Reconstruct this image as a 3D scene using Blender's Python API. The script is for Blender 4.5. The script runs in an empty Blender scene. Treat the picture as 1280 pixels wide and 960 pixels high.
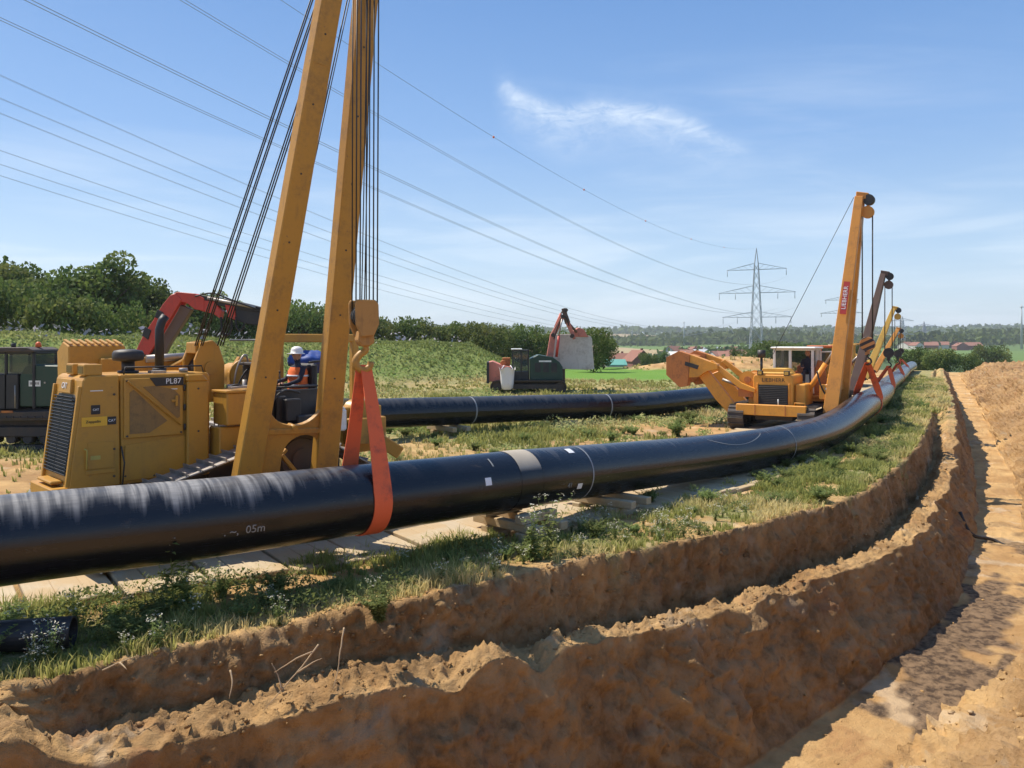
import bpy, bmesh, math, random
import numpy as np
from mathutils import Vector, Matrix
R = math.radians
random.seed(7)
rng = np.random.default_rng(11)
SC = bpy.context.scene
COL = SC.collection
# ------------------------------------------------------------------ camera, world, sun, exposure
H = 3.4            # eye height over the field (the photographer stands on the spoil heap)
F = 1000.0         # focal length in photo pixels (1280 wide)
HY = 425.0         # horizon row
cd = bpy.data.cameras.new('camera'); cam = bpy.data.objects.new('camera', cd); COL.objects.link(cam)
cam.location = (0, 0, H); cam.rotation_euler = (R(90), 0, 0)
cd.sensor_width = 36; cd.lens = 36 * F / 1280; cd.shift_y = (HY - 480) / 1280
cd.clip_start = 0.1; cd.clip_end = 30000
SC.camera = cam
SUN_AZ = Vector((-0.90, 0.43)).normalized(); SUN_EL = R(57)
sl = bpy.data.lights.new('sun', 'SUN'); sl.energy = 4.8; sl.angle = R(0.55); sl.color = (1, 0.91, 0.78)
so = bpy.data.objects.new('sun', sl); COL.objects.link(so)
sdir = Vector((SUN_AZ.x * math.cos(SUN_EL), SUN_AZ.y * math.cos(SUN_EL), math.sin(SUN_EL)))
so.rotation_euler = sdir.to_track_quat('Z', 'Y').to_euler(); so.location = (-20, 10, 30)
W = bpy.data.worlds.new('World'); SC.world = W; W.use_nodes = True
SC.view_settings.view_transform = 'Standard'; SC.view_settings.look = 'None'
SC.view_settings.exposure = 0.45; SC.view_settings.gamma = 1.0
SC.render.engine = 'CYCLES'
SC.cycles.max_bounces = 6; SC.cycles.transparent_max_bounces = 12; SC.cycles.use_denoising = True


class NT:
    def __init__(s, nt): s.nt = nt; s.n = nt.nodes; s.l = nt.links
    def new(s, t, **kw):
        o = s.n.new(t)
        for k, v in kw.items(): setattr(o, k, v)
        return o
    def put(s, sock, v):
        if isinstance(v, bpy.types.NodeSocket): s.l.new(v, sock)
        elif isinstance(v, (tuple, list)) and len(v) == 3 and sock.type == 'RGBA': sock.default_value = (*v, 1)
        else: sock.default_value = v
    def noise(s, vec, scale, detail=4, rough=0.55, dist=0.0):
        o = s.new('ShaderNodeTexNoise'); s.put(o.inputs['Vector'], vec)
        o.inputs['Scale'].default_value = scale; o.inputs['Detail'].default_value = detail
        o.inputs['Roughness'].default_value = rough; o.inputs['Distortion'].default_value = dist
        return o.outputs['Fac']
    def math(s, op, a, b=0.0, clamp=False):
        o = s.new('ShaderNodeMath', operation=op); o.use_clamp = clamp
        s.put(o.inputs[0], a); s.put(o.inputs[1], b); return o.outputs[0]
    def ramp(s, fac, lo, hi):
        o = s.new('ShaderNodeMapRange'); s.put(o.inputs[0], fac); s.put(o.inputs[1], lo); s.put(o.inputs[2], hi)
        o.interpolation_type = 'SMOOTHSTEP'; return o.outputs[0]
    def mix(s, fac, a, b):
        o = s.new('ShaderNodeMix'); o.data_type = 'RGBA'; s.put(o.inputs[0], fac); s.put(o.inputs[6], a); s.put(o.inputs[7], b)
        return o.outputs[2]
    def mapv(s, vec, scale=(1, 1, 1), rot=(0, 0, 0), loc=(0, 0, 0)):
        o = s.new('ShaderNodeMapping'); s.put(o.inputs[0], vec); o.inputs['Scale'].default_value = scale
        o.inputs['Rotation'].default_value = rot; o.inputs['Location'].default_value = loc; return o.outputs[0]
    def bump(s, h, strength=0.3, dist=0.02):
        o = s.new('ShaderNodeBump'); o.inputs['Strength'].default_value = strength
        o.inputs['Distance'].default_value = dist; s.put(o.inputs['Height'], h); return o.outputs[0]
    def attr(s, name, out='Fac'):
        o = s.new('ShaderNodeAttribute'); o.attribute_name = name; return o.outputs[out]


def build_sky():
    t = NT(W.node_tree); bg = t.n['Background']; bg.inputs['Strength'].default_value = 0.125
    sk = t.new('ShaderNodeTexSky'); sk.sky_type = 'NISHITA'; sk.sun_disc = False
    sk.sun_elevation = SUN_EL; sk.sun_rotation = math.atan2(SUN_AZ.x, SUN_AZ.y)
    sk.altitude = 100; sk.air_density = 1.0; sk.dust_density = 0.7; sk.ozone_density = 2.2
    g = t.new('ShaderNodeTexCoord').outputs['Generated']
    sep = t.new('ShaderNodeSeparateXYZ'); t.l.new(g, sep.inputs[0]); x, y, z = sep.outputs
    ys = t.math('MAXIMUM', t.math('ABSOLUTE', y), 0.05)
    zz = t.math('MAXIMUM', z, 0.0)
    # thin cirrus veil projected on a high layer
    den = t.math('ADD', zz, 0.10)
    cv = t.new('ShaderNodeCombineXYZ'); t.put(cv.inputs[0], t.math('DIVIDE', x, den)); t.put(cv.inputs[1], t.math('DIVIDE', y, den))
    m = t.mapv(cv.outputs[0], scale=(0.55, 1.5, 1), rot=(0, 0, R(-14)))
    n1 = t.noise(m, 1.0, 7, 0.6, 0.5); n2 = t.noise(cv.outputs[0], 0.35, 3, 0.5)
    veil = t.math('MULTIPLY', t.ramp(n1, 0.50, 0.80), t.ramp(n2, 0.42, 0.68))
    veil = t.math('MULTIPLY', veil, 0.45)
    # low pale bands near the horizon
    lv = t.new('ShaderNodeCombineXYZ'); t.put(lv.inputs[0], t.math('MULTIPLY', x, 3.0)); t.put(lv.inputs[1], t.math('MULTIPLY', z, 22.0)); t.put(lv.inputs[2], y)
    lo = t.math('MULTIPLY', t.ramp(t.noise(lv.outputs[0], 1.3, 5, 0.55, 0.4), 0.42, 0.75), t.ramp(z, 0.30, 0.05))
    lo = t.math('MULTIPLY', lo, 0.42)
    # one curved wisp: distance to a bent line in direction space
    el = t.math('DIVIDE', z, ys); az = t.math('DIVIDE', x, ys)
    wob = t.math('MULTIPLY', t.math('SUBTRACT', t.noise(g, 9.0, 5, 0.6), 0.5), 0.035)
    a = t.math('SUBTRACT', az, 0.14)
    fc = t.new('ShaderNodeFloatCurve'); cu = fc.mapping.curves[0]; fc.mapping.use_clip = False
    pts = [(-.05, .345), (-.015, .318), (.02, .294), (.06, .281), (.11, .286), (.16, .283), (.21, .272), (.26, .250), (.33, .225)]
    cu.points[0].location = (pts[0][0] + .5, pts[0][1]); cu.points[1].location = (pts[-1][0] + .5, pts[-1][1])
    for a_, b_ in pts[1:-1]: cu.points.new(a_ + .5, b_)
    fc.mapping.update(); t.put(fc.inputs['Value'], t.math('ADD', az, 0.5)); crv = fc.outputs[0]
    dl = t.math('ADD', t.math('SUBTRACT', el, crv), wob); dline = t.math('ABSOLUTE', dl)
    core = t.ramp(dline, 0.020, 0.0); fea = t.math('MULTIPLY', t.ramp(t.math('ABSOLUTE', t.math('ADD', dl, 0.014)), 0.055, 0.0), 0.55)
    streak = t.noise(t.mapv(g, (26, 14, 60), (0, R(24), 0)), 1.0, 6, 0.7, 0.6)
    wisp = t.math('MULTIPLY', t.math('ADD', t.math('MULTIPLY', core, 0.75), fea), t.math('MULTIPLY', t.ramp(az, -0.03, 0.01), t.ramp(az, 0.33, 0.20)))
    wisp = t.math('MULTIPLY', wisp, t.ramp(streak, 0.15, 0.85))
    wisp = t.math('MULTIPLY', t.math('MULTIPLY', wisp, t.ramp(y, 0.0, 0.1)), 0.70)
    # pale bank of hazy air low down
    hz = t.math('MULTIPLY', t.math('POWER', t.math('SUBTRACT', 1.0, t.math('MINIMUM', zz, 1.0)), 9.0), 0.20)
    tot = t.math('MINIMUM', t.math('ADD', t.math('ADD', veil, lo), t.math('ADD', wisp, hz)), 0.85)
    base = t.mix(1.0, sk.outputs[0], (0, 0, 0)); base = sk.outputs[0]
    hs = t.new('ShaderNodeHueSaturation'); hs.inputs['Saturation'].default_value = 1.0; hs.inputs['Value'].default_value = 0.95
    t.l.new(base, hs.inputs['Color'])
    # clear summer air: deep blue overhead paling to the horizon, blended with the physical sky
    cr = t.new('ShaderNodeValToRGB'); e = cr.color_ramp.elements; e[0].position = 0.0; e[0].color = (.39, .475, .55, 1); e[1].position = 1.0; e[1].color = (.08, .17, .37, 1)
    for p_, c_ in ((.10, (.275, .40, .555, 1)), (.24, (.148, .275, .505, 1)), (.42, (.078, .188, .42, 1))): q_ = e.new(p_); q_.color = c_
    t.put(cr.inputs[0], zz); sc_ = t.new('ShaderNodeVectorMath', operation='SCALE'); t.l.new(cr.outputs[0], sc_.inputs[0]); sc_.inputs['Scale'].default_value = 10.0
    c = t.mix(0.76, hs.outputs[0], sc_.outputs[0])
    c = t.mix(tot, c, (5.6, 6.2, 6.8))
    t.l.new(c, bg.inputs['Color'])
build_sky()

# ------------------------------------------------------------------ helpers
def P(px, py, Y): return Vector(((px - 640) / F * Y, Y, H - (py - HY) / F * Y))

def tag(o, label=None, cat=None, group=None, kind=None):
    if label: o['label'] = label
    if cat: o['category'] = cat
    if group: o['group'] = group
    if kind: o['kind'] = kind
    return o

def empty(name, loc, rz=0.0, label=None, cat=None, group=None):
    o = bpy.data.objects.new(name, None); COL.objects.link(o); o.location = loc; o.rotation_euler = (0, 0, rz)
    o.empty_display_size = 0.2
    return tag(o, label, cat, group)

def link(name, me, parent=None, loc=None, rot=None):
    o = bpy.data.objects.new(name, me); COL.objects.link(o)
    if parent: o.parent = parent
    if loc is not None: o.location = loc
    if rot is not None: o.rotation_euler = rot
    return o


class MB:
    def __init__(s): s.v = []; s.f = []; s.m = []; s.sm = []
    def add(s, vs, fs, mi=0, smooth=False):
        b = len(s.v); s.v += [tuple(v) for v in vs]
        for f in fs: s.f.append([b + i for i in f]); s.m.append(mi); s.sm.append(smooth)
        return s
    def hexa(s, c, mi=0):      # 8 corners: bottom ring then top ring
        return s.add(c, [(3, 2, 1, 0), (4, 5, 6, 7), (0, 1, 5, 4), (1, 2, 6, 5), (2, 3, 7, 6), (3, 0, 4, 7)], mi)
    def box(s, lo, hi, mi=0):
        x0, y0, z0 = lo; x1, y1, z1 = hi
        return s.hexa([(x0, y0, z0), (x1, y0, z0), (x1, y1, z0), (x0, y1, z0), (x0, y0, z1), (x1, y0, z1), (x1, y1, z1), (x0, y1, z1)], mi)
    def beam(s, a, b, w, h, up=(0, 0, 1), w1=None, h1=None, mi=0):
        a = Vector(a); b = Vector(b); d = (b - a).normalized(); u = Vector(up)
        sd = d.cross(u)
        if sd.length < 1e-4: sd = d.cross(Vector((1, 0, 0)))
        sd.normalize(); u = sd.cross(d).normalized(); w1 = w if w1 is None else w1; h1 = h if h1 is None else h1
        def ring(p, w, h): return [p - sd * w / 2 - u * h / 2, p + sd * w / 2 - u * h / 2, p + sd * w / 2 + u * h / 2, p - sd * w / 2 + u * h / 2]
        return s.hexa(ring(a, w, h) + ring(b, w1, h1), mi)
    def tube(s, pts, r, n=8, mi=0, caps=True, smooth=True):
        pts = [Vector(p) for p in pts]; rs = r if isinstance(r, (list, tuple)) else [r] * len(pts)
        base = len(s.v); prev = None
        for i, p in enumerate(pts):
            d = (pts[min(i + 1, len(pts) - 1)] - pts[max(i - 1, 0)]).normalized()
            if prev is None:
                a = d.cross(Vector((0, 0, 1)));
                if a.length < 1e-3: a = d.cross(Vector((0, 1, 0)))
            else: a = prev - d * prev.dot(d)
            a.normalize(); prev = a; b = d.cross(a)
            for k in range(n):
                t = 2 * math.pi * k / n; s.v.append(tuple(p + (a * math.cos(t) + b * math.sin(t)) * rs[i]))
        for i in range(len(pts) - 1):
            for k in range(n):
                k2 = (k + 1) % n
                s.f.append([base + i * n + k, base + i * n + k2, base + (i + 1) * n + k2, base + (i + 1) * n + k]); s.m.append(mi); s.sm.append(smooth)
        if caps:
            s.f.append([base + k for k in reversed(range(n))]); s.m.append(mi); s.sm.append(False)
            e = base + (len(pts) - 1) * n
            s.f.append([e + k for k in range(n)]); s.m.append(mi); s.sm.append(False)
        return s
    def cyl(s, a, b, r, n=16, r1=None, mi=0): return s.tube([a, b], [r, r if r1 is None else r1], n, mi)
    def lathe(s, c, prof, n=16, mi=0, smooth=True):
        base = len(s.v)
        for r, z in prof:
            for k in range(n):
                t = 2 * math.pi * k / n; s.v.append((c[0] + r * math.cos(t), c[1] + r * math.sin(t), c[2] + z))
        for i in range(len(prof) - 1):
            for k in range(n):
                k2 = (k + 1) % n
                s.f.append([base + i * n + k, base + i * n + k2, base + (i + 1) * n + k2, base + (i + 1) * n + k]); s.m.append(mi); s.sm.append(smooth)
        s.f.append([base + k for k in reversed(range(n))]); s.m.append(mi); s.sm.append(False)
        e = base + (len(prof) - 1) * n; s.f.append([e + k for k in range(n)]); s.m.append(mi); s.sm.append(False)
        return s
    def prism(s, poly, fn, d0, d1, mi=0):       # fn(a, b, d) -> point
        n = len(poly)
        vs = [fn(a, b, d0) for a, b in poly] + [fn(a, b, d1) for a, b in poly]
        fs = [tuple(range(n)), tuple(n + i for i in reversed(range(n)))]
        fs += [(i, n + i, n + (i + 1) % n, (i + 1) % n) for i in range(n)]
        return s.add(vs, fs, mi)
    def mesh(s, name, mats, bevel=0):
        me = bpy.data.meshes.new(name); me.from_pydata(s.v, [], s.f)
        for m in (mats if isinstance(mats, (list, tuple)) else [mats]): me.materials.append(m)
        me.polygons.foreach_set('material_index', s.m); me.polygons.foreach_set('use_smooth', s.sm)
        bm = bmesh.new(); bm.from_mesh(me); bmesh.ops.recalc_face_normals(bm, faces=bm.faces)
        if bevel:
            ed = [e for e in bm.edges if len(e.link_faces) == 2 and e.calc_face_angle(0) > 0.6]
            if ed and len(ed) < 4000: bmesh.ops.bevel(bm, geom=ed, offset=bevel, segments=1, affect='EDGES', clamp_overlap=True)
        bm.to_mesh(me); bm.free(); me.update(); return me
    def build(s, name, mats, parent=None, bevel=0, label=None, loc=None, rot=None):
        o = link(name, s.mesh(name, mats, bevel), parent, loc, rot)
        if label: o['label'] = label
        return o

def np_mesh(name, V, Fq, mat, smooth=False, attrs=None):
    """V (n,3); Fq (m,3|4) index arrays"""
    me = bpy.data.meshes.new(name); n = len(V); Fq = np.asarray(Fq, dtype=np.int32); k = Fq.shape[1]; m = len(Fq)
    me.vertices.add(n); me.vertices.foreach_set('co', np.asarray(V, dtype=np.float32).ravel())
    me.loops.add(m * k); me.loops.foreach_set('vertex_index', Fq.ravel())
    me.polygons.add(m); me.polygons.foreach_set('loop_start', np.arange(0, m * k, k, dtype=np.int32))
    try: me.polygons.foreach_set('loop_total', np.full(m, k, dtype=np.int32))
    except Exception: pass
    if smooth: me.polygons.foreach_set('use_smooth', np.ones(m, dtype=bool))
    me.materials.append(mat); me.update(calc_edges=True)
    for an, av in (attrs or {}).items():
        a = me.attributes.new(an, 'FLOAT', 'POINT'); a.data.foreach_set('value', np.asarray(av, dtype=np.float32))
    return me

# vectorised value noise
def _hash(ix, iy, iz):
    h = (ix.astype(np.int64) * 374761393 + iy.astype(np.int64) * 668265263 + iz.astype(np.int64) * 2147483647) & 0xffffffff
    h = ((h ^ (h >> 13)) * 1274126177) & 0xffffffff
    h = (h ^ (h >> 16)) & 0xffff
    return h / 32767.5 - 1.0
def vnoise(x, y, z):
    x = np.asarray(x, float); y = np.asarray(y, float) + 0 * x; z = np.asarray(z, float) + 0 * x
    xi, yi, zi = np.floor(x), np.floor(y), np.floor(z); fx, fy, fz = x - xi, y - yi, z - zi
    fx, fy, fz = [f * f * (3 - 2 * f) for f in (fx, fy, fz)]
    r = 0
    for a in (0, 1):
        for b in (0, 1):
            for c in (0, 1):
                r = r + _hash(xi + a, yi + b, zi + c) * (fx if a else 1 - fx) * (fy if b else 1 - fy) * (fz if c else 1 - fz)
    return r
def fbm(x, y, z=0.0, o=4, g=0.5):
    r = 0; a = 1.0; t = 0; x = np.asarray(x, float)
    for i in range(o):
        r = r + a * vnoise(x * 2 ** i + 17.3 * i, np.asarray(y) * 2 ** i - 5.1 * i, np.asarray(z) * 2.0 ** i + 3.7 * i); t += a; a *= g
    return r / t
def sstep(x, a, b):
    t = np.clip((x - a) / (b - a), 0, 1); return t * t * (3 - 2 * t)

def spline(pts, step, smooth=6):
    pts = np.array(pts, float); n = len(pts); out = []
    for i in range(n - 1):
        p0 = pts[max(i - 1, 0)]; p1 = pts[i]; p2 = pts[i + 1]; p3 = pts[min(i + 2, n - 1)]
        k = max(12, int(np.linalg.norm(p2 - p1) / 0.2)); t = np.linspace(0, 1, k, endpoint=False)[:, None]
        out.append(0.5 * (2 * p1 + (p2 - p0) * t + (2 * p0 - 5 * p1 + 4 * p2 - p3) * t ** 2 + (3 * p1 - p0 - 3 * p2 + p3) * t ** 3))
    out = np.vstack(out + [pts[-1:]])
    d = np.r_[0, np.cumsum(np.linalg.norm(np.diff(out, axis=0), axis=1))]
    st0 = 0.2 if step >= 0.1 else 0.02
    s = np.r_[np.arange(0, d[-1], st0), d[-1]]; q = np.stack([np.interp(s, d, out[:, k]) for k in range(out.shape[1])], 1)
    for _ in range(smooth * 8):
        q[1:-1] = (q[:-2] + 2 * q[1:-1] + q[2:]) / 4
    d = np.r_[0, np.cumsum(np.linalg.norm(np.diff(q, axis=0), axis=1))]
    s = np.arange(0, d[-1], step); return np.stack([np.interp(s, d, q[:, k]) for k in range(q.shape[1])], 1), s

# ------------------------------------------------------------------ materials
def make_mat(name):
    m = bpy.data.materials.new(name); m.use_nodes = True; t = NT(m.node_tree); b = t.n['Principled BSDF']; return m, t, b

def paint(name, col, rough=0.45, dirt=(0.16, 0.11, 0.06), damt=0.35, metal=0.0, scale=2.2, bump=0.05, chips=None, spec=0.5):
    m, t, b = make_mat(name); oc = t.new('ShaderNodeTexCoord').outputs['Object']
    n = t.noise(oc, scale, 6, 0.6); n2 = t.noise(oc, scale * 7, 5, 0.7)
    fade = t.mix(t.math('MULTIPLY', t.noise(oc, scale * 0.5, 3), 0.5), col, tuple(min(1, c * 1.18 + 0.02) for c in col))
    c = t.mix(t.math('MULTIPLY', t.ramp(t.math('ADD', t.math('MULTIPLY', n, 0.65), t.math('MULTIPLY', n2, 0.35)), 0.46, 0.68), damt), fade, dirt)
    if chips: c = t.mix(t.ramp(t.noise(oc, scale * 4.3, 6, 0.72), 0.62, 0.70), c, chips)
    # streaks running down
    st = t.noise(t.mapv(oc, (9, 9, 0.8)), 1.0, 4, 0.6); c = t.mix(t.math('MULTIPLY', t.ramp(st, 0.55, 0.75), damt * 0.6), c, dirt)
    t.put(b.inputs['Base Color'], c); t.put(b.inputs['Roughness'], t.math('ADD', rough - 0.08, t.math('MULTIPLY', n2, 0.25)))
    b.inputs['Metallic'].default_value = metal; b.inputs['Specular IOR Level'].default_value = spec
    if bump: t.put(b.inputs['Normal'], t.bump(n2, bump * 2, 0.01))
    return m

M = {}
M['cat'] = paint('ochre_yellow_paint', (0.47, 0.235, 0.028), 0.38, damt=0.38, dirt=(0.24, 0.13, 0.045), chips=(0.36, 0.19, 0.05))
M['cat2'] = paint('boom_yellow_paint', (0.45, 0.222, 0.028), 0.45, damt=0.55, dirt=(0.20, 0.11, 0.04), chips=(0.24, 0.13, 0.05))
M['lieb'] = paint('orange_yellow_paint', (0.70, 0.30, 0.035), 0.42, damt=0.30, dirt=(0.22, 0.10, 0.04))
M['liebboom'] = paint('boom_orange_paint', (0.62, 0.26, 0.04), 0.45, damt=0.4, dirt=(0.22, 0.10, 0.04))
M['rust'] = paint('rusty_orange_paint', (0.46, 0.16, 0.04), 0.7, damt=0.75, dirt=(0.16, 0.07, 0.035), chips=(0.25, 0.09, 0.04))
M['bark'] = paint('tree_bark', (0.09, 0.065, 0.045), 0.9, damt=0.5)
M['black'] = paint('black_steel', (0.018, 0.018, 0.02), 0.5, damt=0.35, dirt=(0.09, 0.07, 0.05))
M['rubber'] = paint('black_rubber', (0.012, 0.012, 0.013), 0.6, damt=0.2)
M['steel'] = paint('worn_track_steel', (0.36, 0.33, 0.30), 0.42, metal=0.6, damt=0.5, dirt=(0.16, 0.11, 0.07), scale=4)
M['trackdark'] = paint('dark_undercarriage', (0.06, 0.05, 0.045), 0.7, metal=0.2, damt=0.7, dirt=(0.13, 0.09, 0.06))
M['rope'] = paint('greased_wire_rope', (0.035, 0.034, 0.035), 0.45, metal=0.4, damt=0.2)
M['white'] = paint('white_paint', (0.74, 0.74, 0.70), 0.45, damt=0.35, dirt=(0.35, 0.28, 0.2))
M['sticker'] = paint('white_sticker', (0.75, 0.76, 0.78), 0.5, damt=0.1)
M['chalk'] = paint('chalk_mark', (0.24, 0.25, 0.25), 0.9, damt=0.2)
M['ring'] = paint('grey_joint_line', (0.30, 0.31, 0.32), 0.7, damt=0.3)
M['grey'] = paint('pale_grey_steel', (0.62, 0.57, 0.50), 0.7, damt=0.55, dirt=(0.24, 0.18, 0.12), scale=0.9)
M['green'] = paint('dark_green_paint', (0.010, 0.042, 0.026), 0.4, damt=0.2, dirt=(0.07, 0.06, 0.045))
M['red'] = paint('red_crane_paint', (0.50, 0.045, 0.025), 0.45, damt=0.35, dirt=(0.12, 0.05, 0.04))
M['pinkred'] = paint('faded_red_paint', (0.60, 0.20, 0.14), 0.6, damt=0.5, dirt=(0.2, 0.11, 0.08))
M['orange'] = paint('orange_red_paint', (0.55, 0.14, 0.04), 0.5, damt=0.4)
M['brownboom'] = paint('dark_brown_paint', (0.12, 0.07, 0.05), 0.5, damt=0.5)
M['yellow'] = paint('yellow_paint', (0.62, 0.36, 0.06), 0.5, damt=0.35)
M['galv'] = paint('galvanised_steel', (0.42, 0.44, 0.46), 0.6, metal=0.3, damt=0.2)
M['wirealu'] = paint('conductor_wire', (0.34, 0.36, 0.38), 0.6, metal=0.3, damt=0.1)
M['blue'] = paint('blue_tarpaulin', (0.012, 0.055, 0.26), 0.5, damt=0.15, dirt=(0.03, 0.06, 0.15))
M['skin'] = paint('skin', (0.42, 0.22, 0.15), 0.6, damt=0.1)
M['cloth_dark'] = paint('dark_work_clothes', (0.022, 0.025, 0.04), 0.9, damt=0.2)
M['vest'] = paint('orange_safety_vest', (0.85, 0.16, 0.03), 0.8, damt=0.1)
M['helmet'] = paint('white_helmet_shell', (0.75, 0.72, 0.70), 0.35, damt=0.15)
M['redsign'] = paint('red_sign', (0.42, 0.03, 0.025), 0.5, damt=0.15)
M['brick'] = paint('red_brick_wall', (0.22, 0.085, 0.06), 0.9, damt=0.3)
M['rooftile'] = paint('roof_tiles', (0.25, 0.11, 0.075), 0.9, damt=0.4)
M['roofgreen'] = paint('green_sheet_roof', (0.10, 0.32, 0.26), 0.6, damt=0.2)
M['render'] = paint('pale_render', (0.55, 0.52, 0.47), 0.9, damt=0.2)
M['root'] = paint('dry_root', (0.40, 0.29, 0.17), 0.85, damt=0.5, dirt=(0.25, 0.16, 0.09))
M['beacon'] = paint('orange_beacon', (0.75, 0.13, 0.02), 0.3, damt=0.05)
M['whitebag'] = paint('white_woven_bag', (0.72, 0.70, 0.70), 0.85, damt=0.2, dirt=(0.4, 0.33, 0.28))

def glass_mat():
    m, t, b = make_mat('cab_glass'); b.inputs['Base Color'].default_value = (0.05, 0.07, 0.07, 1); b.inputs['Roughness'].default_value = 0.04
    b.inputs['Transmission Weight'].default_value = 0.0; b.inputs['Alpha'].default_value = 0.5; b.inputs['Specular IOR Level'].default_value = 1.0
    return m
M['glass'] = glass_mat()

def strap_mat():
    m, t, b = make_mat('orange_webbing'); oc = t.new('ShaderNodeTexCoord').outputs['Object']
    n = t.noise(oc, 2.5, 6, 0.65); w = t.noise(t.mapv(oc, (60, 60, 4)), 1.0, 2)
    c = t.mix(t.ramp(n, 0.5, 0.74), (0.78, 0.14, 0.045), (0.30, 0.07, 0.045))
    c = t.mix(t.math('MULTIPLY', w, 0.25), c, (0.75, 0.13, 0.05)); t.put(b.inputs['Base Color'], c); b.inputs['Roughness'].default_value = 0.8
    t.put(b.inputs['Normal'], t.bump(w, 0.5, 0.006)); return m
M['strap'] = strap_mat()

def hazard_mat():
    m, t, b = make_mat('striped_block_paint'); oc = t.new('ShaderNodeTexCoord').outputs['Object']
    s = t.new('ShaderNodeSeparateXYZ'); t.l.new(oc, s.inputs[0])
    v = t.math('ADD', t.math('MULTIPLY', s.outputs[0], 4.0), t.math('MULTIPLY', s.outputs[2], 4.0)); v = t.math('ADD', v, t.math('MULTIPLY', s.outputs[1], 2.0))
    c = t.mix(t.math('GREATER_THAN', t.math('FRACT', v), 0.5), (0.55, 0.22, 0.06), (0.03, 0.02, 0.02)); t.put(b.inputs['Base Color'], c); return m
M['hazard'] = hazard_mat()

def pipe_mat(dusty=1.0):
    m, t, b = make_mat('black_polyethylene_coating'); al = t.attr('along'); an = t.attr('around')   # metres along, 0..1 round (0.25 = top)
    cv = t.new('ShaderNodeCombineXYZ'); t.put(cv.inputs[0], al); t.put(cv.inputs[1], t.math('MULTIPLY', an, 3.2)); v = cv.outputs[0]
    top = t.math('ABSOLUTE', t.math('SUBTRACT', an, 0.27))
    dust_glare = t.noise(t.mapv(v, (4.0, 0.5, 1)), 1.0, 2, 0.5, 0.4)       # streaks round the pipe
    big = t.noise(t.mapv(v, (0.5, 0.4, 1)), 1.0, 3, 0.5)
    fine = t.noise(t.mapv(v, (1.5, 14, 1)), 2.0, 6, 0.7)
    near = t.ramp(al, 19.6, 17.2)                                       # scuffed first length, with whitish coating glare painted into its dust
    lim = t.math('ADD', t.math('ADD', -0.02, t.math('MULTIPLY', near, 0.07)), t.math('MULTIPLY', dust_glare, 0.26))
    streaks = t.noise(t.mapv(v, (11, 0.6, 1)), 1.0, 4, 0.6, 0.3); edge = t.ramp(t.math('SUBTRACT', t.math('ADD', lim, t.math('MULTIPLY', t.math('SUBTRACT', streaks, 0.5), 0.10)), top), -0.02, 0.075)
    dust = t.math('MULTIPLY', edge, t.math('MAXIMUM', t.ramp(big, 0.38, 0.56), t.math('MULTIPLY', near, 0.8)))  # settled dust and painted coating glare in one mask
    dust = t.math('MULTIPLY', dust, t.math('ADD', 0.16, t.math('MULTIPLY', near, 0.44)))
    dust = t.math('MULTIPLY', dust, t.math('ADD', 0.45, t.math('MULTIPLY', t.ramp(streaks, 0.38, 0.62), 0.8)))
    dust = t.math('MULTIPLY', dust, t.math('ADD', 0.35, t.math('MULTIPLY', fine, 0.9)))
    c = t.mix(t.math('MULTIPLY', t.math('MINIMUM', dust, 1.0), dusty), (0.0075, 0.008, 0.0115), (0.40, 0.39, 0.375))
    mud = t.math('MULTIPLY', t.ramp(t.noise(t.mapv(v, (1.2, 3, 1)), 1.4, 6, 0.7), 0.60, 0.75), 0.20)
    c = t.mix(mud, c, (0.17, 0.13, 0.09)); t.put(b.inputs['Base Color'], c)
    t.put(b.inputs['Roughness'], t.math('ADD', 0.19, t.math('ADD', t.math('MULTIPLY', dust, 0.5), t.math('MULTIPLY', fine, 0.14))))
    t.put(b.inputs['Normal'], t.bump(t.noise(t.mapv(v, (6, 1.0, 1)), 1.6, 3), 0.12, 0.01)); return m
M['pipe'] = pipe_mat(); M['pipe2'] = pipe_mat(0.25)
M['sleeve'] = paint('dusty_joint_sleeve', (0.20, 0.175, 0.145), 0.75, damt=0.4, dirt=(0.06, 0.05, 0.05))
M['wood'] = None

def wood_mat():
    m, t, b = make_mat('weathered_timber'); oc = t.new('ShaderNodeTexCoord').outputs['Object']
    rnd = t.new('ShaderNodeObjectInfo').outputs['Random']
    g = t.noise(t.mapv(oc, (24, 1.2, 24)), 1.0, 5, 0.65); n = t.noise(oc, 1.3, 5, 0.6)
    c = t.mix(g, (0.30, 0.225, 0.135), (0.60, 0.49, 0.32)); c = t.mix(t.math('MULTIPLY', rnd, 0.35), c, (0.42, 0.33, 0.22))
    c = t.mix(t.ramp(t.noise(t.new('ShaderNodeNewGeometry').outputs['Position'], 1.1, 6, 0.65), 0.43, 0.56), c, t.mix(n, (0.36, 0.25, 0.13), (0.50, 0.37, 0.21))); t.put(b.inputs['Base Color'], c)
    b.inputs['Roughness'].default_value = 0.85; t.put(b.inputs['Normal'], t.bump(g, 0.5, 0.01)); return m
M['wood'] = wood_mat()

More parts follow.
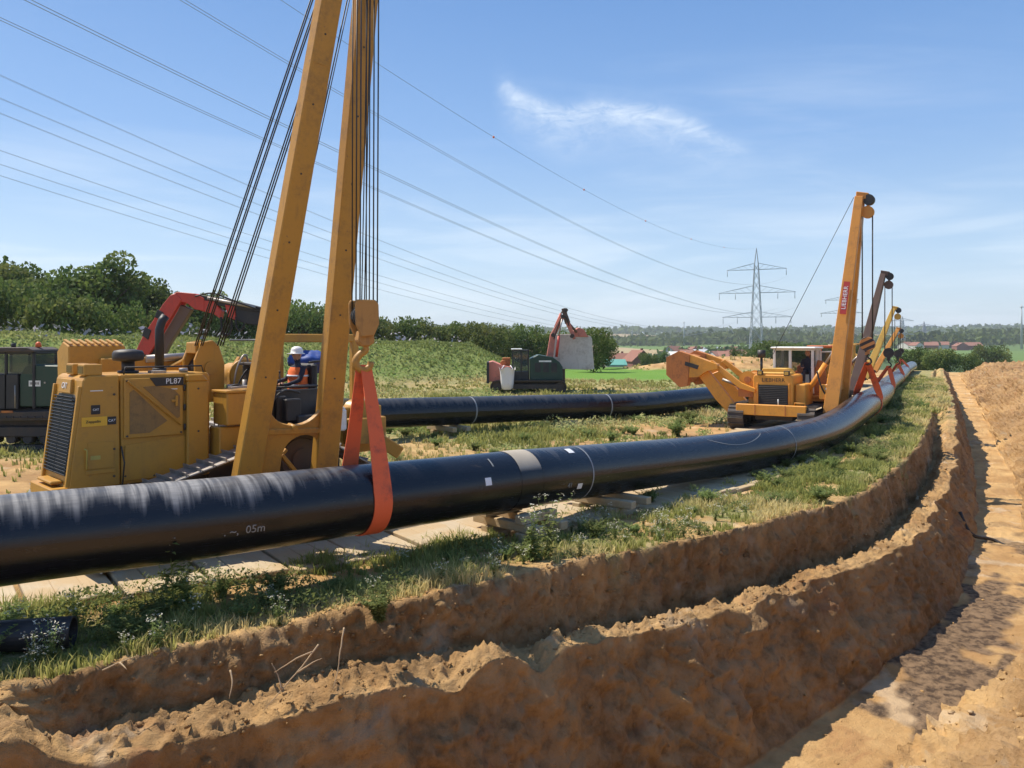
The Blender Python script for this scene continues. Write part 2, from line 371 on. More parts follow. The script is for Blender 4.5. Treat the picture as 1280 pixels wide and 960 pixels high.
def veg_mat(name, a, b_, dry, trans=0.35, rough=0.75):
    m, t, b = make_mat(name); ti = t.attr('tint'); rnd = t.new('ShaderNodeObjectInfo').outputs['Random']
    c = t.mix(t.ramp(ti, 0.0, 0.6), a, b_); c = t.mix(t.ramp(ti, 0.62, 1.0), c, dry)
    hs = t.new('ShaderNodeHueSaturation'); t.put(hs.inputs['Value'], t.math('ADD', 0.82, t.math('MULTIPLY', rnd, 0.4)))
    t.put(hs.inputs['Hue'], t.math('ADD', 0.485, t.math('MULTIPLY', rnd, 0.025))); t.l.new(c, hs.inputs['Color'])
    t.l.new(hs.outputs[0], b.inputs['Base Color']); b.inputs['Roughness'].default_value = rough; b.inputs['Specular IOR Level'].default_value = 0.25
    tr = t.new('ShaderNodeBsdfTranslucent'); t.l.new(hs.outputs[0], tr.inputs['Color']); mx = t.new('ShaderNodeMixShader'); mx.inputs[0].default_value = trans
    t.l.new(b.outputs[0], mx.inputs[1]); t.l.new(tr.outputs[0], mx.inputs[2]); t.l.new(mx.outputs[0], t.n['Material Output'].inputs[0]); return m
M['grass'] = veg_mat('grass_blades', (0.14, 0.175, 0.042), (0.34, 0.345, 0.105), (0.62, 0.51, 0.25), 0.45)
M['weed'] = veg_mat('weed_leaves', (0.12, 0.175, 0.05), (0.28, 0.34, 0.12), (0.46, 0.42, 0.20), 0.48)
M['leaf'] = veg_mat('tree_leaves', (0.05, 0.085, 0.020), (0.115, 0.168, 0.040), (0.20, 0.225, 0.065), 0.36)
M['bloom'] = paint('small_white_flowers', (0.66, 0.64, 0.50), 0.9, damt=0.1)
M['lilac'] = paint('pale_lilac_flowers', (0.34, 0.31, 0.32), 0.9, damt=0.1)

def ground_mat():
    m, t, b = make_mat('soil_and_turf'); g = t.new('ShaderNodeNewGeometry').outputs['Position']
    cls = t.attr('soil'); pale = t.attr('pale'); dark = t.attr('mud')
    s = t.new('ShaderNodeSeparateXYZ'); t.l.new(g, s.inputs[0])
    n1 = t.noise(g, 0.7, 6, 0.62); n2 = t.noise(g, 6.0, 6, 0.65); n3 = t.noise(g, 38.0, 4, 0.7); n4 = t.noise(g, 0.11, 3)
    soil = t.mix(t.ramp(n1, 0.34, 0.66), (0.20, 0.115, 0.047), (0.37, 0.230, 0.108))
    soil = t.mix(t.math('MULTIPLY', t.ramp(n2, 0.42, 0.72), 0.55), soil, (0.42, 0.265, 0.14))
    soil = t.mix(t.math('MULTIPLY', t.ramp(n2, 0.50, 0.30), 0.5), soil, (0.11, 0.055, 0.026))
    n6 = t.noise(t.mapv(g, (1, 1, 0.6)), 1.1, 5, 0.6, 0.8); n7 = t.noise(t.mapv(g, (1, 1, 1.6), (0, 0, 0), (9, 4, 2)), 0.8, 4, 0.6, 0.5)
    soil = t.mix(t.math('MULTIPLY', t.ramp(n6, 0.54, 0.68), 0.4), soil, (0.24, 0.095, 0.048)); soil = t.mix(t.math('MULTIPLY', t.ramp(n7, 0.56, 0.70), 0.55), soil, (0.33, 0.255, 0.17))
    sand = t.mix(t.ramp(n1, 0.35, 0.68), (0.50, 0.29, 0.115), (0.70, 0.46, 0.20)); sand = t.mix(t.math('MULTIPLY', n3, 0.35), sand, (0.38, 0.23, 0.10)); sand = t.mix(t.math('MULTIPLY', t.ramp(n7, 0.56, 0.68), 0.45), sand, (0.70, 0.58, 0.42)); sand = t.mix(t.math('MULTIPLY', t.ramp(n6, 0.58, 0.72), 0.4), sand, (0.36, 0.18, 0.08))
    c = t.mix(pale, soil, sand); mudc = t.mix(t.ramp(n2, 0.35, 0.62), (0.050, 0.034, 0.026), (0.24, 0.16, 0.095)); c = t.mix(dark, c, mudc)
    turf = t.mix(t.ramp(n1, 0.36, 0.62), (0.15, 0.18, 0.05), (0.34, 0.30, 0.12)); turf = t.mix(t.ramp(n2, 0.45, 0.66), turf, (0.42, 0.33, 0.18))
    c = t.mix(cls, turf, c)
    # farmland further off
    r = t.math('SQRT', t.math('ADD', t.math('MULTIPLY', s.outputs[0], s.outputs[0]), t.math('MULTIPLY', s.outputs[1], s.outputs[1])))
    vo = t.new('ShaderNodeTexVoronoi'); vo.voronoi_dimensions = '2D'; vo.inputs['Scale'].default_value = 0.0042; t.l.new(t.mapv(g, (1, 0.55, 1), (0, 0, 0.5)), vo.inputs['Vector'])
    vc = t.new('ShaderNodeSeparateColor'); t.l.new(vo.outputs['Color'], vc.inputs[0])
    farm = t.mix(t.ramp(vc.outputs[0], 0.3, 0.5), (0.055, 0.10, 0.03), (0.12, 0.20, 0.045)); farm = t.mix(t.math('GREATER_THAN', vc.outputs[1], 0.74), farm, (0.42, 0.31, 0.17))
    farm = t.mix(t.math('MULTIPLY', t.noise(g, 0.03, 4), 0.4), farm, (0.10, 0.12, 0.05))
    crop = t.mix(n4, (0.10, 0.22, 0.03), (0.16, 0.27, 0.045))
    fc = t.attr('crop'); c = t.mix(fc, c, crop); c = t.mix(t.ramp(r, 110, 170), c, farm)
    sandy = t.attr('stubble'); c = t.mix(sandy, c, (0.52, 0.38, 0.21))
    t.put(b.inputs['Base Color'], c); b.inputs['Roughness'].default_value = 0.95; b.inputs['Specular IOR Level'].default_value = 0.2
    n5 = t.noise(g, 90.0, 3, 0.7); hgt = t.math('ADD', t.math('ADD', n2, t.math('MULTIPLY', n3, 0.5)), t.math('MULTIPLY', n5, 0.2)); t.put(b.inputs['Normal'], t.bump(hgt, 1.0, 0.055)); return m
M['ground'] = ground_mat()

# ------------------------------------------------------------------ terrain
EDGE = [(-30, -9), (-20, -2.9), (-12.5, 2.2), (-5, 7.8), (-1.7, 10.2), (.9, 12.0), (5.3, 15.3), (8.8, 19.1), (15.3, 29.6), (25.8, 49), (44.8, 85), (64, 121)]
ec, es = spline(EDGE, 0.25, 5)
etan = np.gradient(ec, axis=0); etan /= np.linalg.norm(etan, axis=1)[:, None]; enor = np.stack([etan[:, 1], -etan[:, 0]], 1)

def sw(x, y):
    x = np.asarray(x, float); y = np.asarray(y, float); out_s = np.empty(x.shape); out_w = np.empty(x.shape)
    fx, fy = x.ravel(), y.ravel(); S = np.empty(len(fx)); Wd = np.empty(len(fx))
    e = ec[::2]; ss = es[::2]; nn = enor[::2]; tt = etan[::2]
    for a in range(0, len(fx), 20000):
        dx = fx[a:a + 20000, None] - e[None, :, 0]; dy = fy[a:a + 20000, None] - e[None, :, 1]
        i = np.argmin(dx * dx + dy * dy, axis=1); k = np.arange(len(i))
        S[a:a + 20000] = ss[i] + dx[k, i] * tt[i, 0] + dy[k, i] * tt[i, 1]; Wd[a:a + 20000] = dx[k, i] * nn[i, 0] + dy[k, i] * nn[i, 1]
    return S.reshape(x.shape), Wd.reshape(x.shape)
def at_sw(s, w):
    s = np.asarray(s, float); cx = np.interp(s, es, ec[:, 0]); cy = np.interp(s, es, ec[:, 1]); nx = np.interp(s, es, enor[:, 0]); ny = np.interp(s, es, enor[:, 1])
    return cx + nx * w, cy + ny * w

BA, BB = np.array([-75., 20.]), np.array([-5.5, 70.])
def berm(x, y):
    d = BB - BA; L = np.linalg.norm(d); d = d / L
    t = (x - BA[0]) * d[0] + (y - BA[1]) * d[1]; p = (x - BA[0]) * -d[1] + (y - BA[1]) * d[0]
    over = np.maximum(t - L, 0) + np.maximum(-t - 30, 0)
    h = 3.95 - 0.85 * sstep(t, 30, L) + 0.30 * fbm(x * .12, y * .12, 1.0, 3)
    return h * np.exp(-(np.abs(p) / 6.2) ** 2.6) * np.exp(-(over / 5.5) ** 2)
def field_z(x, y):
    x = np.asarray(x, float); y = np.asarray(y, float); r = np.hypot(x, y)
    z = np.interp(r, [0, 100, 150, 300, 500, 1000, 1500, 2500, 3500, 7000], [0, 0, -2.0, -8.5, -12, -7.5, -1, 17, 30, 30])
    z = z + sstep(r, 900, 2500) * 11 * fbm(x / 900, y / 900, 4.0, 3) + sstep(r, 130, 400) * 1.5 * fbm(x / 120, y / 120, 2.0, 2)
    z = z + berm(x, y)
    z = z + 1.5 * np.exp(-(((x - 25) / 9.0) ** 2 + ((y - 92) / 6) ** 2) ** 1.3)
    near = sstep(r, 140, 60)
    z = z + near * (0.035 * fbm(x * 1.1, y * 1.1, 3.0, 3) + 0.05 * fbm(x * .25, y * .25, 8.0, 2))
    return z

def ground_attrs(x, y, w=None, soil=None):
    n = fbm(x * .35, y * .35, 2.0, 4); n2 = fbm(x * 1.7, y * 1.7, 5.0, 3)
    road = sstep(w, -8.4, -6.6) * sstep(w, -1.3, -2.1) if w is not None else 0 * x
    patch = sstep(n + 0.5 * n2, -0.02, 0.25) * 0.75 * (1 - 0.6 * sstep(np.hypot(x, y), 25, 60))
    so = np.clip(road * 0.9 + patch, 0, 1)
    r = np.hypot(x, y)
    # bare sandy ground in front of the counterweight and left of the first machine
    for cx, cy, rx, ry in ((8.0, 30, 5.0, 2.6), (-12.6, 20.0, 4.2, 3.2), (-8.6, 12.8, 2.6, 1.8), (4.5, 26, 3.5, 1.6)):
        so = np.maximum(so, sstep(((x - cx) / rx) ** 2 + ((y - cy) / ry) ** 2 + 0.5 * n2, 1.2, 0.7))
    heap = np.exp(-(((x - 25) / 9.0) ** 2 + ((y - 92) / 6) ** 2) ** 1.3)
    so = np.maximum(so, sstep(heap, 0.08, 0.3)) * sstep(berm(x, y), 0.8, 0.2)
    crop = sstep(r, 62, 72) * sstep(x / np.maximum(y, 1), -0.02, 0.02) * (y > 0) * (heap < .1) * sstep(w if w is not None else -50 + 0 * x, -14, -22)
    pale = 0.45 + 0.5 * sstep(n2 + n, -0.3, 0.5)
    stub = sstep(r, 190, 200) * sstep(r, 330, 320) * sstep(x / np.maximum(y, 1), .585, .6) * sstep(x / np.maximum(y, 1), .9, .85) * (y > 0)
    crop = np.maximum(crop, .55 * sstep(berm(x, y), .25, .9))
    return dict(soil=so, pale=pale, mud=0 * x, crop=crop, stubble=stub)

def build_corridor():
    # sample positions along the trench: finer near the camera
    s = [0.0]
    while s[-1] < es[-1] - 0.5:
        cx, cy = at_sw(s[-1], 0); d = math.hypot(cx, cy); s.append(s[-1] + (float(np.clip(d * 0.0036, 0.034, 0.7)) if cy > 4 else 0.25))
    s = np.array(s); n = len(s)
    ex, ey = at_sw(s, 0 * s); D = np.hypot(ex, ey)
    bank = 0.58 + 0.30 * sstep(ex, -1.5, 2.5) + 0.10 * fbm(s * .5, 3.3, 0, 2) 
    bank = bank * (1 - 0.75 * sstep(ex, -4.5, -5.05)) * (1 - .94 * sstep(ex, 14, 22))
    e1 = 0.13 * fbm(s * 1.1, 1.0, 0, 3) + 0.05 * fbm(s * 5, 2.0, 0, 2)
    e2 = 0.16 * fbm(s * .9, 6.0, 0, 3) + 0.07 * fbm(s * 4, 7.0, 0, 2)
    crest = -bank + 0.10 * fbm(s * 1.3, 9.0, 0, 3)
    # the bench is broken by a notch and an earlier slump
    for c0, dp, wd in ((-0.2, .30, .22), (-1.3, .22, .3), (5.6, .12, .3), (3.2, .15, .25)):
        crest = crest - dp * np.exp(-((ex - c0) / wd) ** 2)
    wf = 3.25 - 0.25 * sstep(ex, 6, 14) + 0.22 * fbm(s * .35, 12.0, 0, 3)
    dn = sstep(ex, 7.5, 1.5); fl = -2.32 - 0.48 * dn + 1.0 * sstep(ex, 16, 34)
    zc = 1.15 - 0.75 * sstep(s, 40, 90) + 0.25 * fbm(s * .2, 15.0, 0, 3)
    up = wf + (zc - fl) / 0.80
    segs = [(-2.0, e1 * 0.7, 18), (None, e1 + .20, 16), (None, 0.98 + e2, 26), (None, 1.66 + 0.16 * dn + 0.6 * e2, 56), (None, wf, 26), (None, up, 84), (None, np.maximum(up + 1.5, 10.8), 34), (None, 14.9 + 0 * s, 14)]
    chan = 0.24 * sstep(ex, -2.0, 0.5)
    zs = [0 * s, 0 * s, -bank - chan, crest, fl, fl, zc, zc + .2, -0.05 + 0 * s]
    amps = [0.015, 0.075, 0.035, 0.10, 0.03, 0.07, 0.09, 0.05]
    cols = []
    wprev = -2.0 + 0 * s
    for k, (_, wn, cnt) in enumerate(segs):
        wn = wn + 0 * s; z0, z1 = zs[k], zs[k + 1]
        last = (k == len(segs) - 1); tt = np.linspace(0, 1, cnt + (1 if last else 0), endpoint=last)
        for t in tt:
            if k == 1: te = t; ze = t ** 0.8
            elif k == 2: te = t; ze = float(sstep(t, 0.12, 0.62))
            elif k == 3: te = t ** 1.25; ze = t
            elif k == 5: te = t; ze = t ** 1.35
            else: te = t; ze = t
            w = wprev * (1 - te) + wn * te; z = z0 * (1 - ze) + z1 * ze
            if k == 2: z = z + 0.05 * math.sin(math.pi * t)
            # blend the noise strength across joins
            a0 = amps[k]; ap = amps[max(k - 1, 0)]; an = amps[min(k + 1, 7)]
            am = a0 * 1.0 if 0.2 < t < 0.8 else (a0 + (ap - a0) * (0.2 - t) / 0.4 if t <= 0.2 else a0 + (an - a0) * (t - 0.8) / 0.4)
            # outward direction (towards the trench for faces, up for flats)
            nw, nz = {0: (0, 1), 1: (.94, .34), 2: (0, 1), 3: (.93, .37), 4: (0, 1), 5: (-.67, .74), 6: (0, 1), 7: (.3, .95)}[k]
            cols.append((w, z, am, nw, nz, k, t))
        wprev = wn
    m = len(cols)
    Wm = np.stack([c[0] for c in cols], 1); Z = np.stack([c[1] for c in cols], 1)
    A = np.array([c[2] for c in cols])[None]; NW = np.array([c[3] for c in cols])[None]; NZ = np.array([c[4] for c in cols])[None]
    K = np.array([c[5] for c in cols])[None] + 0 * Z; T = np.array([c[6] for c in cols])[None] + 0 * Z
    # smooth the direction field a little
    for _ in range(4):
        NW[:, 1:-1] = (NW[:, :-2] + NW[:, 1:-1] * 2 + NW[:, 2:]) / 4; NZ[:, 1:-1] = (NZ[:, :-2] + NZ[:, 1:-1] * 2 + NZ[:, 2:]) / 4
        A[:, 1:-1] = (A[:, :-2] + A[:, 1:-1] * 2 + A[:, 2:]) / 4
    S = s[:, None] + 0 * Z
    n1 = fbm(S * 1.3, Wm * 1.3, Z * 1.3, 3); n2 = fbm(S * 4.3, Wm * 4.3, Z * 4.3, 3); n3 = fbm(S * 13, Wm * 13, Z * 13, 2)
    rid = 1 - np.abs(fbm(S * 2.6 + 5, Wm * 2.6, Z * 2.6, 3)) * 2.4
    gou = fbm(S * 2.2 + Z * .5, 4.4, Z * .55, 3)          # bucket gouges running down the wall
    isw = ((K == 3) | (K == 1)).astype(float); isl = ((K == 5) | (K == 6)).astype(float)
    clod = np.maximum(0, fbm(S * 6 + 9, Wm * 6, Z * 6, 2) - 0.05)
    clod2 = np.maximum(0, fbm(S * 12 + 3, Wm * 12, Z * 12, 2) - 0.08)
    disp = A * (1.1 * n1 + 0.55 * n2 + 0.30 * n3) + isw * A * (1.2 * gou + 0.5 * rid * (n1 > -.2)) + isl * (A * 0.35 * rid + clod * .16 + clod2 * .10) + (K == 2) * (clod * .10 + clod2 * .16) + (K == 4) * (clod * .02 + clod2 * .02) + (K == 3) * clod2 * .05 + (K == 1) * (clod2 * .10 + clod * .07 * sstep(T, .7, .1))
    # a crumbled lip on the field edge
    disp = disp + (K <= 1) * np.exp(-((Wm - e1[:, None]) / .16) ** 2) * 0.05 * (0.6 + n3 * 2 + n2)
    crease = np.abs(fbm(S * 5.5 + 31, Wm * 5.5, Z * 5.5, 3)); crease2 = np.abs(fbm(S * 2.1 + 77, Wm * 2.1, Z * 1.5, 2))
    teeth = np.sin(S * 34 + Z * 9 + 3 * n1) * sstep(fbm(S * .8, Z * 1.2, 44.0, 2), .12, .4)
    slab = np.floor((Z * .8 + S * .35 + .6 * n1) * 3.0); slab = _hash(slab, np.floor(S * 1.6 + n2), np.floor(Z * 2.2 + n1)) 
    disp = disp + (K == 3) * sstep(T, 0, .12) * sstep(T, 1.0, .85) * (crease * .09 + crease2 * .26 - .09 + teeth * .017 + slab * .030) + (K == 1) * (crease * .10 - .03 + slab * .015)
    disp = disp + ((K == 5) | (K == 6) | (K == 2)) * (crease * .12 + ((K == 5) | (K == 6)) * crease2 * .26 - .06)
    gq = fbm(S * 1.15 + Z * 1.5, Z * .42 + 3, 61.0, 3); gsh = np.clip(1 - np.abs(gq) * 7, 0, 1) ** 1.6 * sstep(fbm(S * .5, Z * .4, 71.0, 2), -.15, .25)
    disp = disp + (K == 3) * sstep(T, .04, .2) * sstep(T, 1.0, .8) * gsh * .075 + (K == 1) * gsh * .03
    far = np.clip(D / 60, 0, 1)[:, None]
    disp = disp * np.where(K <= 3, 1 - 0.55 * far, 1 + 1.2 * far)
    Wd = Wm + NW * disp; Zd = Z + NZ * disp
    X, Y = at_sw(S, Wd)
    # ease into the open field on the left and at the ends
    fz = field_z(X, Y); k0 = sstep(Wm, 0.15, -0.05); Zd = Zd + fz * np.maximum(k0, sstep(Wm, 12, 14.9))
    endf = sstep(S, es[-1] - 30, es[-1] - 10); Zd = Zd * (1 - endf) + fz * endf
    ga = ground_attrs(X, Y, np.minimum(Wm, 0))
    q1 = fbm(S * .45, Wm * .9, 3.0, 4); q2 = fbm(S * 2.2, Wm * 2.2, 6.0, 3)
    soil = np.maximum(ga['soil'], sstep(Wm + .30 * q2 + .15 * q1, -0.30, -0.05))
    soil = soil * (1 - .8 * (K <= 2) * sstep(X, 17, 23) * sstep(q2, .25, -.1)); grassright = (K == 7) * sstep(T, .55, 1); soil = soil * (1 - grassright * .8)
    pale = np.where(K == 0, np.maximum(ga['pale'], 0.8 * sstep(q2, -.2, .4) * sstep(Wm, -.8, -.3)), 0.0)
    pale = np.where(K == 1, 0.10 + 0.25 * sstep(q2, .1, .5), pale)
    pale = np.where(K == 1, np.maximum(pale, .9 * sstep(ex, -4.5, -5.0)[:, None]), pale)
    pale = np.where(K == 2, 0.34 + 0.42 * sstep(q2, -.2, .5), pale)
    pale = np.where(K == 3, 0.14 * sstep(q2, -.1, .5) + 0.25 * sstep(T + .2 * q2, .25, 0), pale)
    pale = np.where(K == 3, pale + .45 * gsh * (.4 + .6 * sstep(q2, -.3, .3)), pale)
    pale = np.where(K == 4, 0.75 + .35 * q1, pale)
    nearw = sstep(S, 46, 30)
    pale = np.where(K == 5, 0.08 + 0.72 * nearw + .6 * q1 + .35 * sstep(T, .25, 0), pale); pale = np.where(K >= 6, 0.05 + .65 * nearw + .5 * q1, pale)
    mud = np.where((K == 4), sstep(q1 * 1.1 + .6 * q2 + .62 * np.exp(-((X - 7.7) / 1.9) ** 2) + .15 * np.exp(-((X - 11) / 1.5) ** 2), 0.22, 0.48) * .95 * sstep(S, 62, 50), 0.0)
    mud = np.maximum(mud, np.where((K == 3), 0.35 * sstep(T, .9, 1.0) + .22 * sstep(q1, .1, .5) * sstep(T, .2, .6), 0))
    idx = np.arange(n * m).reshape(n, m)
    Fq = np.stack([idx[:-1, :-1], idx[:-1, 1:], idx[1:, 1:], idx[1:, :-1]], -1).reshape(-1, 4)[:, ::-1]
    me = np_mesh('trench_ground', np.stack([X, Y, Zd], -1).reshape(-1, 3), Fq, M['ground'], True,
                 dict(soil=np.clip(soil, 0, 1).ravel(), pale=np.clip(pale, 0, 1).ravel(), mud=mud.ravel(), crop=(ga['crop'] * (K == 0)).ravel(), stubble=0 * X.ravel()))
    # make sure faces look up
    if me.polygons[len(me.polygons) // 2].normal.z < 0: me.flip_normals()
    tag(link('trench_ground', me), 'sandy trench with a bench, steep brown wall and spoil slope', kind='structure')
    return dict(s=s, e1=e1, bank=bank, crest=crest, wf=wf, X=X, Y=Y, Z=Zd, K=K, W=Wm)
CORR = build_corridor()

def build_land():
    th = np.r_[np.linspace(-180, -46, 50, endpoint=False), np.linspace(-46, 46, 420, endpoint=False), np.linspace(46, 180, 51)]
    th = np.radians(th); r = [0.8]
    while r[-1] < 9000: r.append(r[-1] * (1.018 if r[-1] < 400 else 1.04) + 0.02)
    r = np.array(r); X = np.sin(th)[None] * r[:, None]; Y = np.cos(th)[None] * r[:, None]
    S, Wd = sw(X, Y); Z = field_z(X, Y)
    inside = (Wd > -1.8) & (Wd < 14.6) & (S > 0.3) & (S < es[-1] - 1.5) & (r[:, None] < 250)
    nearc = (Wd > -3.0) & (Wd < 16) & (r[:, None] < 250); Z = Z - 0.035 * nearc
    ga = ground_attrs(X, Y, np.where(Wd > 0, 0 * Wd - 30, Wd))
    n, m = X.shape; idx = np.arange(n * m).reshape(n, m)
    Fq = np.stack([idx[:-1, :-1], idx[:-1, 1:], idx[1:, 1:], idx[1:, :-1]], -1).reshape(-1, 4)
    keep = ~inside.ravel()[Fq].all(1)
    me = np_mesh('field', np.stack([X, Y, Z], -1).reshape(-1, 3), Fq[keep], M['ground'], True, {k: np.clip(v, 0, 1).ravel() for k, v in ga.items()})
    if me.polygons[100].normal.z < 0: me.flip_normals()
    tag(link('field', me), 'open field and farmland running to distant hills', kind='structure')
build_land()

# ------------------------------------------------------------------ pipelines
PR = 0.508
def sweep(c, s, s0, s1, r, par, name, mat, label=None, n=40, org=(0, 0, 0), step=0.2, hollow=False):
    ss = np.linspace(s0, s1, max(2, int((s1 - s0) / step) + 1)); p = np.stack([np.interp(ss, s, c[:, k]) for k in range(3)], 1)
    eps = 0.3; t = np.stack([np.interp(np.clip(ss + eps, 0, s[-1]), s, c[:, k]) - np.interp(np.clip(ss - eps, 0, s[-1]), s, c[:, k]) for k in range(3)], 1)
    t /= np.linalg.norm(t, axis=1)[:, None]; sd = np.cross(t, [0, 0, 1]); sd /= np.linalg.norm(sd, axis=1)[:, None]; up = np.cross(sd, t)
    a = np.linspace(0, 2 * math.pi, n + 1)      # seam duplicated so 'around' stays continuous; 0.25 = top
    V = p[:, None] + r * (np.cos(a)[None, :, None] * sd[:, None] + np.sin(a)[None, :, None] * up[:, None]) - np.array(org)
    m = n + 1; idx = np.arange(len(ss) * m).reshape(len(ss), m)
    Fq = np.stack([idx[:-1, :-1], idx[:-1, 1:], idx[1:, 1:], idx[1:, :-1]], -1).reshape(-1, 4)
    al = np.repeat(ss, m); an = np.tile(a / (2 * math.pi), len(ss))
    me = np_mesh(name, V.reshape(-1, 3), Fq, mat, True, dict(along=al, around=an))
    o = link(name, me, par)
    if label: o['label'] = label
    return o
def s_at_px(c, s, px):
    q = 640 + F * c[:, 0] / np.maximum(c[:, 1], .1); ok = c[:, 1] > 1.5
    return float(s[ok][np.argmin(np.abs(q[ok] - px))])

P1 = [(-17, -.5, 1.1), (-11.5, 4.3, 1.12), (-8.4, 6.9, 1.14), (-5.76, 9.05, 1.14), (-4.2, 10.15, 1.10), (-2.75, 11.35, 1.07), (-1.92, 12.1, 1.04), (-1.0, 12.95, 1.0), (0, 13.9, .97), (.9, 14.9, .90), (2.0, 16.2, .8), (4.07, 18.5, .64), (5.6, 20.1, .57), (7.45, 22, .55), (10.0, 25.2, .58), (13.3, 30.3, .90), (18, 39, .75), (23, 49, .62), (30.3, 62.5, .6), (37.4, 76, .58), (44, 88, .55)]
p1c, p1s = spline(P1, 0.1, 2)
root = empty('pipeline', Vector(p1c[0]), label='long black coated steel pipe slung along the trench edge', cat='pipeline')
org = p1c[0]
cuts = [0] + [s_at_px(p1c, p1s, q) for q in (600, 714, 972)]
cuts = sorted(cuts + [cuts[-1] + 13, cuts[-1] + 26, cuts[-1] + 39, cuts[1] - 12.5]) + [p1s[-1]]
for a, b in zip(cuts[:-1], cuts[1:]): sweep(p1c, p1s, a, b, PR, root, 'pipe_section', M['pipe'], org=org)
for q in [c_ for c_ in cuts[1:-1] if abs(c_ - s_at_px(p1c, p1s, 600)) > .5]:
    sweep(p1c, p1s, q - .018, q + .018, PR + .004, root, 'joint_line', M['ring'], org=org, step=.03)
q = s_at_px(p1c, p1s, 638)
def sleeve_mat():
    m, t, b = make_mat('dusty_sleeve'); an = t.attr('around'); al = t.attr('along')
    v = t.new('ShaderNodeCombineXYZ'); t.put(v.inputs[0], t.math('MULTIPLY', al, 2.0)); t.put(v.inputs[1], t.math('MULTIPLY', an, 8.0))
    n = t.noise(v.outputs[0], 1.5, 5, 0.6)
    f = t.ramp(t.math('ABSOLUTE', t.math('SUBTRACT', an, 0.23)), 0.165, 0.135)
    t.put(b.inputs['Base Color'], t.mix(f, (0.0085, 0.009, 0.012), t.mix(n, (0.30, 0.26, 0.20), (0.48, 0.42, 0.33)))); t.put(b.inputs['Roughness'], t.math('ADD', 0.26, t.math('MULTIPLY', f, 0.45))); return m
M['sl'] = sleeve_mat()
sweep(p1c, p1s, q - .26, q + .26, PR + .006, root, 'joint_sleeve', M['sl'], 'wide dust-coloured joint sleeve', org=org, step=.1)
sweep(p1c, p1s, q + .27, q + .46, PR + .004, root, 'joint_sleeve', M['pipe'], org=org, step=.1)
def on_pipe(c, s, sv, ang):      # ang 0 = side facing the trench, 90 = top
    p = np.array([np.interp(sv, s, c[:, k]) for k in range(3)]); t = np.array([np.interp(sv + .3, s, c[:, k]) - np.interp(sv - .3, s, c[:, k]) for k in range(3)])
    t = Vector(t).normalized(); sd = t.cross(Vector((0, 0, 1))).normalized(); up = sd.cross(t)
    n = sd * math.cos(R(ang)) + up * math.sin(R(ang)); return Vector(p), t, n, sd, up
def patch_on_pipe(name, sv, a0, a1, L, mat, label):
    mb = MB(); g = []
    for i in range(5):
        for j in range(2):
            p, t, n, sd, up = on_pipe(p1c, p1s, sv + (j - .5) * L, a0 + (a1 - a0) * i / 4); g.append(p + n * (PR + .006) - Vector(org))
    mb.add(g, [(2 * i, 2 * i + 1, 2 * i + 3, 2 * i + 2) for i in range(4)], smooth=True); mb.build(name, mat, root, label=label)
patch_on_pipe('sticker', s_at_px(p1c, p1s, 583), 8, 22, .13, M['sticker'], 'white sticker left of the joint')
patch_on_pipe('sticker', s_at_px(p1c, p1s, 698), 56, 72, .17, M['sticker'], 'white sticker near the pipe top')
patch_on_pipe('sticker', s_at_px(p1c, p1s, 699), -24, -12, .14, M['sticker'], 'white sticker low on the pipe')
sweep(p1c, p1s, cuts[1] - .6, cuts[1] - .5, PR + .003, root, 'joint_line', M['pipe'], org=org, step=.05)
patch_on_pipe('chalk_dash', s_at_px(p1c, p1s, 596), 42, 62, .03, M['chalk'], 'short pale dash above the joint')

def text_mesh(txt, size, mat, extrude=0.004, align='CENTER'):
    cu = bpy.data.curves.new('lettering', 'FONT'); cu.body = txt; cu.size = size; cu.extrude = extrude; cu.align_x = align; cu.align_y = 'CENTER'; cu.resolution_u = 3
    ob = bpy.data.objects.new('tmp_text', cu); COL.objects.link(ob); dg = bpy.context.evaluated_depsgraph_get(); dg.update()
    me = bpy.data.meshes.new_from_object(ob.evaluated_get(dg)); bpy.data.objects.remove(ob); me.name = 'lettering'; me.materials.clear(); me.materials.append(mat); return me
def put_text(name, txt, size, mat, loc, xdir, ydir, parent, bold=0.0, align='CENTER', bend=None):
    me = text_mesh(txt, size, mat, 0.003, align); X = Vector(xdir).normalized(); Y = Vector(ydir).normalized(); Z = X.cross(Y).normalized()
    if bend is None: me.transform(Matrix(((X.x, Y.x, Z.x, loc[0]), (X.y, Y.y, Z.y, loc[1]), (X.z, Y.z, Z.z, loc[2]), (0, 0, 0, 1))))
    else:
        for v in me.vertices: v.co = bend(v.co)
    o = link(name, me, parent); return o
def bendfn(sv, ang):
    def f(co):
        p, t, n, sd, up = on_pipe(p1c, p1s, sv + co.x, ang + math.degrees(co.y / PR)); return p + n * (PR + .004 + co.z) - Vector(org)
    return f
put_text('chalk_writing', '. ~,  05m', .145, M['chalk'], None, (1, 0, 0), (0, 0, 1), root, bend=bendfn(s_at_px(p1c, p1s, 292), -12))
put_text('chalk_writing', '41', .13, M['chalk'], None, (1, 0, 0), (0, 0, 1), root, bend=bendfn(s_at_px(p1c, p1s, 684), -14))
# chalk arc
mb = MB(); g = []
for i in range(40):
    u = i / 39; sv = s_at_px(p1c, p1s, 872) + u * 2.6; an = 62 - 30 * math.sin(math.pi * u) ** .7
    for k in (0, 1):
        p, t, n, sd, up = on_pipe(p1c, p1s, sv, an + k * 2.0); g.append(p + n * (PR + .005) - Vector(org))
mb.add(g, [(2 * i, 2 * i + 1, 2 * i + 3, 2 * i + 2) for i in range(39)], smooth=True); mb.build('chalk_arc', M['chalk'], root)

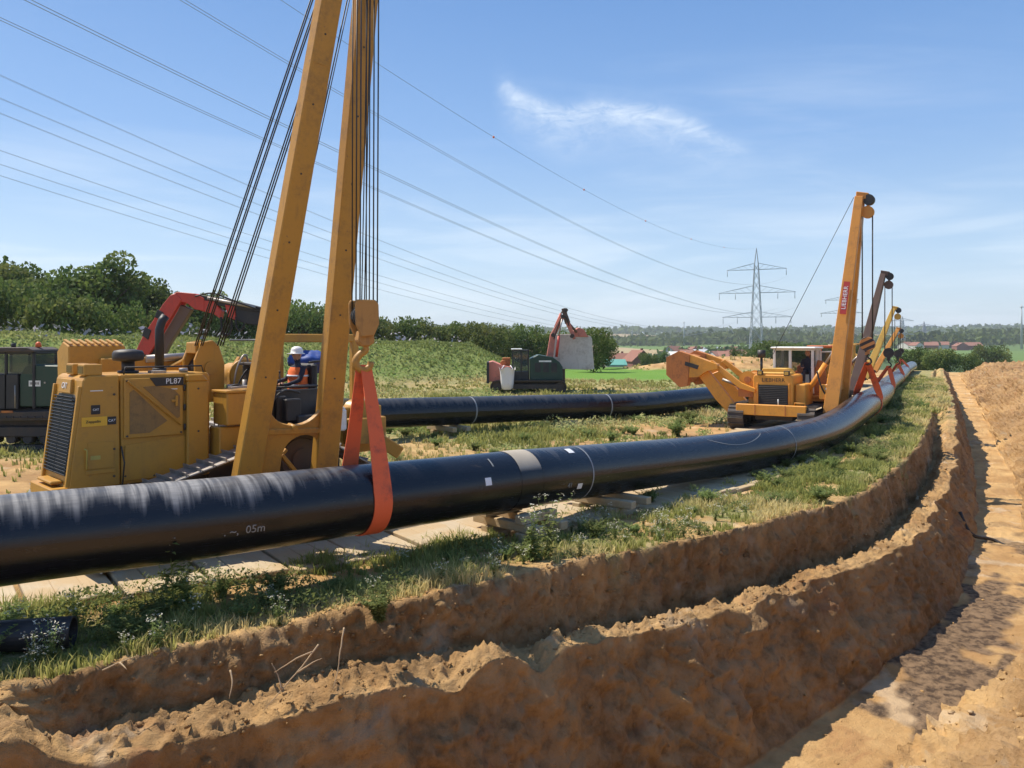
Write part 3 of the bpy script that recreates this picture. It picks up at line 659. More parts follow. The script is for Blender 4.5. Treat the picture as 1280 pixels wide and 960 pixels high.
P2 = [(-7.6, 24.4, .95), (-4.35, 27, .92), (-1.2, 29.7, .80), (2.0, 32.2, .70), (5.2, 34.4, .60), (9.0, 38.2, .62), (14, 44.5, .6), (20, 54, .58), (27, 66, .55)]
p2c, p2s = spline(P2, 0.1, 2)
root2 = empty('pipeline', Vector(p2c[0]), label='second black pipe lying on the grass behind the first', cat='pipeline')
q = [0, s_at_px(p2c, p2s, 585), s_at_px(p2c, p2s, 755)] ; q = q + [q[-1] + 12, q[-1] + 24, p2s[-1]]
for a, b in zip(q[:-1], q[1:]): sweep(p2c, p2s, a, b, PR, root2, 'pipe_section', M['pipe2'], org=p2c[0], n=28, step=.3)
for a in q[1:-1]: sweep(p2c, p2s, a - .03, a + .03, PR + .004, root2, 'joint_line', M['ring'], org=p2c[0], n=28, step=.06)

# timber cribs (packing) under both pipes: every beam a part
def crib(c, s, sv, label, layers, width=1.6, ground=0.0):
    p, t, n, sd, up = on_pipe(c, s, sv, 0); h = p.z - PR - ground; rz = math.atan2(t.y, t.x)
    rt = empty('timber_crib', (p.x, p.y, ground), rz, label, 'timber crib')
    lh = h / layers; me = None
    for k in range(layers):
        for j in (-1, 1):
            mb = MB()
            if k % 2 == 0: mb.box((-.45, -.09, 0), (.45, .09, lh * .97)); off = (0, j * .42, k * lh)
            else: mb.box((-.09, -width / 2, 0), (.09, width / 2, lh * .97)); off = (j * .3, 0, k * lh)
            mb.build('timber', M['wood'], rt, bevel=.012, loc=(off[0] + random.uniform(-.03, .03), off[1], off[2]), rot=(0, 0, random.uniform(-.05, .05)))
    return rt
crib(p1c, p1s, s_at_px(p1c, p1s, 650), 'timber crib under the black pipe below its dusty joint sleeve', 3)
crib(p1c, p1s, s_at_px(p1c, p1s, 757), 'low timber crib under the black pipe right of the pale joint line', 2)
crib(p2c, p2s, s_at_px(p2c, p2s, 700), 'timber packing under the second pipe near the excavator', 1)
crib(p2c, p2s, s_at_px(p2c, p2s, 560), 'timber packing under the second pipe left of the excavator', 2)

# timber road mats: each mat a thing, each plank a part
plank = MB().box((-.172, -1.95, 0), (.172, 1.95, .12)).mesh('plank', M['wood'], .012)
sm0 = 16.0
k = 0
while True:
    sv = sm0 + k * 1.08; x, y = at_sw(sv, -5.0)
    if y > 62 or sv > es[-1] - 5: break
    j = random.uniform(-.12, .12); wc = -float(np.interp(y, [10, 14, 30, 60], [4.7, 4.0, 4.1, 4.4])) + j
    x, y = at_sw(sv, wc); x2, y2 = at_sw(sv, wc + 1); rz = math.atan2(y2 - y, x2 - x) - math.pi / 2 + random.uniform(-.015, .015)
    if y > -2:
        rt = empty('timber_mat', (x, y, -0.078 + random.uniform(0, .03)), rz, 'pale weathered timber road mat under the pipelayers', 'timber mat', 'timber road mats laid side by side under the machines')
        rt.rotation_euler[1] = random.uniform(-.008, .008)
        for q in (-1, 0, 1):
            link('plank', plank, rt, (q * .345 + random.uniform(-.008, .008), random.uniform(-.07, .07), random.uniform(0, .012)), (0, 0, random.uniform(-.006, .006)))
    k += 1

# ------------------------------------------------------------------ machines: shared pieces
def hull(pts):
    pts = sorted(set(pts)); lo = []; up = []
    for q in pts:
        while len(lo) >= 2 and (lo[-1][0] - lo[-2][0]) * (q[1] - lo[-2][1]) - (lo[-1][1] - lo[-2][1]) * (q[0] - lo[-2][0]) <= 0: lo.pop()
        lo.append(q)
    for q in reversed(pts):
        while len(up) >= 2 and (up[-1][0] - up[-2][0]) * (q[1] - up[-2][1]) - (up[-1][1] - up[-2][1]) * (q[0] - up[-2][0]) <= 0: up.pop()
        up.append(q)
    return lo[:-1] + up[:-1]

def track(root, wheels, y0, y1, pitch, shoes=True, mat_shoe='steel', grouser=.06, sprocket=None):
    """one crawler track: wheels [(x, z, r)], between y0 and y1"""
    pts = []
    for cx, cz, r in wheels:
        for i in range(28): a = 2 * math.pi * i / 28; pts.append((round(cx + r * math.cos(a), 4), round(cz + r * math.sin(a), 4)))
    h = hull(pts); h = np.array(h + [h[0]]); d = np.r_[0, np.cumsum(np.linalg.norm(np.diff(h, axis=0), axis=1))]
    n = int(d[-1] / pitch); ss = np.linspace(0, d[-1], n, endpoint=False); px = np.interp(ss, d, h[:, 0]); pz = np.interp(ss, d, h[:, 1])
    yc = (y0 + y1) / 2; fr = MB()
    x0, x1 = min(w[0] for w in wheels), max(w[0] for w in wheels); zl = min(w[1] for w in wheels)
    fr.box((x0, y0 + .14, zl - .12), (x1, y1 - .14, zl + .18))
    frame = fr.build('track_frame', M['trackdark'], root, bevel=.02)
    # chain under the shoes
    ch = MB(); cv = []
    for i in range(len(h) - 1):
        a, b = h[i], h[i + 1]; t = b - a; L = np.linalg.norm(t)
        if L < 1e-4: continue
        nx, nz = -t[1] / L * -.07, t[0] / L * -.07 * -1
        nin = np.array([-t[1], t[0]]) / L * .09
        ch.hexa([(a[0], yc - .14, a[1]), (b[0], yc - .14, b[1]), (b[0], yc + .14, b[1]), (a[0], yc + .14, a[1]),
                 (a[0] + nin[0], yc - .14, a[1] + nin[1]), (b[0] + nin[0], yc - .14, b[1] + nin[1]), (b[0] + nin[0], yc + .14, b[1] + nin[1]), (a[0] + nin[0], yc + .14, a[1] + nin[1])])
    ch.build('track_chain', M['trackdark'], root)
    for i, (cx, cz, r) in enumerate(wheels):
        w = MB(); w.cyl((cx, yc - .12, cz), (cx, yc + .12, cz), r - .1, 20); w.cyl((cx, yc - .17, cz), (cx, yc + .17, cz), (r - .1) * .5, 14)
        w.build('sprocket' if sprocket == i else 'idler', M['trackdark'], root)
    low = [w for w in wheels if w[1] < .8]
    if shoes:
        nr = int((x1 - x0) / .5)
        for i in range(1, nr):
            w = MB().cyl((x0 + (x1 - x0) * i / nr, yc - .15, zl - .2), (x0 + (x1 - x0) * i / nr, yc + .15, zl - .2), .14, 12); w.build('roller', M['trackdark'], frame)
        sh = MB(); w2 = (y1 - y0) / 2
        sh.box((-pitch * .47, -w2, -.012), (pitch * .47, w2, .014)); sh.box((pitch * .30, -w2, .014), (pitch * .40, w2, grouser)); me = sh.mesh('track_shoe', M[mat_shoe], .006)
        for i in range(n):
            j = (i + 1) % n; a = math.atan2(pz[j] - pz[i], px[j] - px[i])
            link('track_shoe', me, frame, ((px[i] + px[j]) / 2, yc, (pz[i] + pz[j]) / 2), (0, -a + math.pi, 0))
    else:
        b = MB(); w2 = (y1 - y0) / 2
        for i in range(n):
            j = (i + 1) % n; p0 = Vector((px[i], yc, pz[i])); p1 = Vector((px[j], yc, pz[j])); up = (p1 - p0).cross(Vector((0, 1, 0)))
            b.beam(p0, p0 + (p1 - p0) * .9, (y1 - y0), .06, up)
        b.build('track_belt', M[mat_shoe], root)['kind'] = 'stuff'

def rope(root, a, b, r=.012, name='wire_rope', n=6, sag=0.0, mat='rope'):
    a = Vector(a); b = Vector(b); k = 8 if sag else 1
    pts = [a.lerp(b, i / k) - Vector((0, 0, 4 * sag * (i / k) * (1 - i / k))) for i in range(k + 1)]
    return MB().tube(pts, r, n).build(name, M[mat], root)
def hose(root, pts, r, mat='rubber', name='hose', n=8):
    pts = np.array([tuple(p) for p in pts], float); q, s = spline(pts, .04, 1)
    return MB().tube([Vector(p) for p in q], r, n).build(name, M[mat], root)
def to_local(root, w):
    c, s_ = math.cos(-root.rotation_euler[2]), math.sin(-root.rotation_euler[2]); d = Vector(w) - Vector(root.location)
    return Vector((d.x * c - d.y * s_, d.x * s_ + d.y * c, d.z))

def lifting_sling(c, s, sv, top, label, wid=.16, grp=None, twist=0.0):
    """webbing sling: from the hook down both sides and round under the pipe"""
    p, t, n, sd, up = on_pipe(c, s, sv, 0); top = Vector(top); r = PR + .012; rt = empty('lifting_sling', tuple(top), 0, label, 'lifting sling', grp)
    ctr = p; v = (top - ctr); side = sd
    hx = v.dot(sd); hz = v.dot(up); dist = math.hypot(hx, hz); base = math.atan2(hz, hx); al = math.acos(min(1, r / dist))
    a0 = base - al; a1 = base + al - 2 * math.pi
    wrap = [ctr + (sd * math.cos(a0 + (a1 - a0) * i / 36) + up * math.sin(a0 + (a1 - a0) * i / 36)) * r for i in range(37)]
    def ribbon(pts, w0, w1, name, tw=0.0):
        mb = MB(); V = []
        for i, q in enumerate(pts):
            f = i / (len(pts) - 1); w = w0 + (w1 - w0) * min(1, f * 1.0)
            d = (pts[min(i + 1, len(pts) - 1)] - pts[max(i - 1, 0)]).normalized(); wv = (t + sd * tw * (1 - f) ** .5).normalized(); nn = d.cross(wv).normalized() * .008
            V += [q - wv * w / 2 - nn, q + wv * w / 2 - nn, q + wv * w / 2 + nn, q - wv * w / 2 + nn]
        F_ = []
        for i in range(len(pts) - 1):
            for k in range(4): F_.append((4 * i + k, 4 * i + (k + 1) % 4, 4 * i + 4 + (k + 1) % 4, 4 * i + 4 + k))
        V = [v_ - top for v_ in V]; mb.add(V, F_); return mb.build(name, M['strap'], rt)
    # legs run slightly apart along the pipe; a little slack in each
    def leg(a, b): return [a.lerp(b, i / 14) + t * (.02 * math.sin(3 * i / 14)) for i in range(15)]
    ribbon(leg(top + t * .03, wrap[0]), wid * .62, wid, 'front_strap', twist); ribbon(leg(top - t * .05, wrap[-1]), wid * .55, wid, 'rear_strap', twist); ribbon(wrap, wid, wid, 'wrapped_strap')
    return rt

def skinned(name, joints, edges, mat, parent, sub=1):
    me = bpy.data.meshes.new(name); me.from_pydata([j[0] for j in joints], edges, []); me.materials.append(mat); o = link(name, me, parent)
    sk = o.modifiers.new('Skin', 'SKIN'); sk.use_smooth_shade = True
    if not me.skin_vertices: me.skin_vertices.new()
    for i, j in enumerate(joints):
        r = j[1]; me.skin_vertices[0].data[i].radius = (r, r) if not isinstance(r, tuple) else r
        me.skin_vertices[0].data[i].use_root = (i == 0)
    ss = o.modifiers.new('Sub', 'SUBSURF'); ss.levels = sub; ss.render_levels = sub
    return o

def seated_person(loc, rz, label, helmet=None, vest=None, standing=False):
    """faces local -x; a whole body in one skin"""
    rt = empty('person', loc, rz, label, 'person')
    if standing: k, f = (0, .09, -.46), (0, .09, -.88)
    J = [((0, 0, 0), (.15, .17)), ((0, 0, .22), (.12, .16)), ((0, 0, .42), (.12, .19)), ((0, 0, .53), .06), ((-.01, 0, .60), .055), ((-.02, 0, .68), (.095, .08)), ((-.02, 0, .77), (.09, .075)),
         ((0, .19, .46), .06), ((-.12, .23, .24), .048), ((-.36, .17, .20), .035), ((-.44, .15, .21), (.03, .04)),
         ((0, -.19, .46), .06), ((-.10, -.24, .24), .048), ((-.34, -.20, .16), .035), ((-.42, -.19, .16), (.03, .04))]
    E_ = [(0, 1), (1, 2), (2, 3), (3, 4), (4, 5), (5, 6), (2, 7), (7, 8), (8, 9), (9, 10), (2, 11), (11, 12), (12, 13), (13, 14)]
    n = len(J)
    if standing: J += [((0, .1, -.1), .095), ((-.03, .11, -.46), .065), ((0, .11, -.84), .045), ((-.14, .11, -.88), .04), ((0, -.1, -.1), .095), ((0, -.11, -.46), .065), ((.04, -.11, -.84), .045), ((-.10, -.11, -.88), .04)]
    else: J += [((-.08, .1, -.02), .095), ((-.46, .12, .02), .07), ((-.50, .12, -.38), .05), ((-.62, .12, -.44), .04), ((-.08, -.1, -.02), .095), ((-.46, -.12, .02), .07), ((-.48, -.12, -.38), .05), ((-.60, -.12, -.44), .04)]
    E_ += [(0, n), (n, n + 1), (n + 1, n + 2), (n + 2, n + 3), (0, n + 4), (n + 4, n + 5), (n + 5, n + 6), (n + 6, n + 7)]
    skinned('body', J, E_, M['cloth_dark'], rt)
    hd = MB().lathe((-.02, 0, .60), [(.045, 0), (.06, .03), (.082, .08), (.09, .14), (.088, .18), (.06, .23), (.02, .25)], 14)
    hd.lathe((-.115, 0, .71), [(.004, .03), (.018, 0), (.004, -.02)], 6)
    for sy in (-1, 1): hd.lathe((-.01, sy * .09, .69), [(.006, 0), (.016, .025), (.006, .055)], 6)
    hd.build('head', M['skin'], rt)
    eyes = MB()
    for sy in (-1, 1): eyes.lathe((-.104, sy * .033, .725), [(.004, -.01), (.011, 0), (.004, .01)], 6)
    eyes.build('eyes', M['black'], rt)
    for sy in (-1, 1):
        hb = MB()
        for k in range(4): hb.tube([(-.42, sy * .17 + (k - 1.5) * .02, .19), (-.48, sy * .17 + (k - 1.5) * .022, .18), (-.50, sy * .17 + (k - 1.5) * .02, .155)], [.011, .010, .008], 5)
        hb.tube([(-.40, sy * .17 - sy * .03, .2), (-.45, sy * .17 - sy * .06, .19)], [.012, .009], 5); hb.build('hand', M['skin'], rt)
    if helmet:
        hm = MB().lathe((-.02, 0, .745), [(.155, -.012), (.15, .0), (.118, .012), (.116, .06), (.095, .105), (.05, .13), (.01, .135)], 18); hm.box((-.19, -.07, .735), (-.1, .07, .748)); hm.build('helmet', M[helmet], rt)
    if vest:
        v = MB(); prof = [(.20, .215, .0), (.18, .205, .2), (.17, .225, .40), (.12, .19, .48)]
        V = []; m = 20
        for rx, ry, z in prof:
            for q in range(m): a = 2 * math.pi * q / m; V.append((rx * math.cos(a), ry * math.sin(a), z))
        v.add(V, [(i * m + q, i * m + (q + 1) % m, (i + 1) * m + (q + 1) % m, (i + 1) * m + q) for i in range(3) for q in range(m)], smooth=True); vo = v.build('vest', M[vest], rt)
        for z in (.12, .30): MB().lathe((0, 0, z), [(.001, 0), (.212, 0), (.212, .035), (.001, .035)], 20).build('reflective_band', M['sticker'], vo, label='pale reflective band').scale = (.95, 1.05, 1)
    return rt

# ------------------------------------------------------------------ machine 1: the near pipelayer
def near_pipelayer():
    rt = empty('pipelayer', (-6.5, 12.0, 0), R(45), 'big ochre yellow pipelayer with black grille and tall boom holding the near pipe', 'pipelayer')
    Y = M['cat']; B = M['black']
    G = lambda px, py, YY: to_local(rt, P(px, py, YY))
    # engine hood, front section (nose leans back towards the top)
    m = MB(); y0, y1 = 0.0, 1.30
    def yz(a, b, d): return (a, d, b)
    m.prism([(-.14, 1.15), (.60, 1.15), (.58, 2.86), (.13, 2.86), (.06, 2.80)], yz, y0, y1); hood = m.build('radiator_guard', Y, rt, bevel=.02)
    m = MB(); m.prism([(.615, 1.15), (2.02, 1.15), (2.02, 2.80), (1.98, 2.86), (.595, 2.86)], yz, y0 + .005, y1 - .005); body = m.build('engine_hood', Y, rt, bevel=.015)
    # side door with recessed mesh panels between raised ribs
    m = MB(); m.box((.64, -.035, 1.86), (1.56, .0, 2.80)); door = m.build('side_door', Y, body, bevel=.012)
    def xz(a, b, d): return (a, d, b)
    dk = paint('door_screen', (0.27, 0.155, 0.05), 0.7, damt=.5, dirt=(.10, .07, .04), scale=6)
    m = MB(); m.prism([(.72, 1.93), (1.02, 1.93), (1.30, 2.10), (.78, 2.62), (.72, 2.58)], xz, -.043, -.030); m.build('door_screen', dk, body)
    m = MB(); m.prism([(.92, 2.66), (1.46, 2.13), (1.50, 2.15), (1.50, 2.50), (1.40, 2.60), (1.12, 2.67)], xz, -.043, -.030); m.build('door_screen', dk, body)
    m = MB(); m.beam((1.52, -.05, 2.02), (.68, -.05, 2.76), .022, .075, (0, -1, 0)); m.build('door_rib', Y, body, bevel=.008)
    m = MB(); m.prism([(1.02, 2.80), (1.12, 2.665), (1.555, 2.665), (1.555, 2.80)], xz, -.052, -.036); m.build('badge_panel', B, body)
    put_text('model_lettering', 'PL87', .125, M['sticker'], (1.39, -.056, 2.733), (1, 0, 0), (0, 0, 1), body)
    m = MB(); m.box((1.42, -.075, 2.33), (1.46, -.045, 2.50)); m.box((1.36, -.07, 2.40), (1.42, -.045, 2.44)); m.build('latch', Y, body, bevel=.006)
    m = MB(); m.box((1.60, -.10, 1.20), (1.96, .02, 2.72)); m.prism([(1.60, 2.72), (1.96, 2.72), (1.86, 2.84), (1.60, 2.84)], xz, -.10, .02); m.build('rear_post', Y, body, bevel=.02)
    m = MB(); m.prism([(.64, 1.20), (1.60, 1.20), (1.60, 1.84), (.66, 1.76)], xz, -.022, -.002); m.build('lower_panel', Y, body, bevel=.008)
    # front section furniture: badge plates, handle
    m = MB(); m.box((.17, -.012, 2.27), (.30, .0, 2.41)); m.build('badge', B, hood, bevel=.004)
    put_text('badge_lettering', 'CAT', .045, M['sticker'], (.235, -.016, 2.34), (1, 0, 0), (0, 0, 1), hood)
    bd = paint('dealer_sticker', (0.75, 0.42, 0.03), .5, damt=.1)
    m = MB(); m.box((.04, -.010, 2.09), (.40, .0, 2.23)); m.build('dealer_plate', bd, hood)
    put_text('dealer_lettering', 'Zeppelin', .06, B, (.20, -.013, 2.16), (1, 0, 0), (0, 0, 1), hood)
    m = MB(); m.box((.405, -.010, 2.10), (.53, .0, 2.22)); m.build('badge', B, hood)
    put_text('badge_lettering', 'CAT', .055, M['sticker'], (.467, -.013, 2.16), (1, 0, 0), (0, 0, 1), hood)
    hg = paint('yellow_green_handle', (.45, .36, .08), .5)
    m = MB(); m.tube([(.10, -.03, 1.45), (.10, -.05, 1.74), (.06, -.05, 1.76)], .013, 6); m.box((.16, -.02, 1.58), (.30, -.005, 1.64)); m.build('grab_handle', hg, hood)
    for k in range(4): MB().cyl((.50, -.02, 1.3 + .42 * k), (.50, .01, 1.3 + .42 * k), .018, 8).build('bolt', M['trackdark'], hood)
    m = MB(); m.box((.10, -.02, 1.36), (.52, -.004, 1.42)); m.build('step_ledge', Y, hood, bevel=.004)
    # grille: frame, back plate and every slat
    def fr(y, z): return (-.14 + (z - 1.15) / 1.65 * .20 - .0, y, z)
    m = MB(); V = [fr(.09, 1.34), fr(1.21, 1.34), fr(1.21, 2.42), fr(1.02, 2.56), fr(.28, 2.56), fr(.09, 2.42)]
    m.prism([(.09, 1.34), (1.21, 1.34), (1.21, 2.42), (1.02, 2.56), (.28, 2.56), (.09, 2.42)], lambda a, b, d: (fr(a, b)[0] + d, a, b), -.012, .03); gp = m.build('grille', B, rt)
    for k in range(24):
        z = 1.37 + k * .05; w0 = .11; w1 = 1.19
        if z > 2.45: w0 += .10; w1 -= .10
        MB().beam((fr(0, z)[0] - .035, w0, z), (fr(0, z)[0] - .035, (w0 + w1) / 2 - .015, z), .045, .010, (0.5, 0, .8)).build('grille_slat', B, gp)
        MB().beam((fr(0, z)[0] - .035, (w0 + w1) / 2 + .015, z), (fr(0, z)[0] - .035, w1, z), .045, .010, (0.5, 0, .8)).build('grille_slat', B, gp)
    for yy in (.045, 1.255): MB().beam((fr(0, 1.2)[0] - .02, yy, 1.2), (fr(0, 2.7)[0] - .02, yy, 2.7), .07, .05, (1, 0, 0)).build('grille_edge', Y, gp, bevel=.008)
    m = MB(); m.prism([(.36, 2.58), (.94, 2.58), (.90, 2.80), (.40, 2.80)], lambda a, b, d: (fr(a, b)[0] + d, a, b), -.05, .02); nose = m.build('nose_badge', Y, rt, bevel=.01)
    put_text('badge_lettering', 'CAT', .13, M['sticker'], (fr(.66, 2.69)[0] - .056, .66, 2.69), (0, -1, 0), (.12, 0, 1), nose)
    # bumper / pull hook
    m = MB(); m.box((-.34, .10, 1.0), (-.10, 1.22, 1.18)); m.box((-.30, .30, 1.22), (-.14, 1.0, 1.27)); m.build('front_bumper', Y, rt, bevel=.015)
    m = MB(); m.box((-.10, .05, .75), (2.0, 1.25, 1.16)); m.build('main_frame', M['trackdark'], rt, bevel=.02)
    m = MB(); m.box((2.0, .05, .75), (4.6, 1.25, 1.55)); m.build('main_frame', M['trackdark'], rt, bevel=.02)
    for z in (1.98, 2.3, 2.62): MB().cyl((1.575, -.05, z - .05), (1.575, -.05, z + .05), .018, 8).build('hinge', M['trackdark'], body)
    for x_, z_ in ((.68, 1.90), (1.52, 1.90), (.68, 2.76), (.66, 1.28), (1.56, 1.28), (1.1, 1.24), (1.78, 1.3), (1.78, 1.9), (1.78, 2.6)): MB().cyl((x_, -.055 if x_ < 1.6 and z_ > 1.85 else (-.115 if x_ > 1.6 else -.03), z_), (x_, 0, z_), .016, 8).build('bolt', M['trackdark'], body)
    m = MB(); m.tube([(.66, .05, 2.86), (.68, .05, 2.97), (1.9, .05, 2.97), (1.93, .05, 2.86)], .014, 6); m.build('hand_rail', B, body)
    m = MB(); m.box((.16, -.008, 2.62), (.34, .002, 2.635)); m.box((1.0, -.042, 2.60), (1.22, -.036, 2.615)); m.box((1.36, -.042, 2.60), (1.46, -.036, 2.615)); m.build('small_marking', M['white'], hood)
    m = MB(); m.prism([(.10, 1.44), (.50, 1.44), (.50, 1.84), (.12, 1.84)], xz, -.012, -.001); m.build('access_panel', Y, hood, bevel=.004)
    m = MB(); m.tube([(.60, -.06, 1.12), (.62, -.10, 1.5), (.60, -.02, 1.75)], .012, 6); m.build('drain_hose', B, body)
    # lamps on the hood
    for yy in (.02, .56):
        m = MB(); m.box((.08, yy, 2.86), (.34, yy + .30, 3.03)); lm = m.build('work_lamp', Y, rt, bevel=.012)
        MB().box((.065, yy + .04, 2.89), (.082, yy + .26, 3.0)).build('lamp_lens', M['glass'], lm)
    # top: pre-cleaner, exhaust, details
    m = MB(); m.cyl((.92, .60, 2.86), (.92, .60, 3.06), .10, 16); m.cyl((.92, .60, 2.86), (.92, .60, 2.90), .16, 16); m.lathe((.92, .60, 3.05), [(.12, 0), (.225, .015), (.24, .05), (.24, .13), (.215, .175), (.10, .20)], 28); m.build('air_precleaner', B, rt)
    m = MB(); m.tube([(1.43, .62, 2.86), (1.43, .62, 3.58), (1.47, .62, 3.72), (1.53, .62, 3.80)], [.075, .07, .07, .07], 16); m.cyl((1.43, .62, 2.86), (1.43, .62, 2.93), .11, 16); m.build('exhaust_stack', B, rt)
    m = MB(); m.box((1.15, .15, 2.86), (1.36, .38, 2.90)); m.cyl((1.7, .3, 2.86), (1.7, .3, 2.93), .07, 12); m.build('filler_cap', M['steel'], rt)
    # counterweight on the far side
    def cw(a, b, d): return (a, b, d)
    m = MB(); m.prism([(1.95, 2.55), (2.55, 2.55), (2.60, 3.20), (2.28, 3.38), (1.95, 3.30)], lambda a, b, d: (d, a, b), .42, 1.35); cwt = m.build('counterweight', Y, rt, bevel=.02)
    for k in range(8): MB().beam((.46 + .115 * k, 1.92, 3.33), (.46 + .115 * k, 2.3, 3.405), .05, .02).build('counterweight_tooth', Y, cwt)
    m = MB(); m.beam((.9, 1.9, 2.95), (2.7, 1.7, 2.98), .22, .26); m.beam((1.1, 1.6, 2.4), (2.3, 1.5, 3.0), .15, .2); m.build('counterweight_arm', Y, rt, bevel=.02)
    m = MB(); m.cyl((1.6, 1.66, 3.06), (2.35, 1.6, 3.1), .07, 12); m.build('hydraulic_cylinder', M['steel'], rt)
    # winch tower and drums behind the hood
    m = MB(); m.prism([(2.10, 2.3), (2.62, 2.3), (2.62, 3.0), (2.52, 3.30), (2.40, 3.40), (2.20, 3.36), (2.08, 3.05)], xz, .72, .80); m.prism([(2.10, 2.3), (2.62, 2.3), (2.62, 3.0), (2.52, 3.30), (2.40, 3.40), (2.20, 3.36), (2.08, 3.05)], xz, 1.20, 1.28); m.box((2.12, .8, 3.16), (2.5, 1.2, 3.36)); wt = m.build('winch_tower', Y, rt, bevel=.015)
    m = MB(); m.cyl((2.36, .80, 2.9), (2.36, 1.2, 2.9), .20, 20); m.build('winch_drum', M['rope'], wt)
    m = MB(); m.cyl((2.36, .68, 2.9), (2.36, .73, 2.9), .12, 16); m.build('drum_hub', M['cat2'], wt)
    m = MB(); m.prism([(2.85, 2.2), (3.35, 2.2), (3.42, 2.7), (3.25, 3.05), (3.05, 3.1), (2.85, 2.8)], xz, 1.0, 1.12); m.cyl((3.1, .95, 2.75), (3.1, 1.5, 2.75), .22, 18); m.cyl((3.1, .9, 2.75), (3.1, .96, 2.75), .30, 20); m.build('load_winch', Y, rt, bevel=.01)
    hose(rt, [(2.65, .5, 2.4), (2.72, .45, 2.9), (2.9, .5, 3.15), (3.0, .6, 2.9), (2.95, .7, 2.5)], .018, 'steel')
    hose(rt, [(2.60, .4, 2.3), (2.75, .32, 2.75), (2.95, .35, 2.9), (3.05, .5, 2.45)], .016)
    hose(rt, [(2.35, .3, 2.5), (2.6, .2, 2.62), (2.9, .2, 2.5), (3.2, .25, 2.55)], .02)
    m = MB(); m.cyl((2.55, .35, 2.25), (2.55, .35, 2.62), .06, 12); m.cyl((2.78, .28, 2.3), (2.78, .28, 2.7), .045, 12); m.build('hydraulic_valve', M['steel'], rt)
    # tool / fuel box in front of the platform and small step blocks
    m = MB(); m.box((2.12, -.42, 1.98), (2.70, .10, 2.52)); bx = m.build('side_box', Y, rt, bevel=.02)
    MB().box((2.10, -.44, 2.52), (2.72, .12, 2.56)).build('box_lid', Y, bx, bevel=.008)
    MB().beam((2.2, -.35, 2.60), (2.85, -.20, 2.62), .09, .035).build('loose_plate', M['steel'], bx)
    m = MB(); m.cyl((2.45, -.45, 1.72), (3.0, -.45, 1.72), .13, 14); m.box((2.05, -.3, 1.45), (2.6, .1, 1.95)); m.build('side_bracket', Y, rt, bevel=.02)
    # operator platform
    m = MB(); m.box((2.75, .0, 1.70), (4.5, 1.3, 2.0)); m.box((2.9, .0, 2.0), (3.15, .62, 2.95)); m.box((3.15, 0, 2.0), (4.4, .06, 2.5)); m.build('platform', B, rt, bevel=.015)
    m = MB(); m.box((2.82, .05, 2.95), (3.1, .6, 3.0)); m.build('console', M['trackdark'], rt, bevel=.01)
    m = MB(); m.box((3.85, .40, 2.18), (4.30, .95, 2.32)); m.box((4.22, .40, 2.32), (4.34, .95, 2.95)); m.build('seat', B, rt, bevel=.04)
    for yy in (.32, .98): MB().box((3.88, yy, 2.5), (4.25, yy + .07, 2.56)).build('arm_rest', B, rt, bevel=.01)
    m = MB()
    for k in range(3): m.tube([(3.35, .05 + .12 * k, 2.5), (3.33, .05 + .12 * k, 2.82)], .010, 6); m.lathe((3.33, .05 + .12 * k, 2.80), [(.008, 0), (.024, .02), (.008, .05)], 8)
    m.build('control_lever', B, rt)
    m = MB(); m.tube([(2.9, .02, 2.0), (2.9, .02, 3.35), (2.95, .02, 3.4), (3.0, 1.3, 3.4)], .02, 6); m.tube([(3.1, -.02, 2.55), (4.3, -.02, 2.55), (4.42, -.02, 2.45), (4.42, -.02, 1.9)], .02, 6); m.tube([(3.1, -.02, 2.75), (3.1, -.02, 1.95)], .02, 6); m.build('hand_rail', B, rt)
    m = MB(); m.box((4.0, -.42, 1.72), (4.45, -.1, 2.12)); m.prism([(4.0, 2.12), (4.45, 2.12), (4.3, 2.22), (4.1, 2.22)], xz, -.42, -.1); m.build('white_tank', M['white'], rt, bevel=.03)
    m = MB()
    for a, b in (((3.3, -.25, 1.95), (3.6, -.05, 2.35)), ((3.5, -.3, 1.75), (3.9, -.12, 2.05)), ((3.2, -.1, 1.7), (3.4, .0, 2.4))): m.box(a, b)
    m.build('battery_box', B, rt, bevel=.02)
    hose(rt, [(3.0, -.1, 1.8), (2.95, -.25, 2.2), (3.2, -.3, 2.5), (3.6, -.2, 2.45)], .022)
    hose(rt, [(4.45, .0, 1.95), (4.6, -.05, 2.5), (4.5, .0, 2.9), (4.2, .05, 3.0), (3.9, .05, 2.98)], .022)
    m = MB(); m.cyl((4.35, .1, 2.2), (4.35, .1, 2.42), .07, 12); m.cyl((4.35, .1, 2.42), (4.35, .1, 2.48), .035, 10); m.cyl((4.15, .05, 2.3), (4.15, .05, 2.45), .05, 10); m.build('fluid_bottle', M['white'], rt)
    # roll-over frame
    m = MB(); m.beam((4.10, 1.48, 1.6), (4.10, 1.48, 3.52), .14, .16, (1, 0, 0)); m.beam((5.75, 1.30, 1.4), (5.75, 1.30, 3.50), .14, .16, (1, 0, 0)); m.beam((4.02, 1.48, 3.44), (5.85, 1.30, 3.44), .16, .17); m.build('rollover_frame', Y, rt, bevel=.02)
    m = MB(); m.box((4.6, .1, 1.2), (5.6, 1.2, 2.1)); m.cyl((5.1, .0, 1.95), (5.1, 1.25, 1.95), .28, 20); m.build('rear_winch', Y, rt, bevel=.02)
    m = MB(); m.box((4.7, -.2, 1.4), (5.5, .1, 1.9)); m.beam((5.2, -.3, 1.5), (5.6, -.5, 1.2), .2, .25); m.build('rear_housing', M['cat2'], rt, bevel=.02)
    # tracks with raised sprocket
    W_ = [(.35, .56, .52), (4.55, .56, .52), (3.25, 1.36, .46)]
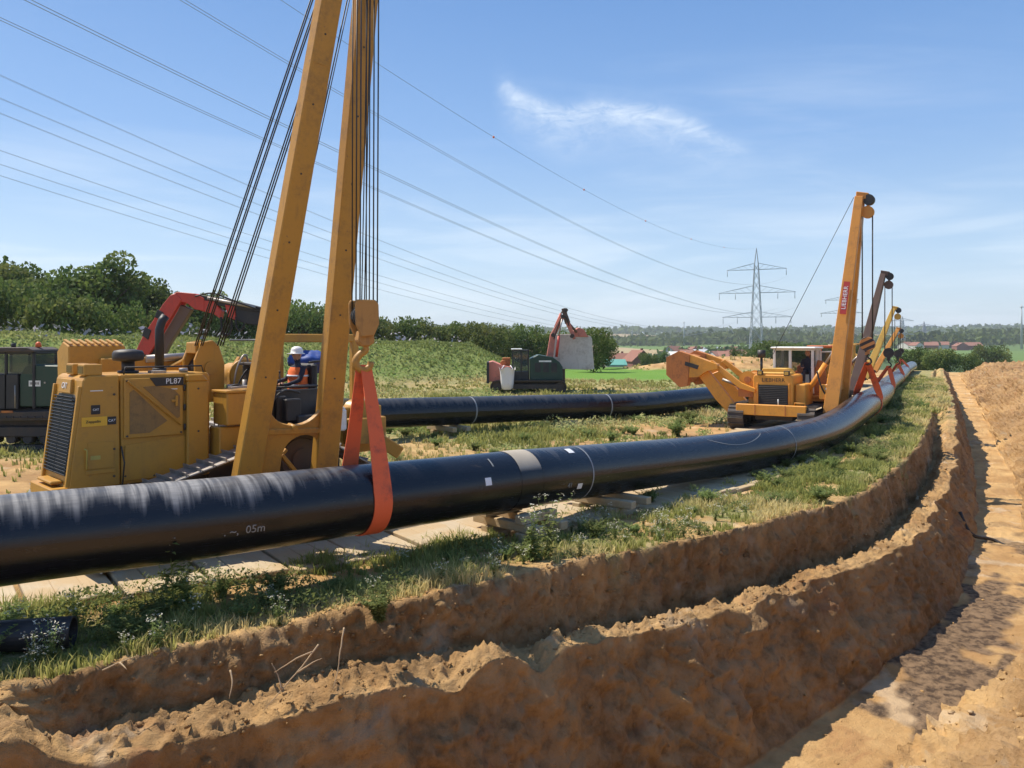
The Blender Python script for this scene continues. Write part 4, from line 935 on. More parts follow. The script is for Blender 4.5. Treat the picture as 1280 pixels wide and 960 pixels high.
    track(rt, W_, -1.02, -.40, .215, True, 'steel', .075, 2); track(rt, W_, 1.70, 2.32, .215, True, 'steel', .075, 2)
    m = MB(); m.box((3.0, -.45, 1.1), (3.5, .1, 1.6)); m.build('final_drive', M['cat2'], rt, bevel=.03)
    # boom: two tapering legs, web plate with a U opening and an arch, brace and tip
    A0 = G(300, 640, 12.55); A1 = G(427, -90, 12.0); C0 = G(401, 632, 13.5); C1 = G(465, -90, 12.25)
    bc = (A0 + C0) / 2; tc = (A1 + C1) / 2; lean = (tc - bc); Hh = lean.length; lean.normalize(); xd = ((C0 - A0)).normalized(); nrm = xd.cross(lean).normalized()
    xd = lean.cross(nrm).normalized() * (1 if lean.cross(nrm).dot(C0 - A0) > 0 else -1)
    hb = (C0 - A0).length / 2; ht = (C1 - A1).length / 2
    bm = MB()
    def BP(a, h, d): return bc + xd * a + lean * h + nrm * d
    aw = lambda h: hb + (ht - hb) * h / Hh
    for sgn in (-1, 1):
        v = []
        for h, wd, dp in ((-.05, .40, .24), (Hh, .32, .24)):
            c = sgn * aw(h); v += [BP(c - wd / 2, h, -dp / 2), BP(c + wd / 2, h, -dp / 2), BP(c + wd / 2, h, dp / 2), BP(c - wd / 2, h, dp / 2)]
        l = MB().hexa(v).build('boom_leg', M['cat2'], rt, bevel=.018)
        for h in (1.6, 3.4, 5.2, 7.0):
            for dd_ in (-.126, .116):
                w = .30 - .008 * h; c_ = sgn * aw(h); MB().hexa([BP(c_ - w / 2, h, dd_), BP(c_ + w / 2, h, dd_), BP(c_ + w / 2, h, dd_ + .010), BP(c_ - w / 2, h, dd_ + .010), BP(c_ - w / 2, h + .035, dd_), BP(c_ + w / 2, h + .035, dd_), BP(c_ + w / 2, h + .035, dd_ + .010), BP(c_ - w / 2, h + .035, dd_ + .010)]).build('weld_seam', M['cat2'], l)
        for k in range(6): # lugs and bolts along the leg
            h = 2.2 + k * 1.05; MB().cyl(BP(sgn * aw(h) - .02, h, .12), BP(sgn * aw(h) - .02, h, .128), .016, 8).build('bolt', M['trackdark'], l)
            MB().cyl(BP(sgn * aw(h) - .02, h, -.12), BP(sgn * aw(h) - .02, h, -.128), .016, 8).build('bolt', M['trackdark'], l)
    # web plate pieces, in (a, h)
    h0 = 1.33
    def U(t): a = math.pi * (1 + t); return a
    cu = 2.02 - .62          # bottom of the U, boom height
    pts = []
    ro = hb - .30
    U_pts = [(-.50 + .0, cu + .85)] + [(-.47 * math.cos(math.pi * k / 16), cu + .40 - .40 * math.sin(math.pi * k / 16)) for k in range(17)] + [(.50, cu + .85)]
    poly = U_pts + [(.56, cu + .85), (.70, cu - .08), (-.70, cu - .08), (-.56, cu + .85)]
    web = MB().prism(poly, BP, -.05, .05); wo = web.build('boom_web_plate', M['cat2'], rt, bevel=.008)
    MB().hexa([BP(-.62, cu - .13, -.09), BP(.62, cu - .13, -.09), BP(.62, cu - .13, .09), BP(-.62, cu - .13, .09), BP(-.62, cu - .04, -.09), BP(.62, cu - .04, -.09), BP(.62, cu - .04, .09), BP(-.62, cu - .04, .09)]).build('cross_band', M['cat2'], wo, bevel=.01)
    arch = [(.42 - .36 * math.cos(math.pi * k / 14) - .20, cu - .52 + .36 * math.sin(math.pi * k / 14)) for k in range(15)]
    poly = [(-.72, -.05), (-.14 + 0, -.05)] + arch + [(.58, -.05), (.74, -.05), (.70, cu - .12), (-.70, cu - .12)]
    MB().prism(poly, BP, -.045, .045).build('boom_web_plate', M['cat2'], rt, bevel=.008)
    MB().beam(BP(-.50, cu - 1.02, -.08), BP(-.02, cu - .42, -.08), .05, .09, tuple(nrm)).build('web_gusset', M['cat2'], wo, bevel=.008)
    MB().beam(BP(-.10, cu - .50, -.08), BP(.52, cu - 1.15, -.08), .06, .13, tuple(nrm)).build('web_gusset', M['cat2'], wo, bevel=.008)
    MB().cyl(BP(0, cu - .03, -.11), BP(0, cu - .03, .11), .045, 12).build('pin', M['cat'], wo)
    # decal and warning plate high on the left leg
    dl = paint('leg_decal', (0.50, 0.36, 0.16), .5, damt=.2)
    hh = (P(404, 55, 12.05).z - (bc.z)) / lean.z
    MB().hexa([BP(-aw(hh) - .12, hh - .35, -.121), BP(-aw(hh) - .03, hh - .35, -.121), BP(-aw(hh) - .03, hh - .35, -.126), BP(-aw(hh) - .12, hh - .35, -.126), BP(-aw(hh) - .12, hh + .30, -.121), BP(-aw(hh) - .03, hh + .30, -.121), BP(-aw(hh) - .03, hh + .30, -.126), BP(-aw(hh) - .12, hh + .30, -.126)]).build('leg_decal', dl, rt)
    MB().hexa([BP(-aw(hh) - .12, hh + .38, -.121), BP(-aw(hh) - .02, hh + .38, -.121), BP(-aw(hh) - .02, hh + .38, -.126), BP(-aw(hh) - .12, hh + .38, -.126), BP(-aw(hh) - .12, hh + .55, -.121), BP(-aw(hh) - .02, hh + .55, -.121), BP(-aw(hh) - .02, hh + .55, -.126), BP(-aw(hh) - .12, hh + .55, -.126)]).build('warning_plate', M['black'], rt)
    # tip with sheaves
    tp = tc
    m = MB(); m.hexa([BP(-ht - .2, Hh - .3, -.2), BP(ht + .2, Hh - .3, -.2), BP(ht + .2, Hh - .3, .2), BP(-ht - .2, Hh - .3, .2), BP(-ht - .1, Hh + .45, -.2), BP(ht + .1, Hh + .45, -.2), BP(ht + .1, Hh + .45, .2), BP(-ht - .1, Hh + .45, .2)]); tip = m.build('boom_tip', M['cat2'], rt, bevel=.02)
    hook = G(455, 395, 12.12); sheave = Vector((hook.x, hook.y, tp.z + .1))
    for k in range(4): MB().cyl(sheave + xd * (-.17 + .09 * k), sheave + xd * (-.11 + .09 * k), .24, 20).build('sheave', M['black'], tip)
    # hook block
    bl = MB(); yv = Vector((0, 1, 0)); bx_ = Vector((1, 0, 0))
    def HB(a, b, d): return hook + xd * d + (nrm * a) + Vector((0, 0, b))
    oval = [(.22 * math.cos(q) * 1.0, .26 * math.sin(q)) for q in [2 * math.pi * i / 20 for i in range(20)]]
    # the block turns its flat face to the camera
    fx = Vector((.88, .47, 0)).normalized(); fx = Vector(to_local(rt, Vector(rt.location) + fx)); fx.z = 0; fx.normalize(); fy = Vector((0, 0, 1)); fn = fx.cross(fy)
    def HC(a, b, d): return hook + fx * a + fy * b + fn * d
    bl = MB(); bl.prism([(-.17, .24), (.12, .24), (.17, .18), (.18, -.12), (.10, -.30), (-.10, -.32), (-.18, -.14), (-.19, .18)], HC, -.19, -.14)
    bl.prism([(-.17, .24), (.12, .24), (.17, .18), (.18, -.12), (.10, -.30), (-.10, -.32), (-.18, -.14), (-.19, .18)], HC, .14, .19)
    hbm = paint('hook_block_paint', (0.40, 0.20, 0.05), .6, damt=.6, dirt=(.14, .08, .04)); bo = bl.build('hook_block', hbm, rt, bevel=.015)
    for k in range(3): MB().cyl(HC(0, .0, -.12 + .085 * k), HC(0, 0, -.06 + .085 * k), .175, 24).build('sheave', M['black'], bo)
    MB().prism([(-.10, -.22), (.12, -.20), (.14, -.40), (.05, -.46), (-.06, -.46), (-.12, -.38)], HC, -.11, .11).build('swivel', hbm, bo, bevel=.02)
    hk = MB(); hp = [HC(.02, -.44, 0), HC(.03, -.52, 0), HC(-.06, -.58, 0), HC(-.13, -.68, 0), HC(-.10, -.78, 0), HC(.0, -.82, 0), HC(.09, -.77, 0), HC(.11, -.68, 0)]
    q_, _s = spline([tuple(p) for p in hp], .03, 0); hk.tube([Vector(p) for p in q_], [.045 + .015 * math.sin(math.pi * i / len(q_)) for i in range(len(q_))], 10); hk.build('hook', M['cat2'], bo)
    # falls of rope from tip to block
    for i, a in enumerate((-.155, -.125, -.095, .115, .145, .175)):
        dpt = (-.10, 0, .10)[i % 3]
        rope(rt, HC(a, .05, dpt), sheave + fx * (a * 1.0 + .02) + fn * dpt * 1.2, .011)
    for a, dx in ((-.13, .10), (-.02, .16), (.05, .05)): rope(rt, HC(a * .4, .2, .05), G(455 + 60 * dx, -90, 12.2), .009)
    # luffing lines back to the winch
    wx = G(247, 445, 13.9)
    tl = G(405, -90, 12.6)
    for dx in (-.03, .0, .06, .09): rope(rt, G(246 + 80 * dx, 432, 13.9), G(416 + 90 * dx, -75, 12.4), .012, 'luffing_rope')
    for dx in (.0, .04, .08): rope(rt, G(272 + 80 * dx, 432, 14.1), G(417 + 70 * dx, -10, 12.9), .012, 'luffing_rope')
    rope(rt, G(345, 415, 14.3), G(436, -10, 12.6), .012, 'luffing_rope')
    rope(rt, G(347, 415, 14.3), G(439, -10, 12.6), .009, 'luffing_rope')
    return rt, hook
CATR, HOOK1 = near_pipelayer()
def to_world(root, l):
    c, s_ = math.cos(root.rotation_euler[2]), math.sin(root.rotation_euler[2]); return Vector((l.x * c - l.y * s_, l.x * s_ + l.y * c, l.z)) + Vector(root.location)
h1 = to_world(CATR, HOOK1) + Vector((-.0, 0, -.74))
lifting_sling(p1c, p1s, s_at_px(p1c, p1s, 456), h1, 'orange red webbing sling hanging from the near pipelayer hook', wid=.30)
pl_ = to_world(CATR, Vector((4.06, .68, 2.40)))
seated_person(pl_, R(45), 'seated operator in white helmet and orange vest on the near pipelayer', 'helmet', 'vest')
# blue tarpaulin bundle behind the operator
def tarp():
    c = to_world(CATR, Vector((4.75, 1.15, 2.72))); n = 26; m = 18; V = []
    for i in range(n + 1):
        for j in range(m):
            u = i / n; a = 2 * math.pi * j / m; x = -.55 + 1.1 * u; w = (.20 + .10 * math.sin(3 * u + 1)) * math.sin(math.pi * min(.97, max(.03, u))) ** .4
            hgt = .26 + .20 * math.exp(-((u - .86) / .12) ** 2)
            nn = float(fbm(np.array([x * 4 + 3]), np.array([math.cos(a) * 1.6]), math.sin(a) * 1.6, 3)[0]) * .13
            V.append((x + nn * .3, math.cos(a) * (w + nn), .26 + math.sin(a) * (hgt * w / .25 * .8 + nn)))
    mb = MB().add(V, [(i * m + j, i * m + (j + 1) % m, (i + 1) * m + (j + 1) % m, (i + 1) * m + j) for i in range(n) for j in range(m)], smooth=True)
    mb.add([V[j] for j in range(m)], [tuple(range(m))]); mb.add([V[n * m + j] for j in range(m)], [tuple(reversed(range(m)))])
    o = mb.build('tarpaulin', M['blue'], None); o.location = c; o.rotation_euler[2] = R(20); tag(o, 'crumpled blue tarpaulin bundle behind the helmeted operator', 'tarpaulin')
tarp()

# ------------------------------------------------------------------ machines 2 to 5: pipelayers along the trench
def far_pipelayer(loc, ang, tip_px, body, boomm, cabm, label, detail=True, hook_h=2.6, cw=True, boomlen_base=(.8, 2.8), blockm=None, frame_lift=0, sc=1.0, single=False):
    rt = empty('pipelayer', loc, R(ang), label, 'pipelayer'); B = M['black']; tip = to_local(rt, P(*tip_px))
    def yz(a, b, d): return (d, a, b)
    # hood
    m = MB(); m.prism([(-.73, .75), (.73, .75), (.73, 1.98), (.66, 2.06), (-.66, 2.06), (-.73, 1.98)], yz, 0, 1.65); hood = m.build('engine_hood', body, rt, bevel=.025)
    m = MB(); m.prism([(-.60, 2.06), (.60, 2.06), (.55, 2.14), (-.55, 2.14)], yz, .15, .8); m.prism([(-.5, 2.06), (.66, 2.06), (.60, 2.28), (-.3, 2.28)], yz, .85, 1.6); m.build('hood_cover', M['yellow'], rt, bevel=.02)
    m = MB(); m.box((-.03, -.55, .90), (.0, .52, 1.68)); gr = m.build('grille', B, rt)
    if detail:
        for k in range(11): MB().beam((-.05, -.53, .95 + .066 * k), (-.05, .50, .95 + .066 * k), .03, .012, (.5, 0, .8)).build('grille_slat', B, gr)
        for yy in (-.60, .56): MB().beam((-.02, yy, .85), (-.02, yy, 1.74), .05, .06, (1, 0, 0)).build('grille_edge', body, gr, bevel=.01)
        put_text('maker_lettering', 'LIEBHERR', .20, B, (-.012, -.02, 1.86), (0, -1, 0), (0, 0, 1), hood)
        for yy in (-.5, .48):
            m = MB(); m.box((-.02, yy - .1, 2.04), (.12, yy + .1, 2.22)); lm = m.build('work_lamp', B, rt, bevel=.01); MB().box((-.03, yy - .07, 2.07), (-.018, yy + .07, 2.19)).build('lamp_lens', M['yellow'], lm)
        m = MB(); m.tube([(1.0, .68, 2.0), (1.0, .68, 2.72)], .05, 10); m.cyl((1.0, .68, 2.68), (1.0, .68, 2.98), .15, 16); m.build('air_precleaner', B, rt)
    m = MB(); m.box((-.42, -1.28, .56), (-.18, 1.27, .96)); m.box((-.2, -.5, .6), (0, .5, .8)); bp = m.build('front_beam', body, rt, bevel=.02)
    if detail:
        MB().tube([(-.3, -1.22, .96), (-.3, -1.22, 1.06), (-.3, -.85, 1.06), (-.3, -.85, .96)], .018, 6).build('grab_handle', body, bp)
        MB().tube([(-.35, -.28, .96), (-.35, -.28, 1.18)], .02, 6).build('marker_stub', M['white'], bp)
        for yy in (-.55, .55): MB().box((-.43, yy - .02, .57), (-.42, yy + .02, .95)).build('seam_strip', M['rust'], bp)
    m = MB(); m.box((.1, -.7, .35), (3.6, .7, .8)); m.box((1.6, -.72, .75), (3.8, .72, 1.25)); m.build('main_frame', M['trackdark'], rt, bevel=.02)
    W_ = [(-.05, .46, .44), (3.6, .46, .44)]
    track(rt, W_, .98, 1.58, .2, detail, 'trackdark', .05, 1); track(rt, W_, -1.58, -.98, .2, detail, 'trackdark', .05, 1)
    for ya, yb in ((-1.12, -.75), (.75, .98)): MB().box((.25, ya, .92), (1.6, yb, 1.72)).build('side_tank', body, rt, bevel=.03)
    # cab
    cz0, cz1 = 1.3, 3.10; cx0, cx1 = 1.72, 3.1; cy0, cy1 = -1.12, .42
    pw = .10
    m = MB()
    for (x, y) in ((cx0, cy0), (cx0, cy1 - pw), (cx1 - pw, cy0), (cx1 - pw, cy1 - pw), (cx0, -.28), (2.5, cy0)): m.box((x, y, cz0), (x + pw, y + pw, cz1 - .1))
    m.box((cx0, cy0, cz0), (cx1, cy1, cz0 + .06)); m.box((cx0, -.24, cz0 + .06), (cx0 + .04, cy1, cz0 + .70)); m.box((cx0 + .07, cy1 - .04, cz0 + .06), (cx1, cy1, cz0 + .75)); m.box((cx1 - .04, cy0 + .07, cz0 + .06), (cx1, cy1 - .04, cz0 + .7))
    m.box((cx0, cy0, cz1 - .14), (cx1, cy1, cz1 - .09))
    cb = m.build('cab', cabm, rt, bevel=.012)
    m = MB(); m.box((cx0 - .10, cy0 - .08, cz1 - .08), (cx1 + .1, cy1 + .08, cz1)); m.build('cab_roof', cabm, cb, bevel=.03)
    for a, b in (((cx0 + .01, -.21, cz0 + .72), (cx0 + .025, cy1 - pw, cz1 - .16)), ((cx0 + pw, cy1 - .03, cz0 + .77), (cx1 - pw, cy1 - .015, cz1 - .16)), ((cx1 - .03, cy0 + pw, cz0 + .72), (cx1 - .015, cy1 - pw, cz1 - .16))):
        MB().box(a, b).build('window', M['glass'], cb)
    if detail:
        # open door swung back on the trench side
        m = MB(); d0 = Vector((cx1, cy0, 0)); dv = Vector((.35, -.62, 0)).normalized()
        for z in (cz0 + .5, cz1 - .2): m.beam(d0 + Vector((0, 0, z)), d0 + dv * .75 + Vector((0, 0, z)), .04, .05)
        for q in (0, .75): m.beam(d0 + dv * q + Vector((0, 0, cz0 + .05)), d0 + dv * q + Vector((0, 0, cz1 - .18)), .05, .04, (1, 0, 0))
        dr = m.build('door', cabm, cb, bevel=.008); MB().beam(d0 + dv * .375 + Vector((0, 0, cz0 + .52)), d0 + dv * .375 + Vector((0, 0, cz1 - .22)), .68, .01, (dv.y, -dv.x, 0)).build('door_glass', M['glass'], cb)
        m = MB(); m.box((1.5, -1.72, 1.08), (3.3, -.98, 1.18)); m.box((1.5, -1.72, 1.02), (1.56, -.98, 1.25)); m.build('fender', body, rt, bevel=.015)
        m = MB(); m.box((2.2, -1.05, .75), (3.1, -.75, 1.1)); m.box((.3, -1.0, .75), (1.4, -.75, 1.05)); m.build('tool_box', B, rt, bevel=.02)
        m = MB(); m.prism([(-1.05, 1.15), (-1.62, 1.15), (-1.55, 1.9), (-1.42, 2.55), (-1.22, 2.6), (-1.12, 2.2)], yz, 1.9, 2.02); m.cyl((1.84, -1.35, 2.45), (2.08, -1.35, 2.45), .12, 14); m.build('boom_bracket', M['rust'], rt, bevel=.015)
        m = MB(); m.prism([(-1.62, 1.15), (-2.05, 1.15), (-1.95, 2.0), (-1.75, 2.1)], yz, 1.1, 1.2); m.box((.85, -1.75, 1.15), (1.2, -1.5, 1.7)); m.build('boom_bracket', body, rt, bevel=.015)
        MB().cyl((1.0, -1.95, 1.55), (1.0, -1.7, 1.55), .16, 12).build('fluid_tank', M['white'], rt)
    # counterweight carried out on two arms on the far side
    if cw:
        q = lambda px, py: ((966 - px) * .0306 - .05, H - (py - 425) * .0302)
        outl = [q(830, 449), q(847, 440.5), q(862, 445), q(860, 475), q(858, 486), q(848, 488), q(830, 472)]; outr = [q(862.3, 445), q(897, 457), q(898, 463), q(884, 466), q(872, 474), q(860.3, 475)]
        wt = M['rust']
        for x0, x1, nm in ((-.25, .15, 'counterweight_plate'), (1.7, 2.1, 'counterweight_plate')): MB().prism(outl, yz, x0, x1).build(nm, wt, rt, bevel=.006); MB().prism(outr, yz, x0 + .02, x1 - .02).build('counterweight_bracket', body, rt, bevel=.006)
        slab = [q(832, 453), q(846, 445), q(856, 448), q(856, 472), q(850, 484), q(833, 468)]
        so_ = MB().prism(slab, yz, .15, 1.7).build('counterweight', wt, rt, bevel=.02)
        MB().prism([q(856, 454), q(874, 459), q(872, 464), q(855, 459)], yz, -.262, -.24).build('counterweight_slot', B, so_)
        lo = [q(870, 472), q(884, 466), q(901, 487), q(920, 511), q(911, 521), q(893, 503)]
        for x0, x1 in ((.0, .22), (1.65, 1.85)): MB().prism(lo, yz, x0, x1).build('counterweight_arm', body, rt, bevel=.02)
        hi = [q(884, 455), q(889, 452), q(908, 466), q(926, 480), q(944, 487), q(943, 492), q(924, 487), q(904, 472)]
        for x0, x1 in ((-.1, .08), (1.55, 1.75)): MB().prism(hi, yz, x0, x1).build('counterweight_link', body, rt, bevel=.015)
        a, b = q(893, 478), q(930, 492); m = MB(); m.cyl((.9, a[0], a[1]), (.9, (a[0] + b[0]) / 2, (a[1] + b[1]) / 2), .06, 12); m.build('hydraulic_rod', M['steel'], rt); m = MB(); m.cyl((.9, (a[0] + b[0]) / 2, (a[1] + b[1]) / 2), (.9, b[0], b[1]), .09, 12); m.build('hydraulic_cylinder', M['rust'], rt)
        m = MB(); m.cyl((.2, .98, 1.85), (1.2, .98, 1.85), .27, 22); m.cyl((.15, .98, 1.85), (.2, .98, 1.85), .33, 22); m.cyl((1.2, .98, 1.85), (1.25, .98, 1.85), .33, 22); m.build('winch', M['lieb'], rt)
        m = MB(); m.cyl((.11, .98, 1.85), (.16, .98, 1.85), .13, 12); m.box((.0, .74, 1.2), (1.3, 1.3, 1.5)); m.build('winch_base', M['rust'], rt)
    # boom: A-frame leaning out over the pipe
    x0, x1 = boomlen_base; py = -1.9; z0 = .62
    tl = Vector((tip.x, tip.y, tip.z)); up = Vector((1, 0, 0))
    bl = None
    bases = [(x0, -1), (x1, 1)] if not single else [(x0, -1)]
    for bx_, sg in bases:
        a = Vector((bx_, py, z0)); b = Vector((tl.x + sg * .17, tl.y, tl.z)) if not single else tl
        l = MB().beam(a, b, .52 * sc, .26, up, .30 * sc, .24).build('boom_leg', boomm, rt, bevel=.015); bl = bl or (l, a, b)
        MB().cyl((bx_ - .2, py, z0), (bx_ + .2, py, z0), .14, 12).build('boom_pivot', M['trackdark'], l)
    if not single:
        for f, hgt in ((.12, .3), (.55, .14), (.82, .12)):
            a = Vector((x0, py, z0)).lerp(tl + Vector((-.17, 0, 0)), f); b = Vector((x1, py, z0)).lerp(tl + Vector((.17, 0, 0)), f)
            MB().beam(a, b, .12, hgt, (0, 0, 1)).build('boom_crossbar', boomm, rt, bevel=.01)
    yo = -.32
    m = MB(); m.beam(tl + Vector((0, .12, .05)), tl + Vector((0, yo, .02)), .40, .34, w1=.30, h1=.22); hd = m.build('boom_head', boomm, rt, bevel=.02)
    m = MB(); m.cyl(tl + Vector((-.16, yo, -.12)), tl + Vector((.16, yo, -.12)), .20, 18); m.build('head_sheave', B, hd)
    m = MB(); m.cyl(tl + Vector((-.12, yo + .05, -.58)), tl + Vector((.12, yo + .05, -.58)), .23, 18); m.beam(tl + Vector((0, yo + .0, -.1)), tl + Vector((0, yo + .05, -.5)), .1, .1, (1, 0, 0)); m.build('head_sheave', boomm, hd)
    hk = Vector((tl.x, tl.y + yo + .05, hook_h))
    blk = MB(); blk.cyl(hk + Vector((-.14, 0, 0)), hk + Vector((.14, 0, 0)), .27, 20); blk.beam(hk + Vector((0, 0, -.15)), hk + Vector((0, 0, -.42)), .16, .22, (1, 0, 0)); bo = blk.build('hook_block', blockm or M['trackdark'], rt, bevel=.01)
    pts, _ = spline([tuple(hk + Vector(v)) for v in ((0, 0, -.4), (0, 0, -.5), (0, -.1, -.58), (0, -.12, -.70), (0, 0, -.78), (0, .11, -.70))], .04, 0); MB().tube([Vector(p) for p in pts], .035, 8).build('hook', M['trackdark'], bo)
    for dy in (-.17, .19):
        for dx in (-.08, .08): rope(rt, hk + Vector((dx, dy, .1)), tl + Vector((dx, yo + .05 + dy, -.5)), .014 * (1 if detail else 1.6))
    # luffing cylinders / lines back to the frame
    mid = Vector((x0, py, z0)).lerp(tl, .32)
    for bx_ in ((x0 + .15, x1 - .15) if not single else (x0,)):
        a = Vector((bx_ + .1, -1.0, 1.35)); b = Vector((bx_, py, z0)).lerp(tl, .34 if not single else .5)
        MB().cyl(a, a.lerp(b, .55), .095, 12).build('luffing_cylinder', body, rt); MB().cyl(a.lerp(b, .55), b, .05, 10).build('luffing_rod', M['steel'], rt)
    if detail:
        hose(rt, [(.9, -1.4, 2.2), (.8, -1.55, 1.7), (.9, -1.75, 1.3), (1.0, -2.05, 1.35), (.95, -2.1, 1.8)], .03)
        rope(rt, (1.2, .4, 2.6), tl + Vector((-.15, .2, .0)), .012)
    return rt, hk, bl

L2, HK2, BL2 = far_pipelayer((9.78, 30.0, 0.03), 58, (1075, 247, 30.5), M['lieb'], M['liebboom'], M['white'], 'orange yellow pipelayer with white roofed cab and raised rusty counterweight', True, 3.22, blockm=M['hazard'])
# red name board on the near boom leg
l, a, b = BL2; d = (b - a).normalized(); nx = d.cross(Vector((0, 1, 0))); ncam = Vector((-1, 0, 0)); ncam = (ncam - d * ncam.dot(d)).normalized(); sdv = d.cross(ncam).normalized()
c0 = a.lerp(b, .53) + ncam * .15
c0 = a.lerp(b, .525)
def front_face(leg_a, leg_b, f): return leg_a.lerp(leg_b, f)
mbs = MB(); faces_off = .215
for f0 in (1,):
    p = c0 + ncam * faces_off; mbs.hexa([p - d * .62 - sdv * .11 - ncam * .02, p - d * .62 + sdv * .11 - ncam * .02, p - d * .62 + sdv * .11, p - d * .62 - sdv * .11, p + d * .62 - sdv * .11 - ncam * .02, p + d * .62 + sdv * .11 - ncam * .02, p + d * .62 + sdv * .11, p + d * .62 - sdv * .11])
sg = mbs.build('name_board', M['redsign'], L2)
put_text('board_lettering', 'LIEBHERR', .21, M['sticker'], c0 + ncam * (faces_off + .004), d, ncam.cross(d), sg)
lifting_sling(p1c, p1s, s_at_px(p1c, p1s, 1085) - .1, to_world(L2, HK2) + Vector((0, 0, -.70)), 'orange red webbing sling below the striped hook block', wid=.38, twist=1.6)
seated_person(to_world(L2, Vector((2.28, -.78, 2.12))), R(58 + 10), 'dark clothed operator in the open doorway of the white cab')
HKS = []
for args in (((15.9, 42.5, 0), 61, (1104, 343, 43.5), M['orange'], M['brownboom'], M['orange'], 'orange red pipelayer with dark brown boom behind the white cab machine', False, 2.7),
             ((23.2, 57.5, 0), 62, (1117, 386, 58.5), M['yellow'], M['yellow'], M['yellow'], 'yellow pipelayer with short boom, third from the near end of the row', False, 2.4),
             ((30.0, 71.0, 0), 62, (1122, 412, 72.5), M['yellow'], M['liebboom'], M['cat'], 'farthest yellow pipelayer in the row along the trench', False, 2.4)):
    r_, hk_, bl_ = far_pipelayer(*args, cw=False, boomlen_base=(.9, 2.5), sc=.9); HKS.append((r_, hk_))
for (r_, hk_), lab in zip(HKS, ('orange sling on the dark boomed orange red pipelayer', 'orange sling on the third pipelayer in the row', 'orange sling on the farthest pipelayer')):
    hw = to_world(r_, hk_); i = int(np.argmin(np.hypot(p1c[:, 0] - hw.x, p1c[:, 1] - hw.y)))
    lifting_sling(p1c, p1s, float(p1s[i]), hw + Vector((0, 0, -.7)), lab, wid=.36, twist=1.6)

